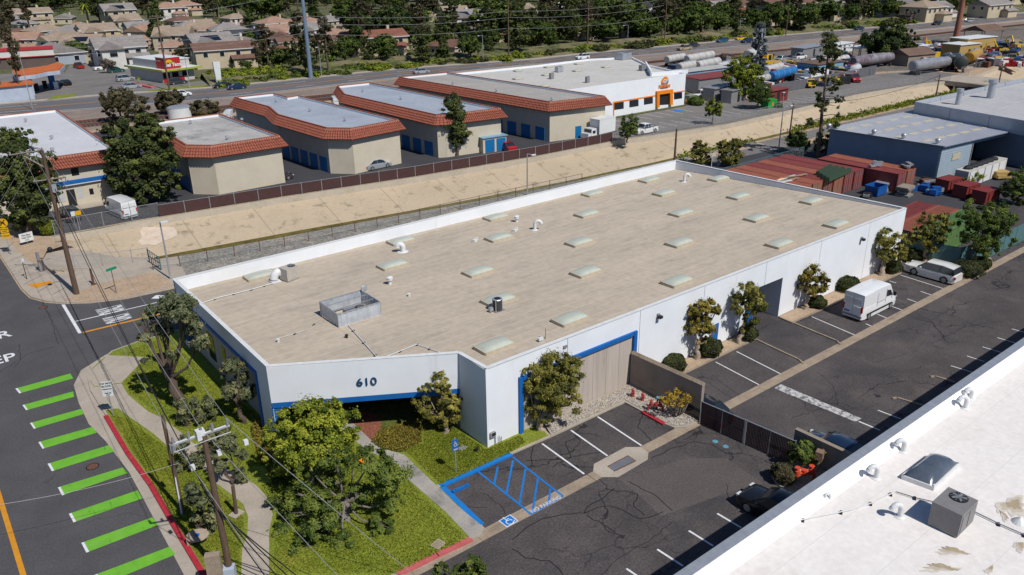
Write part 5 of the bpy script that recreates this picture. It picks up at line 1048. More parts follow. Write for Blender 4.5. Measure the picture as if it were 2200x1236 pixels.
def car(kind, pname):
    """vehicle along +X, front at +L/2, z = 0 on the ground; lower body and glasshouse follow a side profile"""
    P = dict(sedan=dict(L=4.7, W=1.82, body=[(-2.35, .55, .78), (-2.3, .45, .95), (-1.6, .3, .99), (0, .25, 1.0), (1.3, .28, .92), (2.2, .4, .72), (2.35, .5, .6)], cab=[(-1.75, .98), (-1.05, 1.42), (.1, 1.46), (.55, 1.36), (1.2, .93)], r=.33, ax=(-1.38, 1.4)),
             suv=dict(L=4.7, W=1.9, body=[(-2.35, .6, 1.0), (-2.3, .45, 1.08), (-1.6, .35, 1.1), (0, .3, 1.08), (1.1, .32, 1.05), (2.2, .45, .88), (2.35, .55, .7)], cab=[(-2.25, 1.08), (-2.0, 1.62), (-.6, 1.72), (.3, 1.66), (1.15, 1.04)], r=.37, ax=(-1.42, 1.42)),
             flex=dict(L=5.13, W=1.93, body=[(-2.56, .55, 1.0), (-2.5, .42, 1.06), (-1.6, .32, 1.08), (0, .3, 1.06), (1.2, .3, 1.04), (2.35, .42, .95), (2.56, .55, .75)], cab=[(-2.4, 1.06), (-2.25, 1.62), (-1.2, 1.73), (.45, 1.68), (1.2, 1.03)], r=.38, ax=(-1.55, 1.45)),
             van=dict(L=6.6, W=2.02, body=[(-3.3, .5, 1.45), (-3.26, .42, 1.5), (-1.6, .38, 1.5), (0, .36, 1.5), (1.9, .38, 1.42), (2.9, .42, 1.12), (3.3, .5, .8)], cab=[(-3.24, 1.48), (-3.2, 2.62), (-.5, 2.72), (1.55, 2.62), (2.45, 1.35)], r=.36, ax=(-2.0, 2.1)),
             pickup=dict(L=5.6, W=1.95, body=[(-2.8, .6, 1.05), (-2.75, .5, 1.1), (-1.6, .42, 1.1), (0, .4, 1.08), (1.3, .42, 1.08), (2.6, .5, .98), (2.8, .6, .75)], cab=[(-.75, 1.08), (-.6, 1.75), (.2, 1.8), (.75, 1.74), (1.3, 1.08)], r=.4, ax=(-1.75, 1.75)))[kind]
    pm = paint(pname, (1, 1, 1)); t = thing({'sedan': 'sedan_car', 'suv': 'suv_car', 'flex': 'wagon_car', 'van': 'cargo_van', 'pickup': 'pickup_truck'}[kind], '', {'van': 'van', 'pickup': 'pickup truck'}.get(kind, 'car'))
    W2 = P['W']/2; b = MB(); V = []; bd = P['body']; xs = np.linspace(bd[0][0], bd[-1][0], 23); bx = [q[0] for q in bd]
    prof = [(-1.0, 0), (-1.0, .3), (-1.02, .6), (-.96, .9), (-.78, 1.0), (0, 1.02), (.78, 1.0), (.96, .9), (1.02, .6), (1.0, .3), (1.0, 0)]
    for x in xs:
        z0 = np.interp(x, bx, [q[1] for q in bd]); z1 = np.interp(x, bx, [q[2] for q in bd]); e = abs(x)/(P['L']/2); tw = 1-.14*max(0, (e-.8)/.2)**2
        for a in P['ax']:
            if abs(x-a) < P['r']*1.15: pass
        for u, v in prof: V.append((x, u*W2*tw, z0*.55+(z1-z0*.55)*v))
    k = len(prof)
    b.add(V, [(i*k+j, (i+1)*k+j, (i+1)*k+j+1, i*k+j+1) for i in range(len(xs)-1) for j in range(k-1)]+[tuple(range(k))[::-1], tuple((len(xs)-1)*k+j for j in range(k))]+[((i+1)*k, i*k, i*k+k-1, (i+1)*k+k-1) for i in range(len(xs)-1)])
    b.f = [f[::-1] for f in b.f]; b.build('body', pm, t, smooth=True)
    # glasshouse and roof panel
    cb_ = P['cab']; zb_ = cb_[0][1]-.02; g = MB(); V = []; n = len(cb_)
    zr_ = max(c[1] for c in cb_); full = kind == 'van'
    for x, z in cb_:
        f = (z-min(cb_[0][1], cb_[-1][1]))/(zr_-min(cb_[0][1], cb_[-1][1])); wt = W2*(.97-(.06 if full else .2)*max(0, f)); V += [(x, -wt, z), (x, wt, z)]
    base = [(cb_[0][0], -W2*.95, zb_-.1), (cb_[0][0], W2*.95, zb_-.1), (cb_[-1][0], -W2*.93, cb_[-1][1]-.15), (cb_[-1][0], W2*.93, cb_[-1][1]-.15)]
    F = [(2*i, 2*i+2, 2*i+3, 2*i+1) for i in range(n-1)]+[tuple(2*i for i in range(n))[::-1]+(2*n, 2*n+2)[:0], tuple(2*i+1 for i in range(n))]
    g.add(V, F); m_g = pm if full else cglass
    g.build('cabin' if full else 'glasshouse', m_g, t)
    rp2 = MB(); top = cb_[1:-1]; V = []
    for x, z in top:
        f = (z-cb_[0][1])/(zr_-cb_[0][1]); wt = W2*(.985-(.06 if full else .2)*f)
        for u in (-1, -.9, 0, .9, 1): V.append((x, u*wt, z+(.035 if abs(u) < .95 else -.02)+(.02 if u == 0 else 0)))
    rp2.add(V, [(i*5+j, i*5+5+j, i*5+6+j, i*5+1+j) for i in range(len(top)-1) for j in range(4)]); rp2.build('roof_panel', pm, t, smooth=True)
    if not full:
        pl_ = MB()
        for s in (-1, 1):
            for x, z in (cb_[1], cb_[-2], ((cb_[1][0]+cb_[-2][0])/2-.1, zr_-.02)):
                xb = x+(cb_[0][0]-cb_[1][0] if (x, z) == cb_[1] else cb_[-1][0]-cb_[-2][0] if (x, z) == cb_[-2] else 0)
                pl_.tube([(xb, s*W2*.965, cb_[0][1]), (x, s*W2*.79, z)], .035, 4)
        pl_.build('pillar', pm if kind != 'flex' else cglass, t)
    else:
        x0v, x1v = cb_[3], cb_[4]
        ws = MB(); ws.add([(x0v[0]+.06, -W2*.85, x0v[1]-.06), (x0v[0]+.06, W2*.85, x0v[1]-.06), (x1v[0]+.03, W2*.9, x1v[1]+.05), (x1v[0]+.03, -W2*.9, x1v[1]+.05)], [(0, 1, 2, 3)]); ws.build('windscreen', cglass, t)
        for s in (-1, 1):
            q = MB(); q.add([(1.0, s*W2*.985, 1.55), (2.1, s*W2*.985, 1.45), (1.75, s*W2*.955, 2.05), (1.0, s*W2*.945, 2.2)], [(0, 1, 2, 3) if s < 0 else (3, 2, 1, 0)]); q.build('side_window', cglass, t)
            q = MB(); q.box(-.2, s*(W2+.012), .55, 4.6, .03, .18).build('side_rail', dark, t); MB().box(.0, s*(W2+.01), 1.36, 1.5, .02, .035).box(.82, s*(W2+.01), .9, .02, .02, 1.5).box(-.75, s*(W2+.01), .9, .02, .02, 1.5).build('door_groove', metalg, t)
            MB().box(2.15, s*(W2+.16), 1.45, .12, .26, .36).build('mirror', dark, t)
        MB().box(-3.31, 0, .42, .1, 1.9, .18).build('bumper', metalg, t); MB().box(-3.305, 0, .6, .03, .02, 1.9).build('door_groove', metalg, t)
        for s in (-1, 1): MB().box(-3.3, s*.45, 1.75, .03, .72, .5).build('rear_window', metalw, t)
        MB().box(-3.33, .5, .78, .02, .5, .13).build('number_plate', bluew, t)
    for s in (-1, 1):
        for a in P['ax']:
            w = MB().tube([(a, s*(W2-.2), P['r']), (a, s*(W2+.025), P['r'])], P['r'], 16).build('wheel', tyre, t)
            MB().tube([(a, s*(W2+.0), P['r']), (a, s*(W2+.035), P['r'])], P['r']*.66, 10).build('rim', rim_, w)
            arch = MB(); pts = [(a+P['r']*1.16*math.cos(q), s*(W2+.004), P['r']+P['r']*1.16*math.sin(q)) for q in np.linspace(-.1, math.pi+.1, 10)]; arch.add(pts, [tuple(range(10)) if s < 0 else tuple(range(10))[::-1]]); arch.build('wheel_arch', dark, t)
        hl = P['L']/2; zh = bd[-2][2]-.16
        MB().box(hl-.16, s*W2*.68, zh-.05, .3, .4, .16).build('headlight', lampw, t)
        MB().box(-hl+.04, s*W2*.86, bd[0][2]-.34 if kind != 'van' else .95, .12, .2 if kind != 'van' else .16, .24 if kind != 'van' else .55).build('tail_light', lampr, t)
        if kind != 'van': MB().box(cb_[-1][0]-.35, s*(W2+.1), 1.0, .14, .2, .14).build('mirror', pm, t)
    if kind == 'pickup':
        MB().box(-1.75, 0, .98, 1.85, 1.6, .135).build('bed_floor', dark, t)
    MB().box(P['L']/2-.03, 0, .5, .1, P['W']*.6, .2).build('grille', dark, t)
    return t
PROTO = {}; PP = {'sedan': 'white', 'suv': 'dark_grey', 'flex': 'champagne_silver', 'van': 'white', 'pickup': 'white'}
def park(kind, px, py, deg, pname, label, z=0, scale=1, group=None):
    loc = G(px, py, z) if not isinstance(px, float) or px > 0 else px
    if kind not in PROTO:
        t = car(kind, PP[kind]); PROTO[kind] = t; first = True
    else: first = False
    if first and PP[kind] == pname:
        t = PROTO[kind]; t.location = loc; t.rotation_euler = (0, 0, math.radians(deg)); t.scale = (scale,)*3 if not hasattr(scale, '__len__') else scale; t['label'] = label
        if group: t['group'] = group
        return t
    if first: PROTO[kind].location = (0, 0, 0)
    r_ = copy_tree(PROTO[kind], loc, math.radians(deg), label, scale, mats={PP[kind]+'_car_paint': paint(pname, (1, 1, 1))}, group=group)
    if first: PROTO['_del_'+kind] = 1
    return r_
park('flex', 2002, 595, 90, 'champagne_silver', 'silver boxy station wagon with dark windows, nose to the planter')
park('van', 1866, 668, 0, 'white', 'white high-roof cargo van parked along the rear parking bays', scale=(.93, 1, .98))
park('pickup', 222, 150, 8, 'white', 'white pickup truck in the restaurant car park')
park('sedan', 390, 206.5, -5, 'white', 'white sedan on the main road in front of the restaurant')
park('suv', 382, 181, 5, 'dark_grey', 'dark grey suv by the restaurant front door')
# near and middle distance
park('sedan', 1507, 893, 91, 'black', 'dark car mostly hidden behind the tall concrete wall', scale=.98)
park('sedan', 1795, 982, 91, 'dark_blue', 'blue car behind the dark wall beside the white roof'); park('suv', 1668, 1113, 91, 'black', 'glossy black suv half under the white roof edge')
park('sedan', 810, 361, 3, 'silver', 'silver sedan against the wall of the storage building with the bent roof'); park('sedan', 596, 388, 3, 'dark_purple', 'dark purple sedan beside the bin enclosure')
park('van', 262, 462, 100, 'white', 'white van with a green patch on its rear, inside the fence', scale=(.85, 1, .9)); park('suv', 150, 470, 95, 'black', 'black suv behind the chain link fence near the office front')
c = G(262, 466); 
park('pickup', 1385, 286, 180, 'white', 'white work pickup with a rack near the canal fence'); park('pickup', 1506, 210, -20, 'white', 'white pickup in front of the tanker yard by a round bush')
park('van', 494, 256, 60, 'white', 'white van partly hidden behind the second storage building', scale=.7); park('van', 722, 228, 70, 'white', 'white van nose between the bent-roof and narrow pine buildings', scale=.8)
# far road traffic
for px, py, k, p_, d, l in ((478, 188.5, 'sedan', 'black', 175, 'black and pale car waiting on the main road, left of a pair'), (509, 191.5, 'sedan', 'dark_blue', 175, 'dark blue sedan behind the waiting black car'), (1251, 127, 'suv', 'white', 175, 'white suv on the main road above the office roof'), (1470, 108, 'pickup', 'tan', 175, 'tan pickup truck on the main road'),
                           (1489, 101.5, 'sedan', 'dark_grey', 175, 'dark grey sedan beside the tan pickup'), (1551, 91, 'suv', 'teal_blue', 172, 'blue minivan on the main road'), (1591, 86, 'sedan', 'yellow', 172, 'yellow car behind the blue minivan'), (1604, 92, 'suv', 'dark_blue', 172, 'dark blue suv beside the yellow car'),
                           (1845, 64.5, 'sedan', 'dark_blue', 172, 'dark blue sedan on the main road left of the leaning steel pole'), (2011, 54, 'suv', 'black', 172, 'black suv on the main road left of the rust-coloured mast'), (2113, 39, 'sedan', 'dark_blue', 172, 'dark blue sedan furthest right on the main road'), (2082, 47.5, 'sedan', 'silver', -8, 'silver sedan on the main road right of the mast'), (905, 158, 'sedan', 'silver', -5, 'silver car on the main road above the tiled roofs')):
    park(k, px, py, d, p_, l)
for px, py, k, p_, d, l in ((250, 156, 'suv', 'green_teal', 5, 'dark green suv beside the white pickup at the restaurant'), (270, 174, 'suv', 'silver', 5, 'silver suv, left of two in the restaurant lane'), (283, 190, 'sedan', 'silver', 5, 'silver hatchback nearest the main road by the restaurant'),
                           (320, 163, 'suv', 'black', -60, 'black suv in the drive-through lane'), (170, 147, 'pickup', 'red', 95, 'red pickup between gas station and restaurant'), (141, 183, 'sedan', 'black', 100, 'dark sedan beside the gas station canopy'),
                           (18, 108, 'sedan', 'white', 20, 'white car in the lot at the left edge, left of two'), (28, 116, 'sedan', 'silver', 20, 'silver car in the lot at the left edge, right of two'), (289, 87, 'sedan', 'white', 10, 'white car in a driveway among the houses'), (312, 91, 'suv', 'teal_blue', 10, 'blue car in a driveway among the houses'),
                           (1681, 131, 'suv', 'silver', 10, 'silver suv parked in the tanker yard'), (1717, 127, 'pickup', 'white', 0, 'white pickup parked right of the silver suv in the yard'), (1560, 150, 'pickup', 'white', 200, 'white pickup among the tankers by the big yellow-green tree'),
                           (1808, 175, 'pickup', 'white', 190, 'white pickup behind the grey board fence'), (1995, 108, 'pickup', 'white', 10, 'white pickup by the storage yard building'), (1640, 137, 'suv', 'red', 40, 'red vehicle behind the artificial grey pine mast'), (1088, 322, 'sedan', 'red', 80, 'dark red car beside the small cream shed')):
    park(k, px, py, d, p_, l)
rv = random.Random(77); vz = {}
for px, py in sorted([(rv.uniform(1630, 1870), rv.uniform(128, 176)) for _ in range(26)]+[(rv.uniform(1960, 2190), rv.uniform(100, 140)) for _ in range(16)]+[(rv.uniform(1485, 1600), rv.uniform(166, 200)) for _ in range(8)]):
    if 1700 < px < 1790 and 140 < py < 190: continue
    if 1850 < px and py > 140: continue
    k = rv.choice(['pickup', 'suv', 'pickup', 'van', 'sedan']); p_ = rv.choice(['white', 'white', 'dark_grey', 'silver', 'red', 'dark_blue', 'black', 'tan', 'yellow']); zn = 'works yard by the office' if px < 1610 else 'tanker yard' if px < 1900 else 'machine yard round the mast'; key = (k, p_, zn); vz[key] = vz.get(key, 0)+1
    park(k, px, py, rv.uniform(0, 360), p_, '%s %s, %s, %s from left of its colour' % (p_.replace('_', ' '), {'suv': 'suv', 'van': 'high van', 'sedan': 'car', 'pickup': 'pickup truck'}[k], zn, ordn[vz[key]-1]), scale=rv.uniform(.95, 1.15) if k != 'van' else .9, group='vehicles standing in the rear yards')
c0 = G(262, 462); gp = mat('green_graphic', (.12, .42, .03), (.6, .62, .6), 2, .5)
# trucks
def truck(px, py, deg, label, name='box_truck', box=(4.4, 2.3, 2.5), bcol=None, ccol=None, tank=False, cat='truck'):
    t = thing(name, label, cat); bc = bcol or paint('white', 0); cc = ccol or paint('white', 0)
    MB().box(-.8, 0, .75, box[0]+1.2, 1.9, .18).build('chassis', dark, t)
    if tank:
        b_ = MB().tube([(-box[0]/2-.9, 0, 2.05), (-box[0]/2-.7, 0, 2.05), (box[0]/2-.9, 0, 2.05), (box[0]/2-.7, 0, 2.05)], [.8, 1.15, 1.15, .8], 16).build('tank', bc, t, smooth=True); MB().box(-.8, 0, 3.15, box[0]*.8, .5, .12).build('walkway', galv, t)
    else:
        MB().box(-.9, 0, .95, box[0], box[1], box[2]).build('cargo_box', bc, t); MB().box(-.9, 0, .95+box[2], box[0]+.05, box[1]+.05, .08).build('box_roof', metalw, t)
        MB().box(-.9-box[0]/2-.03, 0, 1.1, .06, box[1]-.3, box[2]-.3).build('rear_door', metalw, t)
    x = box[0]/2-.4
    MB().box(x+.65, 0, .6, 1.5, 2.0, 1.5, tx=.8, ty=.9).build('cab', cc, t); MB().box(x+1.75, 0, .6, .9, 1.8, .75, tx=.9).build('bonnet', cc, t)
    MB().box(x+1.26, 0, 1.35, .12, 1.6, .6).build('windscreen', cglass, t)
    for s in (-1, 1):
        MB().box(x+.7, s*.98, 1.3, .7, .06, .5).build('side_window', cglass, t)
        for a in (-box[0]/2+.3, x+1.5):
            w = MB().tube([(a, s*.7, .48), (a, s*1.02, .48)], .48, 14).build('wheel', tyre, t); MB().tube([(a, s*1.0, .48), (a, s*1.04, .48)], .26, 8).build('rim', rim_, w)
    t.location = G(px, py); t.rotation_euler = (0, 0, math.radians(deg)); return t
truck(1287, 296, 185, 'white box truck parked beside the blue door of the last storage building')
truck(1745, 182, 170, 'white box truck behind the grey board fence', box=(6, 2.4, 2.7)); truck(1729, 186, 240, 'yellow-cabbed truck beside the white box truck in the yard', ccol=paint('yellow', 0), bcol=dark, box=(3.4, 2, .6))
truck(1834, 166, 200, 'white tanker truck with a round tank behind the board fence', 'tanker_truck', tank=True)
truck(1715, 160, 20, 'yellow truck cab among the tankers behind the fence', ccol=paint('yellow', 0), bcol=dark, box=(3.6, 2, .5)); truck(1985, 112, 15, 'white flatbed truck near the brown yard hut', box=(6, 2.3, 1.2), bcol=galv)
def tanktrailer(px, py, deg, L_, r_, m, label, name='tank_trailer', band=None, end=None):
    t = thing(name, label, 'tanker'); h = 1.0+r_
    MB().tube([(-L_/2, 0, h), (-L_/2+.3, 0, h), (L_/2-.3, 0, h), (L_/2, 0, h)], [r_*.75, r_, r_, r_*.75], 18).build('tank', m, t, smooth=True)
    for k in range(4): MB().tube([(-L_*.36+k*L_*.24, 0, h), (-L_*.36+k*L_*.24+.14, 0, h)], r_*1.03, 18).build('band', band or galv, t)
    MB().box(0, 0, .8, L_*.9, .9, .2).build('chassis', dark, t); MB().box(0, 0, h+r_*.98, L_*.6, .5, .12).build('walkway', galv, t); MB().cyl(0, 0, h+r_*.9, h+r_+.35, .3, n=10).build('hatch', galv, t)
    for s in (-1, 1):
        for a in (-L_/2+1, -L_/2+2.2, L_/2-1.2): MB().tube([(a, s*.6, .48), (a, s*1.0, .48)], .48, 12).build('wheel', tyre, t)
    if end: MB().tube([(L_/2-.02, 0, h), (L_/2+.05, 0, h)], r_*.8, 14).build('end_cap', end, t)
    t.location = G(px, py); t.rotation_euler = (0, 0, math.radians(deg)); return t
tw = mat('white_tank', (.5, .49, .47), (.36, .35, .33), .6, .5, stain=[((.3, .22, .16), .6, .62, .6)]); tb_ = mat('blue_tank', (.02, .16, .4), (.015, .12, .32), .6, .4, stain=[((.35, .45, .55), .5, .6, .7, (.3, 1, 1))]); ts = mat('steel_tank', (.42, .42, .44), (.3, .3, .32), .5, .35, metal=.5); tr_ = mat('dark_red_tank', (.08, .02, .03), (.25, .25, .28), .4, .4)
td = mat('dark_green_tank', (.04, .05, .045), None, .6, .6); tyel = mat('yellow_tank', (.42, .24, .03), (.3, .16, .02), .6, .6)
for a in ((1502, 139, 8, 14, 1.2, tw, 'long white tank trailer nearest the railway, rear left of the yard'), (1450, 141, 8, 9, 1.1, tw, 'white tank partly hidden behind the office roof'), (1520, 154, 8, 11, 1.2, tw, 'stained white tank in the middle of the left tank group'), (1475, 160, 8, 8, 1.2, tw, 'pale tank behind the light blue yard building'), (1560, 158, 8, 10, 1.15, tw, 'white tank ending beside the yellow-green tree'), (1660, 165, 10, 9, 1.15, tw, 'white tank above the bright blue one'), (1680, 177, 10, 13, 1.2, tb_, 'bright blue tank trailer with faded patches'), (1618, 133, 12, 9, 1.5, tw, 'fat cream tank with a blue end near the railway'), (1640, 185, 10, 8, .9, tw, 'low white tank just right of the grey artificial pine')): tanktrailer(*a)
tanktrailer(1872, 146, -6, 17, 1.35, tr_, 'long dark red and silver railway tank car', 'tank_car', None, cred); tanktrailer(1995, 157, -7, 15.5, 1.4, ts, 'long silver railway tank car with a round white end', 'tank_car', None, tw); tanktrailer(2058, 152, 30, 10, 1.6, td, 'dark green-grey tank at the canal corner', 'tank_car'); tanktrailer(2088, 138, 14, 12, 1.5, tyel, 'yellow banded tank behind the fence', 'tank_car', tw); tanktrailer(2035, 148, 40, 6, 1.5, td, 'dark tank lying behind the silver tank car', 'storage_tank')
tanktrailer(1790, 146, -4, 12, 1.1, tw, 'pale tank left of the dark red tank car', 'tank_car')
def hut(px, py, w, d, h, rz, wall_m, roof_m, label, name='yard_hut', gable=False, open_=False, cat='building'):
    t = thing(name, label, cat)
    if open_:
        for dx in (-1, 1):
            for dy in (-1, 1): MB().box(dx*w*.45, dy*d*.45, 0, .2, .2, h).build('post', woodg, t)
    else: MB().box(0, 0, 0, w, d, h).build('wall', wall_m, t); MB().box(0, -d/2-.03, .1, 1, .06, 2.1).build('door', dark, t); MB().box(w*.28, -d/2-.03, 1.1, 1.2, .06, .9).build('window', glass, t)
    b_ = MB()
    if gable:
        b_.add([(-w/2-.4, -d/2-.4, h), (w/2+.4, -d/2-.4, h), (w/2+.4, d/2+.4, h), (-w/2-.4, d/2+.4, h), (-w/2-.2, 0, h+d*.22), (w/2+.2, 0, h+d*.22)], [(0, 1, 5, 4), (2, 3, 4, 5), (3, 0, 4), (1, 2, 5), (3, 2, 1, 0)])
    else: b_.box(0, 0, h, w+.6, d+.6, .18)
    b_.build('roof', roof_m, t); t.location = G(px, py); t.rotation_euler = (0, 0, math.radians(rz)); return t
brf = mat('brown_roof', (.16, .1, .075), (.12, .075, .055), .3, .9); lbl = mat('light_blue_wall', (.18, .34, .45), (.14, .28, .38), .6, .7)
hut(1505, 178, 18, 4, 3.4, -4, lbl, tw, 'long light blue building with white roof in the tanker yard'); hut(1530, 195, 16, 6, 3.6, -4, metalg, cred, 'open grey shed with a striped red roof beside the office'); hut(1760, 158, 12, 6, 3, -2, lbl, brf, 'blue-walled hut with brown roof behind the box truck'); hut(1955, 138, 11, 7, 3, -12, woodg, brf, 'small building with dark gable roof by the silver tank car', gable=True)
hut(1845, 128, 10, 5, 3.6, 0, metalg, metalw, 'open shelter with white roof left of the dark willow tree', open_=True); hut(2110, 85, 13, 8, 3.4, -6, woodg, brf, 'open picnic-style shelter with dark hipped roof', gable=True, open_=True); hut(2085, 112, 15, 6, 4.5, -8, M_['yellow_timber'], metalw, 'tan container-like shed with white roof, further right'); hut(2060, 120, 10, 6, 3.6, -8, M_['yellow_timber'], metalw, 'smaller tan shed with pale roof under the rusty mast')
hut(1735, 120, 14, 4, 2.8, 5, metalg, galv, 'long grey shed beside the railway'); hut(1800, 112, 12, 4, 2.6, 5, metalw, metalw, 'long white trailer building beside the railway'); hut(1660, 218, 7, 2.6, 2.6, 0, dred if 'dred' in globals() else cred, cred, 'short red container behind the board fence', cat='container')
hut(1545, 213, 9, 3, 2.8, 5, metalg, metalg, 'open dark shelter with blue racks beside the grey container'); hut(1575, 218, 6.5, 2.5, 2.7, 8, metalg, metalg, 'dark grey container with white scrawl under the big yellow-green tree', cat='container')
t = thing('dumpster', 'bright green dumpster beside the round tree in the office car park', 'dumpster'); MB().box(0, 0, .1, 3, 1.8, 1.5, tx=1.05, ty=1.05).build('body', mat('bright_green_paint', (.01, .3, .05), None, 2, .5), t); MB().box(0, 0, 1.6, 3.2, 1.9, .08).build('lid', M_['bright_green_paint'], t); MB().box(0, -.95, .5, .5, .05, .7).build('panel', orange, t); t.location = G(1651, 231)
t = thing('utility_cabinet', 'pale green utility cabinet by the office corner', 'utility cabinet', G(1478, 224)); c = G(1481, 222); MB().box(c[0], c[1], 0, 2.2, 1.6, 1.7).build('body', mat('pale_green_enamel', (.2, .25, .18), None, 3, .6), t); MB().box(c[0], c[1], 1.7, 2.3, 1.7, .08).build('top', M_['pale_green_enamel'], t)
t = thing('pallet_stack', 'orange racking and timber pallets beside the office wall', 'pallets', G(1488, 205))
for i in range(9): c = G(1480+i % 3*9, 208-i//3*5); MB().box(c[0], c[1], .0+i//3*.3, 2, 1.2, .15, .2).build('pallet', M_['yellow_timber'] if i % 2 else orange, t)
# machines in the far right yard
def excavator(px, py, deg, col, label, s=1):
    t = thing('excavator', label, 'excavator'); 
    for d in (-.9, .9): MB().box(0, d, 0, 3.2, .5, .8).build('track', dark, t)
    MB().box(-.3, 0, .9, 2.6, 2, 1.1).build('body', col, t); MB().box(.6, .5, 1.1, 1.1, .9, 1.5).build('cab', cglass, t)
    MB().tube([(.8, -.3, 1.6), (2.6, -.3, 4.2), (4.4, -.3, 3.4)], [.28, .25, .18], 5).build('boom', col, t); MB().tube([(4.4, -.3, 3.4), (4.8, -.3, 1.2)], [.2, .14], 5).build('arm', col, t); MB().box(4.6, -.3, .6, .8, .9, .7).build('bucket', dark, t)
    t.location = G(px, py); t.rotation_euler = (0, 0, math.radians(deg)); t.scale = (s,)*3
yp = paint('yellow', 0)
for i, (px, py, d) in enumerate(((1992, 100, 60), (2150, 118, 130), (2178, 108, 60), (2040, 122, 20), (2085, 124, -20), (2120, 110, 170))): excavator(px, py, d, yp if i != 0 else orange, 'yellow excavator, %s' % ['orange-tinted one left of the mast', 'arm bent towards the fence', 'furthest right with raised boom', 'low one before the tan shed', 'low one below the larger tan shed', 'small one below the open shelter'][i], 1 if i in (1, 2) else .65)
r = random.Random(21); jm = [dark, rust, metalg, paint('yellow', 0), paint('red', 0), bbin, galv, woodg, paint('dark_blue', 0), metalw]
spots = [(1655+i*13, 146+r.uniform(-6, 6)) for i in range(6)]+[(1600+i*9, 196-r.uniform(0, 8)) for i in range(5)]+[(1960+i*16, 106+r.uniform(-8, 14)) for i in range(14)]+[(2100+i*14, 140+r.uniform(-16, 5)) for i in range(8)]+[(1775+i*14, 168-i*3+r.uniform(-4, 3)) for i in range(5)]+[(1430+i*17, 160+r.uniform(-8, 4)) for i in range(7)]+[(1960+i*19, 118+r.uniform(-14, 16)) for i in range(12)]+[(1640+i*17, 178-i*3+r.uniform(-14, 2)) for i in range(9)]+[(r.uniform(1490, 1870), r.uniform(125, 158)) for i in range(26)]+[(r.uniform(1620, 1840), r.uniform(160, 186)-.12*0) for i in range(10)]+[(r.uniform(1950, 2180), r.uniform(100, 146)) for i in range(14)]
adj = ['rusty', 'dark', 'grey', 'yellow', 'red', 'blue', 'silver', 'timber', 'navy', 'white']
spots.sort(); oc_ = {}
def oo(z): oc_[z] = oc_.get(z, -1)+1; return ordn[oc_[z]]
for i, (px, py) in enumerate(spots):
    z_ = 'rear left tanks' if px < 1560 else 'by the yellow-green tree' if px < 1650 else 'near the grey artificial pine' if px < 1740 else 'behind the board fence' if px < 1850 else 'round the rusty mast' if px < 2100 else 'far right of the machine yard'
    pile('equipment_heap', '%s and %s parts heap, %s from left, %s' % (adj[i % 10], adj[(i*3+2) % 10], oo(z_), z_), 'machinery', G(px, py), 7, (2.4, 1.3, 1.5), (jm[i % 10], jm[(i*3+2) % 10], jm[(i*7+1) % 10]), 0, 2.2)
# ---------------- trees and shrubs ----------------
def leafmat(n, dk, md, lt, rough=.75):
    m = bpy.data.materials.new(n); m.use_nodes = True; t = m.node_tree; N = t.nodes; L = t.links; b = N['Principled BSDF']
    b.inputs['Roughness'].default_value = rough; b.inputs['Specular IOR Level'].default_value = .25
    at = N.new('ShaderNodeAttribute'); at.attribute_name = 'tone'; cr = N.new('ShaderNodeValToRGB'); e = cr.color_ramp.elements
    e[0].position = .1; e[0].color = (*dk, 1); e[1].position = .9; e[1].color = (*lt, 1); k = e.new(.5); k.color = (*md, 1)
    L.new(at.outputs['Fac'], cr.inputs[0]); L.new(cr.outputs[0], b.inputs['Base Color'])
    tr = N.new('ShaderNodeBsdfTranslucent'); L.new(cr.outputs[0], tr.inputs[0]); mx = N.new('ShaderNodeMixShader'); mx.inputs[0].default_value = .22
    L.new(b.outputs[0], mx.inputs[1]); L.new(tr.outputs[0], mx.inputs[2]); L.new(mx.outputs[0], N['Material Output'].inputs[0]); M_[n] = m; return m
LM = dict(pine=leafmat('pine_foliage', (.03, .042, .014), (.065, .085, .022), (.13, .15, .035)), dark=leafmat('dark_foliage', (.02, .035, .01), (.045, .07, .014), (.1, .12, .025)), lime=leafmat('bright_green_foliage', (.06, .09, .008), (.17, .21, .015), (.32, .34, .035)),
          mela=leafmat('paperbark_foliage', (.08, .085, .018), (.2, .19, .035), (.38, .32, .07)), gold=leafmat('golden_foliage', (.09, .08, .012), (.23, .19, .03), (.42, .3, .06)), blue=leafmat('blue_green_needles', (.06, .075, .035), (.13, .15, .075), (.26, .25, .11)), mid=leafmat('mid_green_foliage', (.035, .06, .012), (.085, .125, .02), (.18, .22, .04)),
          olive=leafmat('olive_foliage', (.04, .035, .018), (.085, .075, .035), (.15, .13, .06)), greyf=leafmat('grey_artificial_needles', (.03, .04, .045), (.09, .11, .12), (.3, .33, .35)), yell=leafmat('yellow_leaves', (.2, .13, .01), (.45, .3, .02), (.6, .42, .04)), hedge=leafmat('hedge_foliage', (.02, .03, .01), (.05, .06, .015), (.12, .12, .04)), bare=leafmat('bare_twigs', (.09, .075, .06), (.16, .135, .11), (.24, .2, .17)))
bark = mat('tree_bark', (.14, .1, .075), (.07, .05, .04), 4, .95, .4, 20, st=(3, 3, .6)); pbark = mat('pale_peeling_bark', (.4, .33, .26), (.26, .2, .15), 3, .95, .4, 14, st=(3, 3, .5)); gbark = mat('grey_smooth_bark', (.22, .19, .17), (.14, .12, .105), 3, .9)
LN, LS = 2.0, .66
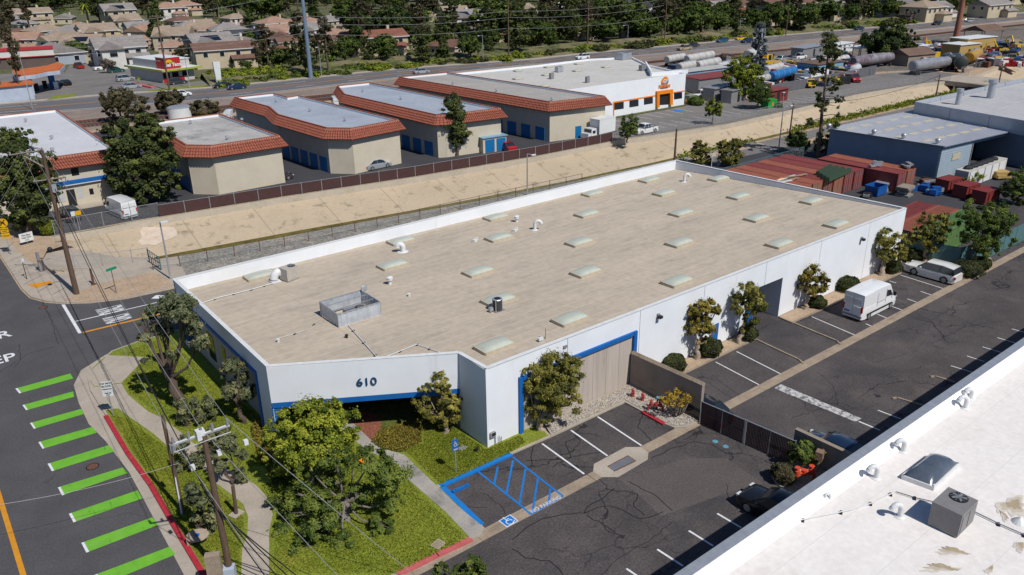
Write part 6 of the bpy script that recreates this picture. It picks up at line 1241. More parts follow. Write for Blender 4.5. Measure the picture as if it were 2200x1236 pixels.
def leaves(blobs, n, size, seed, aspect=1.6, sub=26, subr=.28, up=.35, shell=.55, droop=0, tonebase=.5):
    """leaf-sized quads in clumps spread through the given ellipsoids (x, y, z, rx, ry, rz)"""
    g = np.random.default_rng(seed); bl = np.array(blobs, float); n = int(n*LN); size *= LS; sub = int(sub*1.2); subr *= .9; vol = (bl[:, 3]*bl[:, 4]*bl[:, 5])**(2/3); pr = vol/vol.sum()
    nc = max(1, int(sub*len(bl))); bi = g.choice(len(bl), nc, p=pr); d = g.normal(size=(nc, 3)); d /= np.linalg.norm(d, axis=1)[:, None]
    rr = shell+(1.12-shell)*g.random(nc)**.6; B = bl[bi]; cc = B[:, :3]+d*rr[:, None]*B[:, 3:]; cr_ = subr*B[:, 3:].mean(axis=1)*(.35+1.15*g.random(nc)); cs_ = g.uniform(.6, 1.5, size=(nc, 3)); ct = tonebase+.25*g.normal(size=nc)
    ci = g.integers(0, nc, n); e = g.normal(size=(n, 3)); e /= np.linalg.norm(e, axis=1)[:, None]; P = cc[ci]+e*(cr_[ci]*g.random(n)**.45*np.where(g.random(n) < .14, 1.75, 1))[:, None]*cs_[ci]*np.array([1, 1, .8])
    nr = e*.8+d[ci]*.7+g.normal(size=(n, 3))*.5+np.array([0, 0, up]); nr /= np.linalg.norm(nr, axis=1)[:, None]
    t_ = np.cross(nr, g.normal(size=(n, 3))); t_[:, 2] -= droop; t_ -= nr*(t_*nr).sum(1)[:, None]; t_ /= np.linalg.norm(t_, axis=1)[:, None]+1e-9; b_ = np.cross(nr, t_)
    s = size*(.6+.8*g.random(n)); a = t_*(s*aspect/2)[:, None]; b_ = b_*(s/2)[:, None]
    V = np.stack([P-a, P-a*.1+b_, P+a, P-a*.1-b_], 1).reshape(-1, 3); T = np.clip(ct[ci]+.16*g.normal(size=n), 0, 1)
    return V, T
def leafobj(name, V, T, m, parent):
    n = len(V)//4; me = bpy.data.meshes.new(name); me.vertices.add(len(V)); me.vertices.foreach_set('co', V.astype('f').ravel()); me.loops.add(n*4); me.loops.foreach_set('vertex_index', np.arange(n*4, dtype='i'))
    me.polygons.add(n); me.polygons.foreach_set('loop_start', np.arange(0, n*4, 4, dtype='i')); me.update(calc_edges=True)
    at = me.attributes.new('tone', 'FLOAT', 'FACE'); at.data.foreach_set('value', T.astype('f')); me.materials.append(m)
    o = bpy.data.objects.new(name, me); COL.objects.link(o); putchild(o, parent); return o
def trunkmb(base, blobs, h0, r0, seed, lean=(0, 0), wig=.12, limb=.45, fork=None):
    r = random.Random(seed); mb = MB(); top = Vector((base[0]+lean[0], base[1]+lean[1], h0)); pts = []; k = 6
    for i in range(k+1):
        t = i/k; pts.append((base[0]+lean[0]*t+r.uniform(-wig, wig)*(0 < i), base[1]+lean[1]*t+r.uniform(-wig, wig)*(0 < i), base[2]+(h0-base[2])*t))
    top = Vector(pts[-1]); mb.tube([(pts[0][0], pts[0][1], pts[0][2]-.1)]+pts, [r0*1.45]+[r0*(1.15-.45*i/k) for i in range(k+1)], 9)
    for b_ in blobs:
        c = Vector(b_[:3]); st_ = top.lerp(Vector(pts[3]), r.uniform(0, .6)) if fork is None else top; m_ = st_.lerp(c, .5)+Vector((r.uniform(-.2, .2), r.uniform(-.2, .2), -.12*(c-st_).length))
        e = r0*limb*min(1.2, .5+b_[3]/2.2); mb.tube([st_, st_.lerp(m_, .5)+Vector((0, 0, -.04)), m_, m_.lerp(c, .6), c], [e, e*.85, e*.7, e*.5, e*.25], 6)
        for j in range(3): q = c+Vector((r.uniform(-.7, .7)*b_[3], r.uniform(-.7, .7)*b_[4], r.uniform(-.2, .6)*b_[5])); mb.tube([m_.lerp(c, .5), m_.lerp(q, .7)+Vector((0, 0, .05)), q], [e*.4, e*.28, e*.1], 4)
    return mb
def PZ(px, py, depth_ref):                                 # sight a crown point standing over the given ground row, off = metres nearer (-) or further
    """point on the upright plane facing the camera that passes through ground point depth_ref"""
    b = Vector(depth_ref[:3]); u = Vector((RI[0], RI[1], 0)).normalized(); return Vector(GW(px, py, (b.x, b.y), (b.x+u.x, b.y+u.y)))
def tree(name, label, base, blobs_px, n, size, lm, seed, h0=None, r0=.2, bk=None, lean=(0, 0), cat='tree', group=None, z0=.13, **kw):
    """base: sighted foot; blobs_px: (px, py, radius_px_x, radius_px_y, depth offset in metres)"""
    kw_s = {'pollarded_pine': .82, 'small_pine': .85, 'twisted_pine': .8, 'paperbark_tree': .86, 'spreading_tree': 1}.get(name, 1); n = int(n*{'pollarded_pine': .75, 'twisted_pine': .75, 'paperbark_tree': .75}.get(name, 1))
    b = Vector(G(*base, z0)); t = thing(name, label, cat, b, 0, group); dist = (Vector((0, 0, CH))-b).length; m = dist/FP; bl = []
    fwd = Vector((FW[0], FW[1], 0)).normalized()
    for q in blobs_px:
        d = q[4] if len(q) > 4 else 0; c = PZ(q[0], q[1], b+fwd*d); rx = q[2]*m*kw_s; rz = q[3]*m*1.02*kw_s; bl.append((c.x, c.y, c.z, rx, (rx+rz)/2 if len(q) < 6 else q[5], rz))
    h0 = h0 if h0 is not None else min(c[2] for c in bl)-.1; trk = {k_: kw.pop(k_) for k_ in ('wig', 'limb', 'fork') if k_ in kw}
    trunkmb(b, bl, max(.5, h0), r0, seed, lean, **trk).build('trunk', bk or bark, t, smooth=True)
    V, T = leaves(bl, n, size, seed, **kw); leafobj('crown', V, T, lm, t); return t, bl
# -- front lawn
tree('pollarded_pine', 'large knobbly pollarded pine with bare upright limbs on the corner lawn', (392, 880), [(365, 655, 26, 22), (325, 672, 20, 16, .5), (392, 668, 24, 28, -.8), (415, 700, 18, 22), (345, 705, 26, 20, 1), (312, 725, 14, 14), (428, 735, 16, 20, -.6), (402, 650, 16, 15), (308, 690, 12, 10), (372, 760, 14, 10, -1), (335, 765, 28, 8, 1)], 10000, .17, LM['blue'], 11, h0=3.6, r0=.36, lean=(-.3, .5), aspect=2.6, sub=14, subr=.4, wig=.2, limb=.5, up=.3, shell=.4)
tree('small_pine', 'small crooked pine with tufted branches against the dark side wall', (525, 908), [(505, 785, 22, 13), (482, 800, 14, 9), (515, 812, 18, 11), (505, 830, 26, 12, .3), (540, 842, 18, 12, -.3), (490, 845, 16, 9), (528, 855, 14, 8)], 5000, .15, LM['blue'], 12, h0=2.2, r0=.17, lean=(-.3, 0), aspect=2.6, sub=12, subr=.42)
for i, (bx, by, lab, bl) in enumerate(((405, 915, 'short stubby pine left behind the guy pole', [(392, 880, 10, 26), (415, 868, 8, 18), (425, 895, 9, 12)]), (443, 905, 'short stubby pine right of the guy pole crossarm', [(430, 885, 7, 22), (447, 868, 7, 18), (458, 890, 9, 12)]), (405, 1010, 'blue-tufted pine in the sidewalk verge left of the tall pole', [(392, 960, 16, 20), (420, 990, 18, 16), (380, 1005, 12, 14), (400, 1035, 20, 18), (430, 1040, 14, 20)]), (425, 1140, 'blue-tufted pine between the oval sign and the tall pole', [(440, 1075, 20, 18), (412, 1060, 18, 20), (455, 1110, 12, 30), (445, 1150, 10, 26), (420, 1110, 16, 14)]),
        (500, 1040, 'twisted pine arching over the curved path', [(490, 955, 22, 18), (475, 1000, 20, 12), (520, 975, 12, 10), (515, 1015, 10, 16), (465, 975, 12, 12), (523, 1040, 12, 12)]), (470, 1000, 'twisted pine beside the tall pole crossarm', [(455, 935, 16, 16), (480, 925, 14, 12), (440, 960, 12, 16)]))):
    tree('twisted_pine', lab, (bx, by), bl, 3600, .14, LM['blue'], 30+i, r0=.13, aspect=2.6, sub=12, subr=.45, wig=.12, limb=.6)
tree('broad_tree', 'dense rounded lime-green tree at the entrance path', (668, 1040), [(650, 905, 58, 36), (712, 915, 50, 34), (610, 935, 40, 34), (675, 950, 62, 40, -1), (735, 960, 34, 32), (610, 985, 34, 34), (655, 990, 44, 30, -1), (585, 960, 24, 26), (700, 885, 30, 22)], 34000, .15, LM['lime'], 21, h0=1.8, r0=.22, bk=gbark, aspect=1.4, sub=26, subr=.22, up=.6, tonebase=.6)
tree('spreading_tree', 'low spreading dark-leaved tree with exposed grey limbs on the front lawn', (745, 1115), [(665, 1010, 26, 14), (720, 985, 30, 14), (800, 985, 36, 22), (840, 1020, 38, 30), (640, 1060, 34, 22), (700, 1080, 34, 20, -1), (770, 1060, 26, 20), (620, 1110, 30, 22), (690, 1130, 34, 24, -2), (740, 1165, 30, 18, -2), (820, 1130, 20, 22, -1), (850, 1075, 24, 18), (640, 1180, 24, 20, -2.5), (675, 1195, 22, 24, -2.5), (760, 1000, 22, 12), (605, 1150, 22, 20, -1), (620, 1205, 20, 18, -3), (645, 1220, 26, 16, -3), (720, 1030, 24, 16, 1), (600, 1075, 20, 16, 1)], 25000, .13, LM['mid'], 22, h0=1.3, r0=.22, bk=gbark, aspect=1.8, sub=13, subr=.34, up=.6, wig=.15, limb=.42, fork=1, tonebase=.62)
tree('paperbark_tree', 'pale-trunked tree with two upright crowns beside the entrance recess', (957, 930), [(947, 822, 22, 20), (915, 840, 16, 18), (968, 860, 26, 22), (908, 868, 20, 20), (935, 885, 22, 20), (975, 885, 18, 20), (952, 905, 14, 16)], 13000, .12, LM['mela'], 23, h0=1.6, r0=.17, bk=pbark, aspect=2.2, sub=18, subr=.3, up=.5)
tree('weeping_tree', 'wide weeping tree screening the blue-framed concrete wall', (1163, 922), [(1135, 810, 22, 28), (1160, 800, 20, 32), (1195, 790, 24, 28), (1228, 800, 18, 36), (1150, 850, 24, 36), (1190, 840, 28, 38), (1232, 850, 14, 34), (1165, 885, 20, 26), (1192, 878, 14, 20)], 22000, .1, LM['mela'], 24, h0=1.2, r0=.24, bk=pbark, aspect=3.2, sub=22, subr=.3, droop=1.2, up=.3)
tree('paperbark_tree', 'golden-topped tree with pale trunk nearest the concrete wall end', (1497, 772), [(1500, 668, 22, 22), (1525, 660, 20, 16), (1490, 700, 18, 22), (1515, 700, 22, 18), (1505, 730, 10, 18), (1540, 668, 10, 10), (1530, 718, 12, 10)], 12000, .12, LM['gold'], 25, h0=1.8, r0=.2, bk=pbark, aspect=2.2, sub=18, subr=.3, z0=.12, tonebase=.42)
tree('paperbark_tree', 'dark green bushy tree left of the loading opening', (1588, 738), [(1610, 625, 24, 20), (1590, 655, 22, 24), (1625, 650, 20, 26), (1615, 685, 16, 22), (1598, 700, 10, 16)], 12000, .12, LM['mela'], 26, h0=1.6, r0=.19, bk=pbark, lean=(.6, .2), aspect=2., sub=20, subr=.3, z0=.12, tonebase=.3)
tree('paperbark_tree', 'round golden-green tree behind the white cargo van', (1730, 665), [(1745, 590, 26, 18), (1725, 605, 16, 18), (1768, 610, 16, 18), (1748, 620, 22, 14)], 11000, .12, LM['gold'], 27, h0=1.7, r0=.17, bk=pbark, lean=(.3, .1), aspect=2., sub=24, subr=.28, z0=.12, tonebase=.35)
tree('paperbark_tree', 'tree with a thick leaning trunk near the far right wall corner', (1893, 592), [(1905, 510, 22, 16), (1890, 530, 14, 20), (1930, 520, 18, 18), (1905, 550, 16, 16), (1935, 545, 12, 14)], 10000, .13, LM['mela'], 28, h0=1.9, r0=.24, bk=pbark, lean=(.8, .3), aspect=2., sub=20, subr=.3, z0=.12)
tree('paperbark_tree', 'taller golden-green tree in front of the green container', (1985, 565), [(1990, 475, 14, 18), (2020, 480, 20, 24), (1975, 505, 16, 20), (2010, 515, 18, 20), (1995, 540, 12, 16)], 10000, .13, LM['mela'], 29, h0=1.8, r0=.2, bk=pbark, lean=(.5, .3), aspect=2., sub=20, subr=.3, z0=.12, tonebase=.4)
tree('broad_tree', 'big dense dark green tree over the teal fence', (2110, 572), [(2100, 460, 28, 22), (2145, 465, 30, 22), (2110, 500, 34, 28), (2150, 500, 24, 24), (2120, 540, 20, 22), (2075, 475, 14, 18)], 22000, .17, LM['mid'], 40, h0=1.8, r0=.22, aspect=1.4, sub=24, subr=.25, tonebase=.42)
# clipped shrubs
def shrub(label, px, py, rx, ry, lm, seed, n=3500, s=.08, group=None, name='shrub', z0=.12, cat='shrub', flat=1):
    b = Vector(G(px, py, z0)); m = (Vector((0, 0, CH))-b).length/FP; t = thing(name, label, cat, b, 0, group); rz = ry*m*1.05; bl = [(b.x, b.y+.2, b.z+rz*.75, rx*m, rx*m*flat, rz)]
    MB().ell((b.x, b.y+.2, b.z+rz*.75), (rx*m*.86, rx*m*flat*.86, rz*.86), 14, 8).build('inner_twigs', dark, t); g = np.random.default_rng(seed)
    d = g.normal(size=(n, 3)); d /= np.linalg.norm(d, axis=1)[:, None]; d[:, 2] = np.where(d[:, 2] < -.55, -d[:, 2], d[:, 2]); bump = 1+.07*np.sin(d[:, 0]*6+seed)+.07*np.sin(d[:, 1]*7+seed*2)+.05*np.sin(d[:, 2]*11+seed)
    P = np.array(bl[0][:3])+d*np.array(bl[0][3:])*(.9+.1*g.random(n))[:, None]*bump[:, None]; nr = d+g.normal(size=(n, 3))*.5; nr /= np.linalg.norm(nr, axis=1)[:, None]
    a = np.cross(nr, g.normal(size=(n, 3))); a /= np.linalg.norm(a, axis=1)[:, None]; b_ = np.cross(nr, a); ss = s*(.6+.8*g.random(n))
    V = np.stack([P-a*ss[:, None], P-b_*ss[:, None]*.6, P+a*ss[:, None], P+b_*ss[:, None]*.6], 1).reshape(-1, 3); leafobj('foliage', V, np.clip(.45+.2*g.normal(size=n)+.15*np.sin(P[:, 0]*3)*np.sin(P[:, 1]*4), 0, 1), lm, t); return t
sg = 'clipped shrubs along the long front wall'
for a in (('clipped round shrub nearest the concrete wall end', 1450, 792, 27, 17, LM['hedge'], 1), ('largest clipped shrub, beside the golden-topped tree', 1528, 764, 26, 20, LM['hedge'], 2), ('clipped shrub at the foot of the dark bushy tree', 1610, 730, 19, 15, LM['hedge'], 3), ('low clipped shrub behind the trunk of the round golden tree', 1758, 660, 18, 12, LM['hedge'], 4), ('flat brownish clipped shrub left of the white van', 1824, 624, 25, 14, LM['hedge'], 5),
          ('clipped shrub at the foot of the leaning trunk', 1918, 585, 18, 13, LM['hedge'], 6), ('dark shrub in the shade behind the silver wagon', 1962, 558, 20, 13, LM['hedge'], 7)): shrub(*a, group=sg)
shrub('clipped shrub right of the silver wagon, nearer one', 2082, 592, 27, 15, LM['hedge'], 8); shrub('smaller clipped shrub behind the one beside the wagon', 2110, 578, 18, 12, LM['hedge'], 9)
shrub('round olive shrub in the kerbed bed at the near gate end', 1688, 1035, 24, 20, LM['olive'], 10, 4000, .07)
tree('hedge', 'loose bright green hedge against the dark wall by the white roof', (1722, 1006), [(1725, 965, 26, 18), (1755, 978, 26, 18, .3), (1785, 988, 20, 14, .5), (1710, 980, 16, 14)], 12000, .12, LM['mid'], 41, h0=.5, r0=.08, cat='hedge', aspect=1.4, sub=24, subr=.25, up=.5, shell=.3, tonebase=.6)
# plumeria-like bush of bare grey twigs with yellow leaf tufts
b = Vector(G(1455, 893, .13)); t = thing('yellow_leaved_bush', 'sparse grey-twigged bush with yellow leaf tufts in front of the concrete wall', 'shrub', b); r = random.Random(8); mb = MB(); tips = []
for i in range(9):
    a = i*.7+r.uniform(-.2, .2); L0 = r.uniform(.7, 1.2); p1 = b+Vector((math.cos(a)*L0*.6, math.sin(a)*L0*.45, .45+r.uniform(0, .3))); mb.tube([b, b.lerp(p1, .5)+Vector((0, 0, -.08)), p1], [.07, .05, .045], 5)
    for j in range(4):
        p2 = p1+Vector((r.uniform(-.6, .6)+math.cos(a)*.3, r.uniform(-.35, .35)+math.sin(a)*.2, r.uniform(.5, 1.1))); mb.tube([p1, p1.lerp(p2, .5)+Vector((.05, .03, 0)), p2], [.035, .028, .02], 4); tips.append(p2)
        p3 = p2+Vector((r.uniform(-.3, .3), r.uniform(-.2, .2), r.uniform(.2, .45))); mb.tube([p2, p3], [.02, .015], 4); tips.append(p3)
mb.build('stem', gbark, t); g = np.random.default_rng(4); tp = np.array([tips[i] for i in range(0, len(tips), 2)]); n = 620; ci = g.integers(0, len(tp), n); P = tp[ci]+g.normal(size=(n, 3))*.06; d = g.normal(size=(n, 3)); d[:, 2] = abs(d[:, 2]); d /= np.linalg.norm(d, axis=1)[:, None]; w = np.cross(d, g.normal(size=(n, 3))); w /= np.linalg.norm(w, axis=1)[:, None]
V = np.stack([P, P+d*.12+w*.035, P+d*.3, P+d*.12-w*.035], 1).reshape(-1, 3); leafobj('leaf_tufts', V, np.clip(.5+.3*g.normal(size=n), 0, 1), LM['yell'], t)
# ground planting tufts
for nm, lab, poly_, z_, lm, n, h in (('flower_bed', 'yellow-flecked ground cover beside the entrance walk', [(816, 925), (905, 905), (905, 950), (862, 972), (818, 962), (800, 950)], .15, LM['gold'], 5200, .22), ('flower_bed', 'leafy planting bed under the lime-green tree', [(560, 905), (700, 895), (780, 990), (700, 1035), (590, 1045), (560, 980)], .15, LM['mid'], 9000, .3), ('shrub_bed', 'reddish-green low shrubs at the blue-edged wall corner', [(540, 920), (585, 905), (640, 985), (560, 1000), (548, 950)], .15, LM['gold'], 6000, .5)):
    P2 = GL(poly_, z_); xs = [p[0] for p in P2]; ys = [p[1] for p in P2]; g = np.random.default_rng(n); out = []
    while len(out) < n:
        x, y = g.uniform(min(xs), max(xs)), g.uniform(min(ys), max(ys))
        if inpoly(x, y, P2): out.append((x, y, z_+g.random()*h*(.5+.5*math.sin(x*2.1)*math.sin(y*2.7))))
    P = np.array(out); d = g.normal(size=(n, 3)); d[:, 2] = abs(d[:, 2]); d /= np.linalg.norm(d, axis=1)[:, None]; w = np.cross(d, g.normal(size=(n, 3))); w /= np.linalg.norm(w, axis=1)[:, None]
    V = np.stack([P, P+d*.07+w*.04, P+d*.16, P+d*.07-w*.04], 1).reshape(-1, 3); o = leafobj(nm, V, np.clip(.4+.25*g.normal(size=n), 0, 1), lm, None); tags(o, lab, 'planting', None, 'stuff')
# lawn blades near the camera side: short tufts that roughen the turf edge
g = np.random.default_rng(2); P1 = GL([(246, 763), (366, 720), (415, 775), (571, 903), (600, 1000), (500, 1010), (440, 965), (350, 902), (275, 846), (262, 822), (313, 768)], .13); P3_ = GL([(600, 1030), (740, 940), (860, 1010), (1010, 1160), (855, 1236), (580, 1236), (590, 1105), (550, 1042)], .13); P4 = GL([(818, 966), (905, 952), (908, 905), (960, 905), (992, 926), (1046, 963), (1118, 932), (1135, 950), (1097, 977), (946, 1046), (870, 975)], .13); P5_ = GL([(232, 890), (275, 897), (330, 938), (430, 1006), (520, 1090), (530, 1120), (515, 1236), (440, 1236), (325, 1042)], .13)
out = []
for PP_, k in ((P1, 14000), (P3_, 16000), (P4, 9000), (P5_, 12000)):
    PP_ = offset(PP_, .15); xs = [p[0] for p in PP_]; ys = [p[1] for p in PP_]; c_ = 0
    while c_ < k:
        x, y = g.uniform(min(xs), max(xs)), g.uniform(min(ys), max(ys))
        if inpoly(x, y, PP_): out.append((x, y, .13)); c_ += 1
P = np.array(out); n = len(P); d = g.normal(size=(n, 3))*.3; d[:, 2] = 1; d /= np.linalg.norm(d, axis=1)[:, None]; w = np.cross(d, g.normal(size=(n, 3))); w /= np.linalg.norm(w, axis=1)[:, None]
lawnm = leafmat('lawn_tufts', (.12, .15, .012), (.2, .225, .02), (.31, .29, .045))
V = np.stack([P-w*.045, P+d*.05-w*.05, P+d*.075+w*.02, P+w*.045], 1).reshape(-1, 3); o = leafobj('lawn_tufts', V, np.clip(.45+.11*g.normal(size=n)+.2*np.sin(P[:, 0]*.9+1)*np.sin(P[:, 1]*.7), 0, 1), lawnm, None); o['kind'] = 'stuff'
# -- storage yard, canal side, right side
tree('large_pine', 'huge dense dark pine between the two left storage buildings', (298, 436), [(300, 262, 30, 22), (270, 290, 34, 30), (330, 290, 30, 30), (300, 330, 54, 38), (290, 375, 48, 30), (340, 340, 30, 30), (310, 405, 46, 26), (370, 393, 24, 18), (265, 330, 26, 34), (275, 410, 20, 20)], 42000, .33, LM['pine'], 50, h0=5, r0=.5, aspect=1.5, sub=34, subr=.2, z0=0, up=.7)
tree('large_pine', 'dark pine behind the leaning utility pole at the left edge', (68, 505), [(50, 345, 46, 26), (30, 380, 42, 30), (70, 400, 40, 34), (40, 430, 40, 30), (62, 460, 34, 22), (25, 470, 22, 16), (85, 430, 24, 24)], 26000, .28, LM['pine'], 51, h0=3, r0=.4, aspect=1.5, sub=34, subr=.22, z0=.1, up=.6)
tree('large_pine', 'dark leafy crown cut by the left frame edge above the pine', (-5, 420), [(10, 310, 36, 22), (45, 295, 24, 14), (5, 340, 26, 24)], 10000, .28, LM['pine'], 52, h0=6, r0=.4, aspect=1.5, sub=34, subr=.22, z0=.1)
tree('slender_pine', 'tall narrow pine in front of the fourth storage building', (983, 336), [(975, 220, 18, 15), (968, 240, 16, 14), (985, 245, 16, 16), (975, 268, 20, 14), (990, 282, 18, 14), (975, 295, 16, 10), (985, 305, 12, 8)], 13000, .26, LM['pine'], 53, h0=3, r0=.25, aspect=1.5, sub=20, subr=.3, z0=0, up=.6)
for a in (('olive-brown tree behind the big dense pine', (262, 262), [(255, 212, 32, 18), (285, 225, 26, 18), (240, 235, 20, 14)], 'olive', 54), ('small olive tree left of the pale water tank', (362, 245), [(365, 212, 24, 14), (350, 222, 16, 12)], 'olive', 55), ('low olive tree right of the pale water tank', (434, 250), [(436, 232, 28, 14)], 'olive', 56)): tree('olive_tree', a[0], a[1], a[2], 9000, .34, LM[a[3]], a[4], z0=0, r0=.2, sub=30, subr=.25, aspect=1.4)
tree('small_tree', 'small dark tree beside the white work pickup by the canal', (1347, 306), [(1352, 262, 17, 12), (1345, 280, 16, 14), (1360, 275, 12, 12)], 6000, .22, LM['mid'], 57, z0=0, r0=.12, sub=26, subr=.26, aspect=1.4)
tree('broad_tree', 'big yellow-green tree between the office and the tanker yard', (1591, 216), [(1595, 142, 28, 16), (1580, 165, 26, 20), (1610, 165, 24, 22), (1592, 188, 24, 14)], 13000, .35, LM['lime'], 58, z0=0, r0=.3, sub=34, subr=.22, aspect=1.4, tonebase=.4)
tree('round_tree', 'dark round-headed tree beside the green dumpster', (1627, 234), [(1634, 200, 25, 17), (1625, 205, 18, 13)], 7000, .28, LM['mid'], 59, z0=0, r0=.18, sub=40, subr=.22, aspect=1.4, tonebase=.35); tree('small_tree', 'thin leaning young tree in the middle of the office car park', (1530, 268), [(1535, 228, 17, 12), (1525, 240, 12, 9), (1545, 238, 10, 9)], 3500, .24, LM['lime'], 60, z0=0, r0=.09, sub=18, subr=.3, aspect=1.4, tonebase=.35)
shrub('round hedge ball beside the office entrance drive', 1497, 226, 15, 9, LM['mid'], 61, 2500, .2, z0=0); shrub('small dark bush right of the green dumpster', 1675, 232, 7, 5, LM['mid'], 62, 900, .18, z0=0)
shrub('clipped bush by the wall in front of the second storage building', 488, 410, 16, 10, LM['hedge'], 63, 2500, .13, z0=0); shrub('tall clipped bush at the fence corner behind the utility pole', 107, 506, 12, 18, LM['lime'], 64, 3000, .12, z0=0, flat=.8)
shrub('round bush by the office front, left of two', 104, 449, 10, 8, LM['mid'], 65, 1500, .12, z0=0); shrub('round bush by the office front, right of two', 128, 446, 10, 8, LM['mid'], 66, 1500, .12, z0=0)
tree('columnar_trees', 'narrow upright tree pair left of the white gate frame', (1504, 352), [(1500, 320, 10, 16), (1514, 318, 8, 12), (1500, 340, 14, 12), (1518, 343, 10, 10)], 7000, .2, LM['mela'], 67, z0=0, r0=.12, sub=26, subr=.28, cat='tree', tonebase=.25, aspect=1.5); tree('columnar_trees', 'narrow upright tree group right of the white gate frame', (1564, 358), [(1555, 315, 12, 14), (1578, 312, 12, 14), (1560, 335, 14, 16), (1588, 330, 12, 12), (1575, 345, 12, 12)], 9000, .2, LM['mela'], 68, z0=0, r0=.12, sub=26, subr=.28, tonebase=.25, aspect=1.5)
p_ = Vector(G(1757, 340)); t = thing('tall_sparse_pine', 'very tall sparse pine with thin clumps rising above the metal shed', 'tree', p_); fp = PZ(1783, 80, p_); H_ = fp.z; mb = MB(); pts = [p_.lerp(Vector((fp.x, fp.y, H_)), i/8)+Vector((rnd.uniform(-.15, .15), 0, 0)) for i in range(9)]; mb.tube(pts, [.34-.033*i for i in range(9)], 8); bl = []; r = random.Random(77)
for i in range(34):
    f = .3+.7*i/34; s_ = p_.lerp(Vector((fp.x, fp.y, H_)), f); a = r.uniform(0, 6.28); L0 = (3.2*(1-f)+1.0)*r.uniform(.6, 1.1); e = s_+Vector((math.cos(a)*L0, math.sin(a)*L0, r.uniform(-.2, .5))); mb.tube([s_, s_.lerp(e, .5)+Vector((0, 0, .15)), e], [.07, .05, .03], 4); bl.append((*e, r.uniform(.4, .75), .6, r.uniform(.35, .6)))
bl += [(fp.x, fp.y, H_-.4, 1.0, 1, 1.3), (fp.x+.3, fp.y, H_-2, .9, .9, 1.1)]; mb.build('trunk', bark, t, smooth=True); V, T = leaves(bl, 11000, .2, 5, sub=7, subr=.5, shell=.2, aspect=1.8); leafobj('crown', V, T, LM['pine'], t)
for a in (('dark shrubby tree left of the tall sparse pine', (1716, 330), [(1712, 300, 20, 14), (1728, 310, 14, 12)], 'mid', 70), ('rounded tree at the foot of the tall sparse pine', (1775, 335), [(1780, 300, 26, 18), (1800, 312, 16, 14), (1765, 312, 16, 14)], 'mid', 71), ('bright bush against the shed wall, left of three', (1868, 345), [(1866, 328, 26, 12), (1880, 338, 18, 10)], 'lime', 72), ('bush behind the right container pair, middle of three', (1972, 372), [(1968, 350, 20, 14), (1980, 362, 16, 12)], 'lime', 73), ('bush by the white cabinet wall', (2085, 398), [(2082, 380, 24, 10)], 'lime', 74), ('bushy tree at the right frame edge above the bins', (2185, 440), [(2190, 395, 24, 22), (2170, 410, 16, 14), (2195, 420, 14, 16)], 'mid', 75)):
    tree('leafy_tree', a[0], a[1], a[2], 8000, .2, LM[a[3]], a[4], z0=0, r0=.14, sub=28, subr=.25, aspect=1.4, tonebase=.38)
tree('willow_tree', 'big dark drooping tree standing over the machine yard', (1912, 132), [(1915, 68, 30, 16), (1885, 85, 30, 18), (1945, 85, 28, 18), (1910, 100, 36, 20), (1885, 108, 24, 14), (1940, 108, 26, 16)], 20000, .5, LM['dark'], 76, z0=0, r0=.6, sub=30, subr=.24, aspect=1.8, droop=1, tonebase=.35)
# artificial pine mast (grey)
b = Vector(G(1622, 178)); t = thing('artificial_pine_mast', 'tall grey artificial pine hiding phone antennas', 'phone mast', b); H_ = HT(b, 52); mb = MB().cyl(b.x, b.y, 0, H_, .45, .3); bl = []; r = random.Random(3)
for i in range(60):
    f = .12+.88*i/60; a = r.uniform(0, 6.28); L0 = (2.4-1.5*f)*r.uniform(.5, 1.1); s_ = Vector((b.x, b.y, H_*f)); e = s_+Vector((math.cos(a)*L0, math.sin(a)*L0, .2)); mb.tube([s_, e], [.06, .03], 4); bl.append((*e, .55, .55, .5))
mb.build('mast', metalg, t); V, T = leaves(bl, 9000, .26, 6, sub=7, subr=.5, shell=.1, aspect=2.4); leafobj('needles', V, T, LM['greyf'], t)
for k in range(6): a = k*1.05; MB().box(b.x+math.cos(a)*1.1, b.y+math.sin(a)*1.1, H_-3, .3, .3, 2, a).build('antenna', galv, t)
# weeds along the canal foot and verge
g = np.random.default_rng(8); out = []
for x0_, x1_, dens in ((129, 176, 2600), (170, 196, 1500), (99, 118, 500)):
    for k in range(dens): x = g.uniform(x0_, x1_); out.append((x, 82.7+g.normal()*.5+(.1*math.sin(x)), g.random()*.9*(.4+.6*abs(math.sin(x*.7)))))
P = np.array(out); n = len(P); d = g.normal(size=(n, 3)); d[:, 2] = abs(d[:, 2])+.5; d /= np.linalg.norm(d, axis=1)[:, None]; w = np.cross(d, g.normal(size=(n, 3))); w /= np.linalg.norm(w, axis=1)[:, None]
V = np.stack([P, P+d*.2+w*.12, P+d*.45, P+d*.2-w*.12], 1).reshape(-1, 3); o = leafobj('canal_weeds', V, np.clip(.5+.25*g.normal(size=n), 0, 1), LM['lime'], None); o['kind'] = 'stuff'
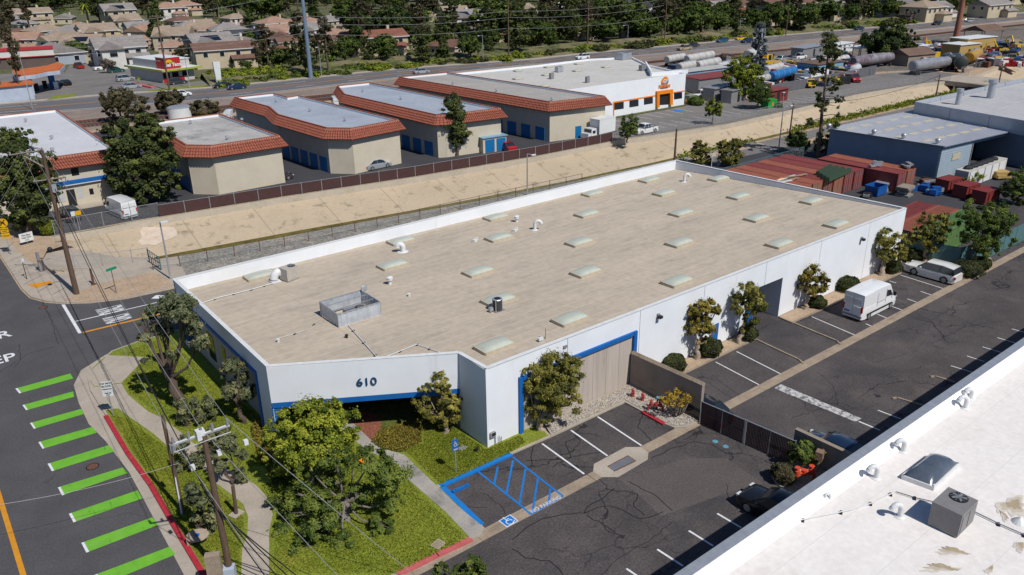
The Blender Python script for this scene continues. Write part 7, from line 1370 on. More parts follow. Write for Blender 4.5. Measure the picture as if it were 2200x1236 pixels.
# ---------------- far side: trees, houses, restaurant, filling station ----------------
def proto_tree(name, h, blobs, n, size, lm, seed, r0=.25, **kw):
    t = thing(name, '', 'tree'); trunkmb((0, 0, 0), blobs, h, r0, seed, wig=.15).build('trunk', bark, t); V, T = leaves(blobs, n, size, seed, **kw); leafobj('crown', V, T, lm, t); return t
r = random.Random(12)
TP = {}
TP['broad'] = [proto_tree('broad_tree', 2.5, [(r.uniform(-2, 2), r.uniform(-2, 2), r.uniform(3.5, 7), r.uniform(1.6, 2.6), r.uniform(1.6, 2.6), r.uniform(1.4, 2)) for _ in range(8)], 3600, .5, LM['mid'], 100+i, sub=22, subr=.27, aspect=1.4, tonebase=.3) for i in range(2)]
TP['pine'] = [proto_tree('pine_tree', 6, [(r.uniform(-1.6, 1.6), r.uniform(-1.6, 1.6), 3.5+k*1.15, 2.5-k*.17, 2.5-k*.17, 1.2) for k in range(10)], 4400, .5, LM['pine'], 110+i, sub=16, subr=.33, aspect=1.5, tonebase=.45) for i in range(3)]
TP['tall'] = [proto_tree('tall_pine', 12, [(r.uniform(-1.5, 1.5), r.uniform(-1.5, 1.5), 8+k*1.4, r.uniform(1.3, 2.3), r.uniform(1.3, 2.3), .9) for k in range(8)], 2800, .5, LM['olive'], 120+i, r0=.3, sub=12, subr=.38, aspect=1.5, tonebase=.35) for i in range(2)]
TP['cone'] = [proto_tree('conical_tree', 2, [(0, 0, 2+k*1.2, 2.1-k*.24, 2.1-k*.24, 1.1) for k in range(8)], 3000, .45, LM['dark'], 130, sub=18, subr=.3, aspect=1.5, tonebase=.5)]
TP['bare'] = [proto_tree('bare_tree', 2.5, [(r.uniform(-2, 2), r.uniform(-2, 2), r.uniform(3, 6.5), 1.8, 1.8, 1.6) for _ in range(6)], 1500, .42, LM['bare'], 140, sub=20, subr=.35, aspect=4)]
p = thing('palm_tree', '', 'tree'); MB().tube([(0, 0, 0), (.1, 0, 3), (0, 0, 6)], [.3, .25, .22], 7).build('trunk', woodg, p); Vs = []
for i in range(26):
    a = i*.8; e = r.uniform(-.6, .9); L0 = r.uniform(2, 2.8)
    for s in range(4):
        q0, q1 = s/4, (s+1)/4; f = lambda q: np.array([math.cos(a)*L0*q, math.sin(a)*L0*q, 6+L0*(e*q-.9*q*q)]); w_ = np.array([-math.sin(a), math.cos(a), 0])*.28*(1-q0*.6); Vs += [f(q0)-w_, f(q0)+w_, f(q1)+w_*.8, f(q1)-w_*.8]
leafobj('fronds', np.array(Vs), np.random.default_rng(1).random(len(Vs)//4), LM['lime'], p); TP['palm'] = [p]
b_ = thing('bush', '', 'shrub'); V, T = leaves([(0, 0, .7, 1.7, 1.2, .9), (1.2, .3, .6, 1.3, 1, .7), (-1.2, -.2, .5, 1.3, 1, .7)], 1800, .3, 150, sub=30, subr=.28, shell=.7, aspect=1.4, up=.7); leafobj('foliage', V, T, LM['lime'], b_); TP['bush'] = [b_]
usedp = set(); TREES = []
HREF = {'broad': 9, 'pine': 15, 'tall': 19, 'cone': 11.5, 'bare': 8, 'palm': 7, 'bush': 1.8}
def ftree(kind, px, py, hpx, wf=1.0, group=None, alt=None):
    c = Vector(G(px, py)); dist = (Vector((0, 0, CH))-c).length; hm = hpx*dist/FP*1.04; s = hm/HREF[kind]; P_ = TP[kind]; k = r.randrange(len(P_)); pr_ = P_[k]
    mats = {'mid_green_foliage': LM[alt], 'pine_foliage': LM[alt], 'bright_green_foliage': LM[alt]} if alt else None
    if (kind, k) not in usedp: usedp.add((kind, k)); o = pr_; o.location = c; o.scale = (s*wf, s*wf, s); o.rotation_euler = (0, 0, r.uniform(0, 6.28))
    else: o = copy_tree(pr_, c, r.uniform(0, 6.28), None, (s*wf, s*wf, s), mats=mats)
    TREES.append((px, py, kind, o, group or 'row')); return o
for a in (('pine', 658, 163, 98, .9), ('tall', 706, 160, 112), ('broad', 742, 136, 60, 1.1), ('pine', 795, 139, 66), ('broad', 832, 136, 66, 1.2), ('pine', 908, 138, 70, 1.3), ('tall', 905, 128, 135, 1.1), ('cone', 952, 131, 72), ('broad', 1012, 130, 58), ('cone', 1052, 120, 58), ('pine', 1108, 118, 118, 1.2), ('broad', 600, 152, 50, 1.2), ('broad', 566, 152, 40), ('broad', 1163, 108, 68, 1.1), ('pine', 1162, 105, 80), ('pine', 1227, 98, 88, .9), ('broad', 1296, 98, 60, 1.3), ('pine', 1332, 86, 88, 1.2),
          ('broad', 1386, 90, 62, 1.1), ('tall', 1422, 88, 105, 1.3), ('broad', 1444, 84, 50), ('pine', 1470, 82, 60), ('broad', 1505, 78, 74, 1.2), ('broad', 1546, 74, 52), ('pine', 1575, 72, 58), ('broad', 1622, 70, 52, 1.1), ('broad', 1665, 68, 62, 1.2), ('broad', 1715, 68, 60, 1.2), ('pine', 1748, 60, 48), ('broad', 1780, 54, 52, 1.2), ('broad', 1817, 52, 42, 1.1), ('pine', 1838, 36, 50), ('broad', 1866, 44, 42), ('broad', 1897, 44, 44, 1.1), ('broad', 1930, 42, 38, 1.3), ('bare', 1950, 52, 26, 1.3), ('pine', 2050, 38, 42), ('broad', 2035, 32, 26, 1.2), ('pine', 2196, 14, 30), ('tall', 1262, 96, 110), ('tall', 1180, 100, 112, 1.2), ('tall', 780, 118, 108), ('pine', 760, 78, 66), ('pine', 870, 72, 70)): ftree(*a)
for a in (('broad', 170, 131, 42, 1.5), ('bare', 222, 138, 32, 1.3), ('bare', 300, 134, 40, 1.3), ('bare', 262, 128, 36, 1.2), ('pine', 333, 96, 52, 1.1), ('broad', 398, 132, 34, 1.2, None, 'olive'), ('broad', 372, 120, 30, 1.1, None, 'olive'), ('bare', 420, 128, 34), ('broad', 508, 144, 26, 1.2), ('broad', 568, 118, 34), ('palm', 566, 112, 32), ('palm', 455, 68, 22), ('palm', 105, 84, 26), ('palm', 660, 78, 24), ('palm', 268, 66, 26), ('palm', 583, 140, 28), ('palm', 440, 136, 24), ('broad', 530, 152, 22, 1.4), ('broad', 68, 133, 16), ('broad', 80, 133, 16), ('broad', 56, 134, 15), ('broad', 112, 131, 16), ('tall', 10, 218, 130, .55), ('tall', 50, 216, 135, .6), ('bare', 235, 158, 30, .9), ('palm', 300, 183, 16), ('broad', 292, 152, 12, 1.3), ('broad', 540, 100, 36), ('broad', 432, 98, 26), ('bare', 400, 110, 26)): ftree(*a)
for i in range(64):
    px = 545+i*20+r.uniform(-9, 9); ro = np.interp(px, [457, 600, 852, 1150, 1279, 1499, 1700, 1957], [190, 176, 150, 128, 114, 95, 75, 53]); py = ro-r.uniform(16, 52)
    if i % 7 != 3 and (px > 1150 or i % 3): ftree(r.choice(['pine', 'pine', 'broad', 'cone', 'tall']), px, py, r.uniform(48, 92)*(1 if px < 1500 else .75), r.uniform(.95, 1.35), 'row', r.choice([None, 'dark', None]))
# embankment with bushes
em = MB(); A_ = offline(U, 3.2); B_ = offline(U, 17); n_ = len(U); em.add([(q[0], q[1], .03) for q in A_]+[(q[0], q[1], 1.8) for q in B_]+[(q[0], q[1], .0) for q in offline(U, 22)], [(i, i+1, n_+i+1, n_+i) for i in range(3, n_-1)]+[(n_+i, n_+i+1, 2*n_+i+1, 2*n_+i) for i in range(3, n_-1)])
em.f = [f[::-1] if False else f for f in em.f]
em.build('embankment', mat('embankment_ground', (.085, .1, .02), (.2, .155, .1), .09, 1, .4, 3, stain=[((.04, .06, .012), .2, .48, .85)], fine=(1.2, .3)), kind='structure')
for i in range(64):
    x_ = 476+i*23.5+r.uniform(-7, 7); y_ = np.interp(x_, [457, 600, 852, 1150, 1279, 1499, 1700, 1957], [190, 176, 150, 128.5, 114, 95, 75.6, 53.6])-r.uniform(2, 9); ftree('bush', x_, y_, r.uniform(7, 15), r.uniform(.9, 1.8), 'bank', r.choice(['mid', 'lime', 'hedge']))
for i in range(9): ftree('bush', 462+i*17, 172-i*1.2, 20, .9, 'hedge')
# houses
ROOFC = {'tan': mat('tan_tile_roof', (.31, .24, .18), (.25, .19, .14), .4, .9, fine=(1.5, .12)), 'grey': mat('grey_tile_roof', (.26, .235, .22), (.2, .18, .17), .4, .9, fine=(1.5, .12)), 'brown': mat('brown_tile_roof', (.16, .09, .065), (.12, .065, .05), .4, .9, fine=(1.5, .12)), 'terracotta': mat('terracotta_tile_roof', (.34, .21, .15), (.27, .165, .12), .4, .9, fine=(1.5, .12)), 'charcoal': mat('charcoal_tile_roof', (.05, .055, .065), None, .4, .9), 'red-brown': mat('redbrown_tile_roof', (.22, .085, .055), (.17, .065, .045), .4, .9, fine=(1.5, .12))}
WALLC = {'white': mat('white_house_wall', (.62, .6, .56), None, .3, .9), 'cream': mat('cream_house_wall', (.5, .42, .3), None, .3, .9), 'pink': mat('pink_house_wall', (.5, .37, .3), None, .3, .9), 'blue-grey': mat('bluegrey_house_wall', (.34, .38, .44), None, .3, .9), 'yellow': mat('yellow_house_wall', (.52, .4, .2), None, .3, .9)}
solar = mat('solar_panel', (.01, .014, .03), None, 2, .25); trimw = mat('house_white_trim', (.6, .6, .58), None, 2, .8)
def gable(mb, cx, cy, w, d, z, rise, ax=0, eave=.5):
    """gable roof solid, ridge along x (ax 0) or y (ax 1)"""
    X, Y = w/2+eave, d/2+eave
    if ax: V = [(-X, -Y, 0), (X, -Y, 0), (X, Y, 0), (-X, Y, 0), (0, -Y, rise), (0, Y, rise)]; F = [(0, 4, 5, 3), (4, 1, 2, 5), (0, 1, 4), (2, 3, 5), (0, 3, 2, 1)]
    else: V = [(-X, -Y, 0), (X, -Y, 0), (X, Y, 0), (-X, Y, 0), (-X, 0, rise), (X, 0, rise)]; F = [(0, 1, 5, 4), (2, 3, 4, 5), (3, 0, 4), (1, 2, 5), (0, 3, 2, 1)]
    mb.add([(cx+a, cy+b, z+c) for a, b, c in V], F)
def hip(mb, cx, cy, w, d, z, rise, eave=.5):
    X, Y = w/2+eave, d/2+eave; e = max(.2, X-Y); mb.add([(cx+a, cy+b, z+c) for a, b, c in [(-X, -Y, 0), (X, -Y, 0), (X, Y, 0), (-X, Y, 0), (-e, 0, rise), (e, 0, rise)]], [(0, 1, 5, 4), (2, 3, 4, 5), (3, 0, 4), (1, 2, 5), (0, 3, 2, 1)])
def house_proto(kind):
    t = thing('house', '', 'house'); rm, wm = ROOFC['tan'], WALLC['white']; w, d, h = {'A': (12, 10, 5.2), 'B': (13, 11, 5.2), 'C': (19, 9, 5.3), 'D': (11, 14, 3.2)}[kind]
    wl = MB().box(0, 0, 0, w, d, h); rf = MB()
    if kind == 'A':
        wl.box(-w*.22, -d/2-1.5, 0, 5.5, 3.4, h-.2); gable(rf, 0, 0, w, d, h, 2.4); gable(rf, -w*.22, -d/2, 5.5, 6.6, h-.15, 1.7, 1); wl.add([(-w*.22-2.7, -d/2-3.22, h-.3), (-w*.22+2.7, -d/2-3.22, h-.3), (-w*.22, -d/2-3.22, h+1.25)], [(0, 1, 2)]); wl.box(w*.28, -d/2-1, 0, 5, 3, 2.7); gable(rf, w*.28, -d/2-1, 5, 3, 2.7, 1)
    elif kind == 'B': hip(rf, 0, 0, w, d, h, 2.3); wl.box(w*.2, -d/2-1.6, 0, 5.6, 3.4, 2.8); hip(rf, w*.2, -d/2-1.4, 5.6, 3.8, 2.8, 1.1)
    elif kind == 'C': gable(rf, 0, 0, w, d, h, 1.9); wl.box(w*.22, -d/2-1.5, 0, 7, 3.4, 2.7); gable(rf, w*.22, -d/2-1.5, 7, 3.4, 2.7, 1)
    else: gable(rf, 0, 0, w, d, h, 2.2, 1); wl.add([(-w/2, -d/2-.02, h), (w/2, -d/2-.02, h), (0, -d/2-.02, h+1.9)], [(0, 1, 2)])
    wl.build('wall', wm, t); R_ = rf.build('roof', rm, t); MB().box(w*.3, d*.2, h+.6, .8, .8, 2.2).build('chimney', wm, R_)
    z1 = h-1.9 if h > 4 else 1.0
    yw = -d/2
    for x_ in ((w*.08, w*.33, -w*.45) if kind == 'A' else (-w*.35, -w*.1, w*.15, w*.38) if h > 4 else (-w*.25, w*.25)):
        f_ = MB().box(x_, yw-.04, z1-.1, 1.5, .08, 1.5).build('window', trimw, t); MB().box(x_, yw-.09, z1, 1.25, .04, 1.25).build('pane', glass, f_)
    if kind == 'A': f_ = MB().box(-w*.22, yw-3.24, z1-.1, 2.1, .08, 1.5).build('window', trimw, t); MB().box(-w*.22, yw-3.29, z1, 1.8, .04, 1.25).build('pane', glass, f_)
    for y_ in (-d*.2, d*.2): f_ = MB().box(-w/2-.04, y_, z1-.1, .08, 1.4, 1.4).build('window', trimw, t); MB().box(-w/2-.09, y_, z1, .04, 1.15, 1.15).build('pane', glass, f_)
    eb = MB(); eb.box(0, -d/2-.52, h-.2, w+1, .08, .24); eb.build('fascia', trimw, t); return t
HP = {k: house_proto(k) for k in 'ABCD'}; HU = set(); HOUSES = []
def house(kind, px, py, deg, roof, wall, s=1.0, sol=0):
    """px, py sights the roof centre"""
    zr = {'A': 6, 'B': 6, 'C': 6, 'D': 4}[kind]*s; c = G(px, py, zr); loc = (c[0], c[1], 0); pr_ = HP[kind]
    o = copy_tree(pr_, loc, math.radians(deg), None, s, mats={'tan_tile_roof': ROOFC[roof], 'white_house_wall': WALLC[wall]})
    if sol:
        m_ = MB(); sl_ = math.atan2(2.2, 6); m_.add([(-3, -4.6, 5.65), (2.2, -4.6, 5.65), (2.2, -1.6, 6.9), (-3, -1.6, 6.9)], [(0, 1, 2, 3)]); q = m_.build('solar_panels', solar); q.parent = o
    HOUSES.append([px, py, roof, wall, o, sol])
for a in (('C', 50, 24, 4, 'tan', 'cream', 1.2), ('B', 6, 28, 10, 'terracotta', 'cream'), ('A', 250, 16, 0, 'grey', 'cream', 1.25, 1), ('B', 358, 12, 5, 'terracotta', 'white', 1.2), ('B', 395, 7, 5, 'terracotta', 'cream', 1.1), ('B', 95, 60, 20, 'tan', 'cream'), ('A', 52, 78, -30, 'terracotta', 'pink', .9), ('B', 38, 68, 10, 'brown', 'cream', .8), ('B', 150, 62, -20, 'grey', 'blue-grey'), ('A', 146, 78, -60, 'tan', 'white'), ('A', 205, 60, 5, 'tan', 'yellow', 1.05), ('A', 180, 84, -30, 'tan', 'white', 1, 1), ('D', 80, 84, -60, 'grey', 'blue-grey', 1, 0), ('C', 92, 104, -4, 'tan', 'cream', .7), ('A', 252, 92, -4, 'grey', 'white', 1.15), ('D', 124, 104, 4, 'grey', 'blue-grey', 1.1), ('A', 306, 62, 40, 'terracotta', 'pink', .9), ('A', 292, 84, 20, 'terracotta', 'pink', .6), ('A', 372, 68, -30, 'tan', 'cream', 1.0), ('B', 372, 95, -20, 'terracotta', 'pink', .7),
          ('B', 404, 52, 0, 'grey', 'white', .8), ('A', 432, 56, -30, 'tan', 'pink', .9), ('B', 488, 57, -10, 'grey', 'white', 1), ('C', 524, 68, -10, 'charcoal', 'blue-grey', .75), ('A', 448, 82, 0, 'grey', 'cream', 1.1, 1), ('D', 508, 86, 10, 'grey', 'white', 1), ('C', 482, 98, -8, 'brown', 'cream', 1.0), ('D', 542, 108, -8, 'red-brown', 'pink', .7), ('B', 588, 44, 5, 'terracotta', 'cream', 1.05), ('B', 648, 42, 8, 'terracotta', 'cream', 1.05, 1), ('A', 590, 63, 5, 'terracotta', 'blue-grey', 1), ('A', 646, 58, 10, 'grey', 'white', 1.0), ('D', 602, 78, -20, 'brown', 'white', 1.1), ('C', 634, 85, -8, 'brown', 'cream', .7), ('D', 612, 106, -8, 'red-brown', 'cream', .7), ('C', 690, 84, -8, 'brown', 'cream', .7), ('B', 718, 68, 30, 'terracotta', 'cream', .8), ('B', 705, 40, 20, 'grey', 'cream', .9), ('B', 785, 28, 30, 'terracotta', 'white', .9), ('C', 800, 73, -8, 'red-brown', 'cream', 1.1), ('D', 868, 90, -8, 'brown', 'pink', .6),
          ('B', 818, 30, 10, 'terracotta', 'cream', .8), ('B', 892, 22, 10, 'terracotta', 'cream', .9), ('B', 943, 12, -20, 'grey', 'cream', 1), ('A', 975, 20, -20, 'tan', 'cream', 1), ('A', 988, 30, -8, 'grey', 'white', 1.15, 1), ('D', 1038, 28, 0, 'grey', 'white', 1.2), ('A', 1022, 10, 10, 'tan', 'cream', 1), ('B', 1050, 16, -10, 'terracotta', 'cream', .9), ('A', 1076, 20, 40, 'terracotta', 'blue-grey', .9), ('C', 1046, 51, -8, 'brown', 'pink', 1.05), ('D', 1062, 74, -8, 'brown', 'pink', .6), ('D', 962, 92, 20, 'brown', 'pink', .9), ('B', 1138, 35, -20, 'red-brown', 'cream', 1), ('A', 1120, 14, 10, 'tan', 'cream', .9), ('A', 1190, 16, -10, 'grey', 'white', 1.1), ('D', 1150, 64, -8, 'brown', 'pink', .8),
          ('D', 1243, 12, 10, 'tan', 'pink', 1.2), ('C', 1262, 36, -4, 'brown', 'yellow', .9), ('D', 1248, 62, -20, 'brown', 'pink', .9), ('A', 1362, 8, 10, 'charcoal', 'white', 1.2), ('B', 1358, 62, -6, 'brown', 'white', .6), ('D', 1474, 22, 25, 'red-brown', 'pink', 1.2), ('C', 1490, 4, -4, 'brown', 'cream', 1.1), ('A', 1545, 8, -10, 'grey', 'cream', 1), ('D', 1588, 24, 20, 'red-brown', 'pink', 1.1), ('B', 1595, 8, 0, 'brown', 'cream', 1.1), ('C', 1680, 2, -4, 'brown', 'cream', 1.6), ('A', 1530, 16, -10, 'grey', 'cream', .9), ('B', 1795, 8, -8, 'grey', 'cream', 1.2), ('A', 1925, 3, -5, 'grey', 'white', 1.2), ('B', 1985, 9, -5, 'tan', 'cream', 1.2), ('A', 2012, 10, -5, 'grey', 'white', 1), ('C', 2130, 5, -6, 'grey', 'cream', 1.1), ('B', 1310, 4, 0, 'tan', 'white', 1), ('B', 1420, 10, 10, 'tan', 'cream', .9))+tuple((r.choice('ABAD'), 14+i*41+r.uniform(-8, 8), 38+12*(i % 3)+r.uniform(-4, 4), r.uniform(-30, 30), r.choice(['tan', 'tan', 'grey', 'terracotta', 'brown']), r.choice(['cream', 'white', 'pink', 'cream']), r.uniform(.75, 1)) for i in range(13)): house(*a)
for k, pr_ in HP.items():
    for c in list(pr_.children):
        for g_ in list(c.children): bpy.data.objects.remove(g_)
        bpy.data.objects.remove(c)
    bpy.data.objects.remove(pr_)
HR = random.Random(31)
for k_ in range(46):                                       # the streets go on beyond the top of the picture
    pass
HOUSES.sort(key=lambda q: q[0])
rows = {}
for q in HOUSES: rows.setdefault('front' if q[1] > 80 else 'second' if q[1] > 50 else 'third' if q[1] > 24 else 'rearmost', []).append(q)
def where(px):
    for lim, s_ in ((60, 'left photo edge'), (140, 'above the filling station'), (240, 'left of the restaurant'), (420, 'behind the restaurant'), (560, 'between restaurant and steel pole'), (700, 'beside the steel pole'), (880, 'right of the steel pole'), (980, 'above third storage roof'), (1100, 'above tiled storage roofs'), (1210, 'above white office roof end'), (1320, 'above the white office roof'), (1440, 'above the office entrance'), (1560, 'above the tanker yard'), (1850, 'above the artificial pine'), (2300, 'near top right corner')):
        if px < lim: return s_
seen = {}
SZ = ['', 'two-storey ', 'wide ']
for nm, L_ in rows.items():
    for i, (px, py, roof, wall, o, sol) in enumerate(L_):
        w_ = where(px); key = (nm, w_); seen[key] = seen.get(key, 0)+1
        o['label'] = '%s-roofed house%s, %s in the %s row %s' % (roof, ' with solar panels' if sol else ' with %s walls' % wall, ['first', 'second', 'third', 'fourth', 'fifth', 'sixth', 'seventh', 'eighth', 'ninth', 'tenth', 'eleventh'][seen[key]-1], nm, w_); o['group'] = 'houses beyond the main road'
# garden and street trees between the houses
kinds_ = ['broad']*7+['pine']*4+['tall']*1+['cone']*1+['palm']*1
def dens(px, py):
    if py < 12: return .85
    if 150 < px < 240 and py < 62: return 1
    if 255 < px < 345 and py < 62: return .8
    if 400 < px < 570 and py < 50: return 1
    if 560 < px < 930 and py < 36: return 1
    if 0 < px < 150 and py < 20: return .9
    if 60 < px < 100 and 30 < py < 55: return .5
    if px > 1100 and py < 60: return .5
    return .34
n_ = 0
while n_ < 290:
    px, py = r.uniform(-20, 2220), 3+92*r.random()**1.5; ro = np.interp(px, [0, 222, 457, 600, 852, 1150, 1279, 1499, 1700, 1957, 2200], [226, 206, 190, 176, 150, 128, 114, 95, 75, 53, 29])
    if py > ro-14 or r.random() > dens(px, py): continue
    if any(abs(px-h_[0]) < 24 and -2 < py-h_[1] < 24 for h_ in HOUSES) and r.random() < .93: continue
    hp = np.interp(py, [0, 100], [36, 60])*r.uniform(.7, 1.35); k = r.choice(kinds_); hp *= {'palm': .7, 'tall': 1.3, 'pine': 1.1}.get(k, 1)
    ftree(k, px, py, hp, r.uniform(.9, 1.35), 'garden', r.choice([None, None, 'dark', 'olive', 'mid'])); n_ += 1
desc = {'broad': 'rounded tree', 'pine': 'dark pine', 'tall': 'tall sparse pine', 'cone': 'conical tree', 'bare': 'leafless tree', 'palm': 'palm tree', 'bush': 'low bush'}
seen = {}; GN = {'row': 'along the near edge', 'bank': 'on the road embankment', 'garden': 'among the houses', 'hedge': 'in the roadside hedge'}
for px, py, k, o, g_ in sorted(TREES, key=lambda q: q[0]):
    band = '' if g_ != 'garden' else (' front' if py > 45 else ' middle' if py > 16 else ' rear'); w_ = where(px); key = (k, g_, band, w_); seen[key] = seen.get(key, 0)+1
    o['label'] = '%s, %s from left,%s, %s' % (desc[k], ordn[seen[key]-1], {'row': ' roadside', 'bank': ' bank', 'garden': band+' gardens', 'hedge': ' hedge'}[g_], w_)
    o['group'] = {'row': 'trees beside the main road', 'bank': 'bushes on the road embankment', 'garden': 'trees among the houses', 'hedge': 'roadside hedge bushes'}[g_]
# far woodland that closes the view
g = np.random.default_rng(9); BL = []
for i in range(430):
    px = -60+i*5.4+g.normal()*6; py = g.uniform(-22, 1.5) if i % 3 else g.uniform(-4, 5); c = G(px, py); s_ = 3.2+3.2*g.random(); BL.append((c[0], c[1], s_*1.0, s_*1.5, s_*1.5, s_*1.1))
V, T = leaves(BL, 60000, 1.5, 3, sub=8, subr=.45, shell=.6, aspect=1.3, tonebase=.35); o = leafobj('distant_woodland', V, T, LM['dark'], None); o['kind'] = 'stuff'
BL = []
for i in range(620):
    px = g.uniform(-40, 2240); ro = np.interp(px, [0, 222, 457, 600, 852, 1150, 1279, 1499, 1700, 1957, 2200], [226, 206, 190, 176, 150, 128, 114, 95, 75, 53, 29]); py = 2+(ro-22-2)*g.random()**1.3
    if px < 480 and py > 112: continue
    c = G(px, py); s_ = g.uniform(1.6, 3.2); BL.append((c[0], c[1], s_*.6, s_*1.3, s_*1.3, s_*.8))
V, T = leaves(BL, 26000, .9, 4, sub=5, subr=.5, shell=.5, aspect=1.3, tonebase=.4); o = leafobj('garden_undergrowth', V, T, LM['mid'], None); o['kind'] = 'stuff'
# restaurant
fa, fb, bl = G(352, 179), G(419, 170), G(306, 157); u = Vector(fb[:2])-Vector(fa[:2]); Wd = u.length; an = math.atan2(u.y, u.x); R_ = thing('restaurant', 'fast-food restaurant with a red sign tower and green-edged canopy', 'restaurant')
rred = mat('restaurant_red', (.42, .02, .02), None, 2, .6); lim_ = mat('lime_trim', (.35, .42, .05), None, 2, .6); cr_ = mat('pale_restaurant_wall', (.5, .48, .46), None, 1, .8); D_ = 17
MB().box(0, D_/2, 0, Wd, D_, 3.1).build('wall', cr_, R_); MB().box(Wd*.05, D_/2-.2, 3.1, Wd+2.4, D_+3, .35).build('canopy', metalw, R_)
for s in (((0.05*Wd), -1.75, Wd+2.5, .1), ): MB().box(s[0], s[1], 3.05, s[2], s[3], .5).build('canopy_trim', lim_, R_)
MB().box(Wd*.05-Wd/2-1.25, D_/2-.2, 3.05, .1, D_+3, .5).build('canopy_trim', lim_, R_); MB().box(.5, D_/2+.6, 3.45, Wd-1, D_-2, 2.0).build('upper_wall', cr_, R_); MB().box(.5, D_/2+.6, 5.45, Wd-.6, D_-1.6, .15).build('roof', metalw, R_)
MB().box(-Wd*.16, 1.7, 3.45, Wd*.5, 4.2, 2.9).build('sign_tower', rred, R_); MB().box(-Wd*.16, 1.7, 6.35, Wd*.52, 4.4, .12).build('tower_roof', metalw, R_); MB().box(-Wd*.16, -.06, 0, Wd*.66, .12, 1.2).build('red_dado', rred, R_)
for k in (-.38, -.1, .22): MB().box(Wd*k, -.06, 1.25, 1.8, .1, 1.3).build('window', glass, R_)
Rf_ = Matrix.Rotation(math.pi/2, 3, 'X'); text('sign_lettering', 'Del Taco', (-Wd*.16, -.47, 4.5), 1.25, Rf_, metalw, R_, depth=.03, bold=.05)
sn = MB(); sn.add([(-Wd*.16-.9+1.0*math.cos(a), -.48, 5.15+.75*math.sin(a)) for a in np.linspace(0, math.pi, 9)], [tuple(range(9))]); sn.build('sun_emblem', paint('yellow', 0), R_)
R_.location = ((fa[0]+fb[0])/2, (fa[1]+fb[1])/2, 0); R_.rotation_euler = (0, 0, an)
sheet('restaurant_parking', GL([(150, 140), (300, 133), (325, 160), (360, 185), (455, 170), (470, 181), (350, 194), (215, 204), (140, 208), (128, 175)]), .03, greylot); sheet('station_forecourt', GL([(-60, 165), (128, 150), (215, 204), (90, 213), (-60, 226)]), .028, greylot)
for q in ([(305, 196), (392, 186), (446, 182), (440, 187), (330, 197)], [(100, 216), (162, 208), (164, 201), (115, 207)], [(-20, 222), (60, 215), (72, 212), (-20, 218)]): sheet('grass_verge', GL(q), .06, grass)
MB().beam(G(284, 181), G(330, 190), 1.2, 0, .4).build('planter_kerb', red2, kind='structure')
t = thing('pylon_sign', 'tall blank white pylon beside the hedge by the main road', 'sign', G(471, 182)); c = G(471, 182); MB().box(c[0], c[1], 0, 1.2, .6, HT(c, 133), 0, tx=1.5, ty=1.2).build('pylon', metalw, t)
# filling station
fo = mat('orange_canopy_roof', (.5, .13, .03), (.42, .1, .025), .5, .8); fb_ = mat('pale_blue_fascia', (.4, .46, .56), None, 1, .6); ST_ = thing('filling_station', 'filling station canopy with orange roof and pale blue fascia', 'filling station', G(80, 195)); cp = GL([(25, 152), (60, 147), (100, 141), (123, 134), (139, 138.5), (128, 150), (100, 153.5), (74, 159), (31, 164)], 5.2)
MB().prism(cp, 4.1, 5.0).build('fascia', fb_, ST_); MB().prism(offset(cp, .15), 5.0, 5.25).build('roof', fo, ST_)
for px, py in ((71, 205), (117, 190), (112, 187), (40, 200)): c = G(px, py); MB().box(c[0], c[1], 0, .9, .9, 4.1).build('column', bluew if px > 100 else fb_, ST_)
for px, py in ((80, 196), (98, 190), (122, 192)): c = G(px, py); MB().box(c[0], c[1], 0, 1, .7, 1.9).build('fuel_pump', dark if px < 120 else metalw, ST_)
t = thing('station_shop', 'white and blue station building with orange tiled roof at the left edge', 'building', G(30, 210)); q = GL([(-40, 183), (62, 176), (68, 181), (-40, 191)], 3.6); MB().prism(q, 0, 3.55).build('wall', fb_, t); MB().prism(offset(q, -.5), 3.55, 3.9).build('roof', fo, t)
c0, c1 = G(-20, 222), G(50, 214); u = (Vector(c1)-Vector(c0))
t = thing('shop_row', 'long shop building with a white sign band edged in red behind the station', 'building', G(60, 160)); a, b = G(-50, 150), G(122, 139); MB().beam(a, b, 9, 0, 3.4).build('wall', mat('dark_shopfront', (.12, .09, .08), None, .4, .6), t); MB().beam(lp(a, b, 0), lp(a, b, 1), 9.4, 3.4, 5.2).build('sign_band', WALLC['white'], t); MB().beam(a, b, 9.8, 5.2, 5.45).beam(a, b, 9.9, 3.2, 3.42).build('red_edge', rred, t)
t = thing('water_tank', 'pale cylindrical storage tank between two olive trees', 'tank', G(388, 255)); c = G(388, 255); MB().cyl(c[0], c[1], 0, HT(c, 228)-.2, 2.3, n=20).build('shell', metalw, t, smooth=True); MB().cyl(c[0], c[1], HT(c, 228)-.2, HT(c, 228), 2.35, 1.9, n=20).build('lid', galv, t)
for i, (a, b, l) in enumerate((((120, 138), (178, 132), 'cream block wall behind the filling station'), ((185, 137), (285, 132), 'cream block wall behind the restaurant car park'), ((460, 128), (556, 118), 'tan block wall behind the long roadside hedge'), ((1845, 33), (1930, 26), 'pale block wall above the grassy bank, left one'), ((1975, 26), (2030, 20), 'pale block wall above the grassy bank, middle one'), ((2110, 16), (2210, 8), 'pale block wall above the grassy bank, right one'))): tags(MB().beam(G(*a), G(*b), .3, 0, 2.6).build('block_wall', WALLC['cream']), l, 'wall')
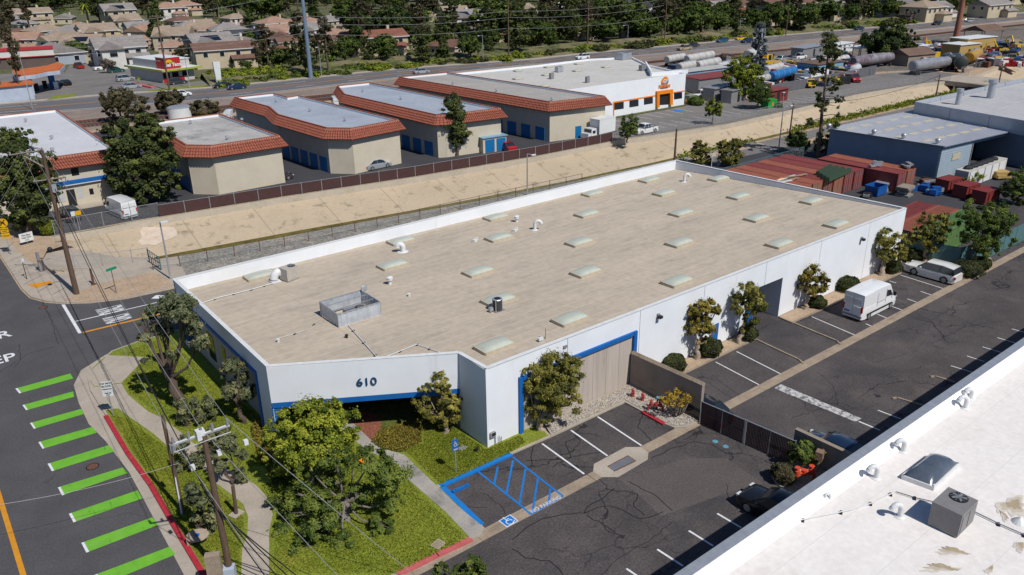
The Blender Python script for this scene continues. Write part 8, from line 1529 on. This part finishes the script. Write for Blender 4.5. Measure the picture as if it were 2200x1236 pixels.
# ---------------- poles, lamps, wires, signs ----------------
def between(b, t_px, t_py): return HT(b, t_py)
def upole(name, label, base, top_py, r0, m, r1=None, cat='utility pole', z0=0.1, h=None, lean=None):
    b = G(*base, z0); h = h or HT(b, top_py); t = thing(name, label, cat, b); e = (b[0]+(lean[0] if lean else 0), b[1]+(lean[1] if lean else 0), h); MB().tube([b, lp3(b, e, .5), e], [r0, (r0+(r1 or r0*.65))/2, r1 or r0*.65], 10).build('shaft', m, t, smooth=True); return t, b, e
def lp3(a, b, t): return tuple(a[i]+(b[i]-a[i])*t for i in range(3))
def crossarm(t, c, L_, ang, m=woodg, th=.12, ins=4, side=0):
    u = (math.cos(ang), math.sin(ang)); a = (c[0]-u[0]*L_*(.5-side), c[1]-u[1]*L_*(.5-side)); b = (c[0]+u[0]*L_*(.5+side), c[1]+u[1]*L_*(.5+side)); MB().beam(a, b, th, c[2]-th/2, c[2]+th/2).build('crossarm', m, t); pts = []
    for k in range(ins): q = lp(a, b, (k+.25)/(ins-.5)); MB().cyl(q[0], q[1], c[2]+th/2, c[2]+th/2+.22, .06, .04, n=8).build('insulator', metalw if m is metalw else galv, t); pts.append((*q, c[2]+.25))
    MB().tube([(c[0], c[1], c[2]-.8), lp3((*lp(a, b, .75), c[2]), (*lp(a, b, .75), c[2]), 0)], .03, 5).build('brace', m, t); return pts
lv = lambda px, py, b: PZ(px, py, Vector(b))
# street corner pole
t, b, e = upole('utility_pole', 'tall leaning wooden utility pole at the far street corner', (165, 632), 322, .27, wood, .15)
tp = lv(92, 325, b); 
def armpx(t, b, p0, p1, m=woodg, th=.13, ins=4):
    a, c = lv(*p0, b), lv(*p1, b); MB().tube([a, c], th*.6, 4).build('crossarm', m, t); out = []
    for k in range(ins): q = a.lerp(c, (k+.1)/(ins-.8)); MB().cyl(q.x, q.y, q.z, q.z+.28, .07, .05, n=8).build('insulator', galv, t); out.append(Vector((q.x, q.y, q.z+.28)))
    return out
I1 = armpx(t, b, (20, 334), (93, 323)); I2 = armpx(t, b, (72, 391), (141, 381), ins=3); MB().tube([lv(52, 336, b), lv(100, 362, b)], .07, 5).build('brace', woodg, t); MB().tube([lv(141, 381, b), lv(141, 391, b)], .05, 4).build('bracket', galv, t); MB().tube([lv(136, 524, b), lv(159, 630, b)], .05, 6).build('conduit', metalw, t)
q = lv(118, 412, b); MB().box(q.x, q.y, q.z, .4, .4, .7).build('transformer', galv, t); q = lv(117, 535, b); MB().ell((q.x-.4, q.y, q.z), (.25, .25, .3), 10, 6).build('cable_coil', dark, t)
MB().tube([lv(118, 520, b), lv(140, 518, b)], .06, 5).build('bracket', woodg, t)
# near pole
nb = G(500, 1262, .1); nt_, b2, e2 = upole('utility_pole', 'near tall wooden utility pole with a white crossarm over the lawn', (500, 1262), 935, .19, wood, .13); top2 = lv(433, 940, b2)
nt_.children[0].data.transform(Matrix.Translation((0, 0, 0))); 
ca, cb2 = lv(370, 956, b2), lv(492, 914, b2); MB().tube([ca, cb2], .075, 4).build('crossarm', metalw, nt_); MB().tube([ca+Vector((0, -.15, -.35)), cb2+Vector((0, -.15, -.3))], .025, 4).build('tie_rod', metalw, nt_); I3 = []
for f in (.02, .3, .52, .72, .98):
    q = ca.lerp(cb2, f); MB().cyl(q.x, q.y, q.z+.05, q.z+.4, .08, .06, n=8).build('insulator', metalg, nt_); I3.append(Vector((q.x, q.y, q.z+.4)))
q = ca.lerp(cb2, .5); MB().box(q.x, q.y, q.z-.2, .4, .35, .5).build('switch_box', metalw, nt_); MB().tube([lv(437, 960, b2), lv(470, 1085, b2)], .035, 6).build('conduit', metalw, nt_)
gp_, b3, e3 = upole('utility_pole', 'shorter grey pole with a silver conduit beside the curved path', (393, 1102), 893, .14, wood, .1); MB().tube([lv(366, 968, b3), (b3[0]-.1, b3[1]-.15, b3[2])], .05, 6).build('conduit', metalw, gp_)
q = lv(370, 962, b3); MB().box(q.x, q.y, q.z-.3, .3, .3, .6).build('terminal_box', metalg, gp_)
def wire(label, pts, r_=.012, sag=.4, m=dark, group=None):
    P = [Vector(p) for p in pts]; out = []
    for a, b in zip(P, P[1:]):
        for k in range(12): f = k/12; q = a.lerp(b, f); q.z -= sag*4*f*(1-f); out.append(q)
    out.append(P[-1]); t = MB().tube(out, r_, 4).build('overhead_wire', m); tags(t, label, 'wire', group)
lw = mat('aluminium_wire', (.3, .3, .31), None, 3, .5)
FA = [G(760, 1245, 9), G(690, 1290, 9), G(740, 1290, 8.5)]
for i, (f, px, py) in enumerate(((0, 700, 1420), (2, 740, 1330), (4, 800, 1290))):
    wire('power line from the near crossarm to the corner pole, %s one' % ['left', 'middle', 'right'][i], [I3[f], I1[min(3, i+1)]], .014, .5, lw); wire('power line leaving the near crossarm towards the bottom edge, %s one' % ['left', 'middle', 'right'][i], [I3[f], lv(px, py, b2)+Vector((1.5*i, -2, 0))], .016, .1, lw)
    q = I3[f].lerp(lv(px, py, b2), .12); tags(MB().box(q.x, q.y, q.z-.1, .2, .2, .25).build('line_insulator', metalw), 'white insulator hung on the %s line of the near pole' % ['left', 'middle', 'right'][i], 'insulator')
m2 = lv(462, 1075, b2)
for i in range(4): wire('thick dark cable from mid height of the near pole, %s' % ['uppermost', 'second from top', 'third from top', 'lowest'][i], [lv(430+i*8, 1040+i*16, b2), lv(640+i*22, 1330+i*10, b2)+Vector((.6*i, -1, 0))], .03, .2); 
for i in range(2): wire(['upper', 'lower'][i]+' communication cable between near pole and corner pole', [lv(436+i*10, 1045+i*15, b2), lv(118+i*2, 405+i*20, b)], .025, .9)
for i in range(4): wire('wire from the corner pole top arm off to the left edge, '+['outermost', 'second', 'third', 'innermost'][i], [I1[i], lv(-60, 430+i*45, b)], .014, .3, lw)
for i in range(3): wire('cable from the corner pole mid arm to the left edge, '+['upper', 'middle', 'lower'][i], [lv(112, 408+i*12, b), lv(-50, 428+i*14, b)], .02, .3)
wire('thin wire crossing over the street at the left', [lv(385, 995, b3), G(-40, 1090, 4)], .014, .3, lw)
# other poles
def lamp(label, base, top_py, arm_px, arm_py, h=None):
    t, b_, e_ = upole('street_lamp', label, base, top_py, .11, galv, .07, 'street lamp'); q = lv(arm_px, arm_py, b_); MB().tube([e_, lp3(e_, tuple(q), .5), tuple(q)], .05, 5).build('arm', galv, t); MB().box(q.x, q.y, q.z-.08, .7, .3, .14).build('luminaire', metalw, t)
lamp('street lamp on the gravel verge left of the main building corner', (367, 600), 478, 352, 477); lamp('lamp post behind the back parapet with a white head', (1133, 420), 331, 1146, 333); lamp('lamp post with a curved arm by the canal road on the right', (1673, 318), 231, 1700, 227)
for a in ((691, 164, 100, 680, 102, 'blue steel pole'), (1038, 132, 76, 1028, 77, 'roadside pine trees'), (1348, 99, 54, 1340, 55, 'white awning house'), (1588, 78, 40, 1600, 41, 'artificial pine mast'), (1796, 62, 24, 1805, 45, 'second tall trees'), (2104, 36, 4, 2112, 6, 'far right verge'), (408, 189, 119, 400, 118, 'restaurant door'), (1681, 226, 200, 1684, 199, 'green dumpster')): lamp('slim street lamp near the '+a[5], a[:2], a[2], a[3], a[4])
for a in ((1093, 128, -20, .22, 'brown wooden pole left of the office roof by the road'), (1262, 105, -20, .22, 'brown wooden pole above the white office roof'), (1427, 96, -20, .22, 'brown wooden pole right of the tall sparse pines'), (364.5, 194, 28, .25, 'brown wooden pole in front of the restaurant'), (1688, 76, -5, .2, 'wooden pole by the road right of the artificial pine'), (2010, 211, 160, .17, 'wooden pole above the canal near the bridge, left of two'), (2146, 178, 137, .17, 'wooden pole right of the canal bridge'), (1827, 147, 96, .17, 'wooden pole behind the dark red tank car'), (1695, 302, 222, .16, 'wooden pole with a small crossarm by the canal road'), (1449, 346, 277, .2, 'dark pole rising behind the back corner of the main roof'), (70, 235, 110, .1, 'thin pale pole beside the filling station')):
    t, b_, e_ = upole('utility_pole', a[4], a[:2], a[2], a[3], wood if a[0] != 70 else galv)
    if a[0] not in (1449, 70): crossarm(t, (e_[0], e_[1], e_[2]-.8), 2.4, .2, wood)
t, b_, e_ = upole('transmission_pole', 'very tall blue-grey steel transmission pole by the main road', (668, 167), -60, .62, mat('blue_grey_steel', (.16, .22, .3), (.12, .17, .24), .3, .5), .4, 'transmission pole')
for k in range(5): q = lp3(b_, e_, .55+.1*k); MB().box(q[0], q[1], q[2], 1.1, .2, .3).build('step_bracket', galv, t)
t, b_, e_ = upole('antenna_mast', 'rust-coloured thick antenna mast in the machine yard', (2052, 90), -28, 1.1, mat('rust_mast', (.3, .12, .08), (.24, .095, .065), .3, .7), .75, 'phone mast')
for k in range(8): a = k*.785; q = lp3(b_, e_, .8+.12*(k % 2)); MB().box(q[0]+math.cos(a)*1.8, q[1]+math.sin(a)*1.8, q[2], .4, .4, 2.4, a).build('antenna', mat('teal_antenna', (.08, .2, .2), None, 3, .6) if k == 0 else M_['teal_antenna'], t)
I5 = []
for i, (z1, z2) in enumerate(((-30, -38), (24, 18), (40, 32), (62, 55))):
    wire('long wire beside the main road, '+['highest', 'second highest', 'third highest', 'lowest'][i], [lv(120, 60+z1*.6+20, G(364, 194)), lv(650, z1+10, G(668, 167)), lv(1092, z2+6, G(1093, 128)), lv(1427, z2-20, G(1427, 96))], .035, 1.2, lw)
wire('sagging cable over the canal from the small crossarm pole', [lv(1703, 224, G(1695, 302)), lv(2018, 163, G(2010, 211))], .04, 1.6)
# signs
def sign(name, label, base, z0, h, plates, post=galv, r_=.035, face=-90):
    b_ = G(*base, z0); t = thing(name, label, 'sign', b_); MB().cyl(b_[0], b_[1], z0, z0+h, r_, n=6).build('post', post, t); Rm = Matrix.Rotation(math.radians(face+90), 3, 'Z')
    for (kind, w, hh, zc, m, txts) in plates:
        pb = MB()
        if kind == 'disc': pb.add([(w/2*math.cos(a), -.05, w/2*math.sin(a)) for a in np.linspace(0, 2*math.pi, 19)[:-1]]+[(w/2*math.cos(a), -.035, w/2*math.sin(a)) for a in np.linspace(0, 2*math.pi, 19)[:-1]], [tuple(range(18)), tuple(range(18, 36))[::-1]]+[(i, i+18, (i+1) % 18+18, (i+1) % 18) for i in range(18)])
        else: pb.box(0, -.045, -hh/2, w, .02, hh)
        pb.v = [tuple(Vector((b_[0], b_[1], zc+z0))+Rm@Vector(v)) for v in pb.v]; pb.build('plate', m, t)
        for (s_, dz_, sz2, mm) in txts: o_ = Vector((b_[0], b_[1], zc+z0+dz_))+Rm@Vector((0, -.065, 0)); text('lettering', s_, tuple(o_), sz2, Rm@Matrix.Rotation(math.pi/2, 3, 'X'), mm, t, depth=.002, bold=.006)
    return t
ysign = mat('sign_yellow', (.7, .38, .01), None, 3, .5); sgreen = mat('sign_green', (.01, .25, .13), None, 3, .5)
fc = -125
sign('road_sign', 'white DO NOT BLOCK INTERSECTION sign on the corner pavement', (244, 894), .13, 2.9, [('sq', .72, .8, 2.5, metalw, [('DO NOT', .24, .2, dark), ('BLOCK', .01, .2, dark), ('INTERSECTION', -.22, .095, dark)]), ('sq', .7, .36, 1.88, metalw, [('TIME OF', .07, .12, dark), ('DAY', -.08, .12, dark)])], face=fc+10)
t = sign('road_sign', 'yellow round railway crossing sign with two yellow plates below', (24, 548), .1, 4.3, [('disc', 1.05, 1, 3.8, ysign, [('X', 0, .95, dark), ('R R', .0, .3, dark)]), ('sq', .8, .55, 2.95, ysign, [('NO TRAIN', .1, .15, dark), ('HORN', -.1, .15, dark)]), ('sq', .85, .6, 2.3, ysign, [('2 TRACKS', .0, .16, dark)])], face=-110)
t = sign('street_name_sign', 'small green street name sign on a thin post over the dirt verge', (250, 630), .12, 2.7, [('sq', 1.1, .28, 2.6, sgreen, [])], rust, face=-70); sign('accessible_parking_sign', 'blue accessible parking sign on a post in the lawn', (980, 1015), .13, 2.6, [('sq', .42, .6, 2.2, bluew, []), ('sq', .42, .2, 1.78, bluew, [('VAN', 0, .14, metalw)])], face=-95)
b_ = G(980, 1015, .13); Rm = Matrix.Rotation(math.radians(-5), 3, 'Z')@Matrix.Rotation(math.pi/2, 3, 'X'); o_ = wheelchair(b_[0], b_[1]-.07, 2.32, .3, metalw, [x for x in COL.objects if x.name.startswith('accessible_parking_sign') and x.type == 'EMPTY'][0], Rm)
sign('blue_office_sign', 'blue parking sign standing at the orange office entrance', (1417, 225), 0, 3.2, [('sq', .6, .9, 2.7, bluew, [])]); sign('thin_post_sign', 'thin post with a small white plate on the far corner pavement', (58, 600), .12, 2.2, [('sq', .35, .4, 2.1, metalw, [])], dark, face=-60)
sign('blue_post_sign', 'blue parking sign by the wall of the bent-roof storage building', (738, 372), 0, 2.6, [('sq', .4, .5, 2.4, bluew, [])]); sign('yard_notice', 'red and white notice plate hung on the chain link fence', (162, 484), 0, 1.6, [('sq', .5, .6, 1.5, metalw, [])], face=-80); sign('yard_notice', 'yellow notice plate hung on the chain link fence', (173, 482), 0, 1.6, [('sq', .7, .55, 1.5, ysign, [])], face=-80)
t = sign('yard_sign', 'tilted white board with green script beside the pavement', (60, 525), .12, .6, [('sq', 1.5, 1.05, .9, metalw, [('We Buy', .24, .3, dark), ('Used Cars', -.04, .25, dark), ('Call', -.32, .3, mat('script_green', (.1, .4, .03), None, 3, .6))])], woodg, face=-75)
t = thing('wood_post', 'thick brown wooden post left of the green street name sign', 'post', G(202, 614)); c = G(202, 614); MB().cyl(c[0], c[1], .1, HT(c, 578), .13, .1, n=8).build('shaft', rust, t); MB().box(c[0], c[1], .12, .5, .4, .06).build('base_plate', rust, t)
gl = thing('steel_gate', 'open dark steel gate leaf beside the canal fence end', 'gate', G(333, 583)); a, b_ = G(322, 566), G(347, 583)
for z_ in (.2, .9, 1.6): MB().tube([(*a[:2], z_), (*b_[:2], z_)], .04, 5).build('rail', teal, gl)
for k in range(6): q = lp(a, b_, k/5); MB().cyl(q[0], q[1], .1, 1.7, .025 if 0 < k < 5 else .07, n=6).build('bar', teal, gl)
c = G(90, 586); t = thing('steel_pier', 'rusty steel post cluster at the street end of the canal fence', 'post', c); MB().cyl(c[0], c[1], 0, 2.3, .16, n=8).build('post', metalg, t); MB().cyl(c[0]+.3, c[1]+.1, 0, 1.6, .1, n=8).build('stub', rust, t)
t = thing('white_gate_frame', 'white pipe gate frame between the narrow tree pairs', 'gate', G(1534, 361)); a = G(1528, 361)
MB().tube([a, (a[0], a[1], 2.2), (a[0]+1.6, a[1], 2.2), (a[0]+1.6, a[1], 0)], .05, 6).tube([(a[0], a[1], 1.9), (a[0]+1.6, a[1], 1.9)], .035, 5).build('frame', metalw, t)
# front garden objects
oval = thing('oval_sign', 'oval white sign with a blue dot lying tilted beside the red kerb', 'sign', G(424, 1150)); c = Vector(G(424, 1150, .7)); ov = MB(); R2 = Matrix.Rotation(-.45, 3, 'Z')@Matrix.Rotation(.35, 3, 'X')
for zz_, nm, m_, s1, s2 in ((0, 'board', concg, .62, .42), (.05, 'blue_dot', bluew, .13, .1)):
    o_ = MB(); o_.add([tuple(c+R2@Vector((s1*math.cos(k*.314), s2*math.sin(k*.314), zz_))) for k in range(20)]+[tuple(c+R2@Vector((s1*math.cos(k*.314), s2*math.sin(k*.314), zz_-.06))) for k in range(20)], [tuple(range(20)), tuple(range(20, 40))[::-1]]+[(k, k+20, (k+1) % 20+20, (k+1) % 20) for k in range(20)]); o_.build(nm, m_, oval)
MB().box(c.x, c.y+.2, .1, 1.2, .1, .6).build('base', concg, oval)
t = thing('concrete_pylon', 'tall grey concrete slab pylon at the bottom edge beside the near pole', 'pylon', G(475, 1262)); c = G(472, 1275, .1); MB().box(c[0], c[1], .1, .75, .4, 2.6, -.5).build('slab', concg, t); MB().box(c[0]+.6, c[1]-.1, .1, .7, .5, 1.5, -.5).build('cabinet', fb_, t)
c = G(508, 1105, .13); t = thing('wood_stub', 'short wooden stub post on a small concrete base in the lawn', 'post', c); MB().box(c[0], c[1], .1, .75, .6, .1, .4).build('base', conc, t); MB().tube([c, lv(500, 1044, c)], .11, 8).build('shaft', wood, t)
def small(name, label, cat, px, py, fn, z=.13): c = G(px, py, z); t = thing(name, label, cat, c); fn(t, *c); return t
small('meter_lid', 'square concrete meter lid in the lawn by the red kerb', 'meter cover', 941, 1170, lambda t, x, y, z: (MB().box(x, y, z-.02, .7, .6, .06, .3).build('frame', conc, t), MB().box(x, y, z+.04, .55, .45, .015, .3).build('lid', concg, t)))
small('meter_lid', 'pale rectangular cover in the lawn beside the accessible parking sign', 'meter cover', 994, 963, lambda t, x, y, z: (MB().box(x, y, z-.02, .6, .45, .05, .3).build('frame', conc, t), MB().box(x, y, z+.03, .5, .35, .015, .3).build('lid', galv, t)))
small('meter_lid', 'small pale cover on the lawn near the crooked pine', 'meter cover', 492, 855, lambda t, x, y, z: (MB().box(x, y, z-.02, .6, .5, .05, .3).build('frame', conc, t), MB().box(x, y, z+.03, .4, .3, .015, .3).build('lid', conc, t)))
small('garden_light', 'small dark flood light on the lawn near the white corner', 'garden light', 1024, 970, lambda t, x, y, z: (MB().cyl(x, y, z, z+.12, .05).build('stake', dark, t), MB().box(x, y, z+.1, .25, .18, .15, .4).build('head', dark, t)))
small('hose_box', 'orange box on the lawn behind the spreading tree', 'box', 780, 992, lambda t, x, y, z: (MB().box(x, y, z, .5, .25, .15, .2).build('body', orange, t), MB().box(x, y, z+.15, .52, .27, .03, .2).build('lid', orange, t)))
ws = thing('wheel_stop', 'blue painted concrete wheel stop in the accessible stall', 'wheel stop', G(990, 1052)); MB().beam(G(972, 1060), G(1007, 1044), .22, .015, .16).build('bar', bluew, ws); 
for f in (.2, .8): q = lp(G(972, 1060), G(1007, 1044), f); MB().cyl(q[0], q[1], .16, .175, .03, n=6).build('bolt', dark, ws)
def hydrant(px, py, label, top=None, s=1):
    c = G(px, py, .13); t = thing('fire_hydrant', label, 'hydrant', c); x, y, z = c; hm = mat('hydrant_red', (.36, .05, .045), None, 3, .6) if 'hydrant_red' not in M_ else M_['hydrant_red']
    MB().cyl(x, y, z, z+.08*s, .16*s).cyl(x, y, z+.08*s, z+.62*s, .11*s, .1*s).build('barrel', hm, t, smooth=True); MB().ell((x, y, z+.62*s), (.13*s, .13*s, .14*s), 10, 5, z0=0).build('bonnet', hm, t, smooth=True)
    for a in (0, math.pi, -math.pi/2): MB().tube([(x, y, z+.42*s), (x+.2*s*math.cos(a), y+.2*s*math.sin(a), z+.42*s)], .06*s, 8).build('outlet', hm, t)
hydrant(1359, 853, 'small red hydrant on the gravel, left of two', s=.95); hydrant(1380, 862, 'small red hydrant on the gravel, right of two', s=.95)
def backflow(px, py, label, m1, rz=0, s=1, dome=None):
    c = G(px, py, .13); t = thing('backflow_valve', label, 'valve assembly', (0, 0, 0)); MB().tube([(-.7, 0, 0), (-.7, 0, .6), (-.45, 0, .75), (.45, 0, .75), (.7, 0, .6), (.7, 0, 0)], .1, 8).build('pipe', m1, t, smooth=True)
    for x in (-.45, 0, .45): MB().cyl(x, 0, .6, .95, .17).build('valve_body', m1, t, smooth=True); 
    for x in (-.45, .45): w = MB().cyl(x, 0, 1.15, 1.18, .17, n=14).build('handwheel', m1, t); MB().cyl(x, 0, .9, 1.16, .025, n=6).build('stem', galv, w)
    if dome: MB().ell((.1, .3, 1.35), (.2, .2, .17), 12, 6).build('dome', dome, t, smooth=True); MB().cyl(.1, .3, 0, 1.25, .07).build('riser', dark, t); MB().box(.35, .25, .7, .2, .15, .45).build('gauge_box', teal, t)
    t.location = c; t.rotation_euler = (0, 0, rz); t.scale = (s,)*3
backflow(1408, 884, 'red valve assembly with a light blue cap on the gravel', M_['hydrant_red'], -.9, .75, M_['light_blue_paint_0']); backflow(1724, 1038, 'orange-red valve assembly in the shade of the white roof', mat('valve_orange', (.6, .07, .03), None, 3, .5), -.5, 1.05)
c = G(1752, 1012, .13); t = thing('wood_box', 'small brown box on a post beside the white roof edge', 'box', c); MB().cyl(c[0], c[1]-.1, .1, 1.1, .06).build('post', woodg, t); MB().box(c[0], c[1]-.1, 1.1, .5, .45, .6, .3).build('body', mat('brown_box', (.25, .15, .12), None, 3, .8), t)
r = random.Random(2)
for i, (px, py) in enumerate(((730, 706), (2000, 560))): pass
tree('leafy_tree', 'leafy treetop poking up at the bottom edge of the photo', (990, 1290), [(945, 1225, 16, 12), (985, 1230, 18, 12), (1018, 1215, 18, 20), (1000, 1245, 40, 14)], 9000, .1, LM['mid'], 90, z0=.1, r0=.1, sub=20, subr=.3, aspect=1.6, tonebase=.5)
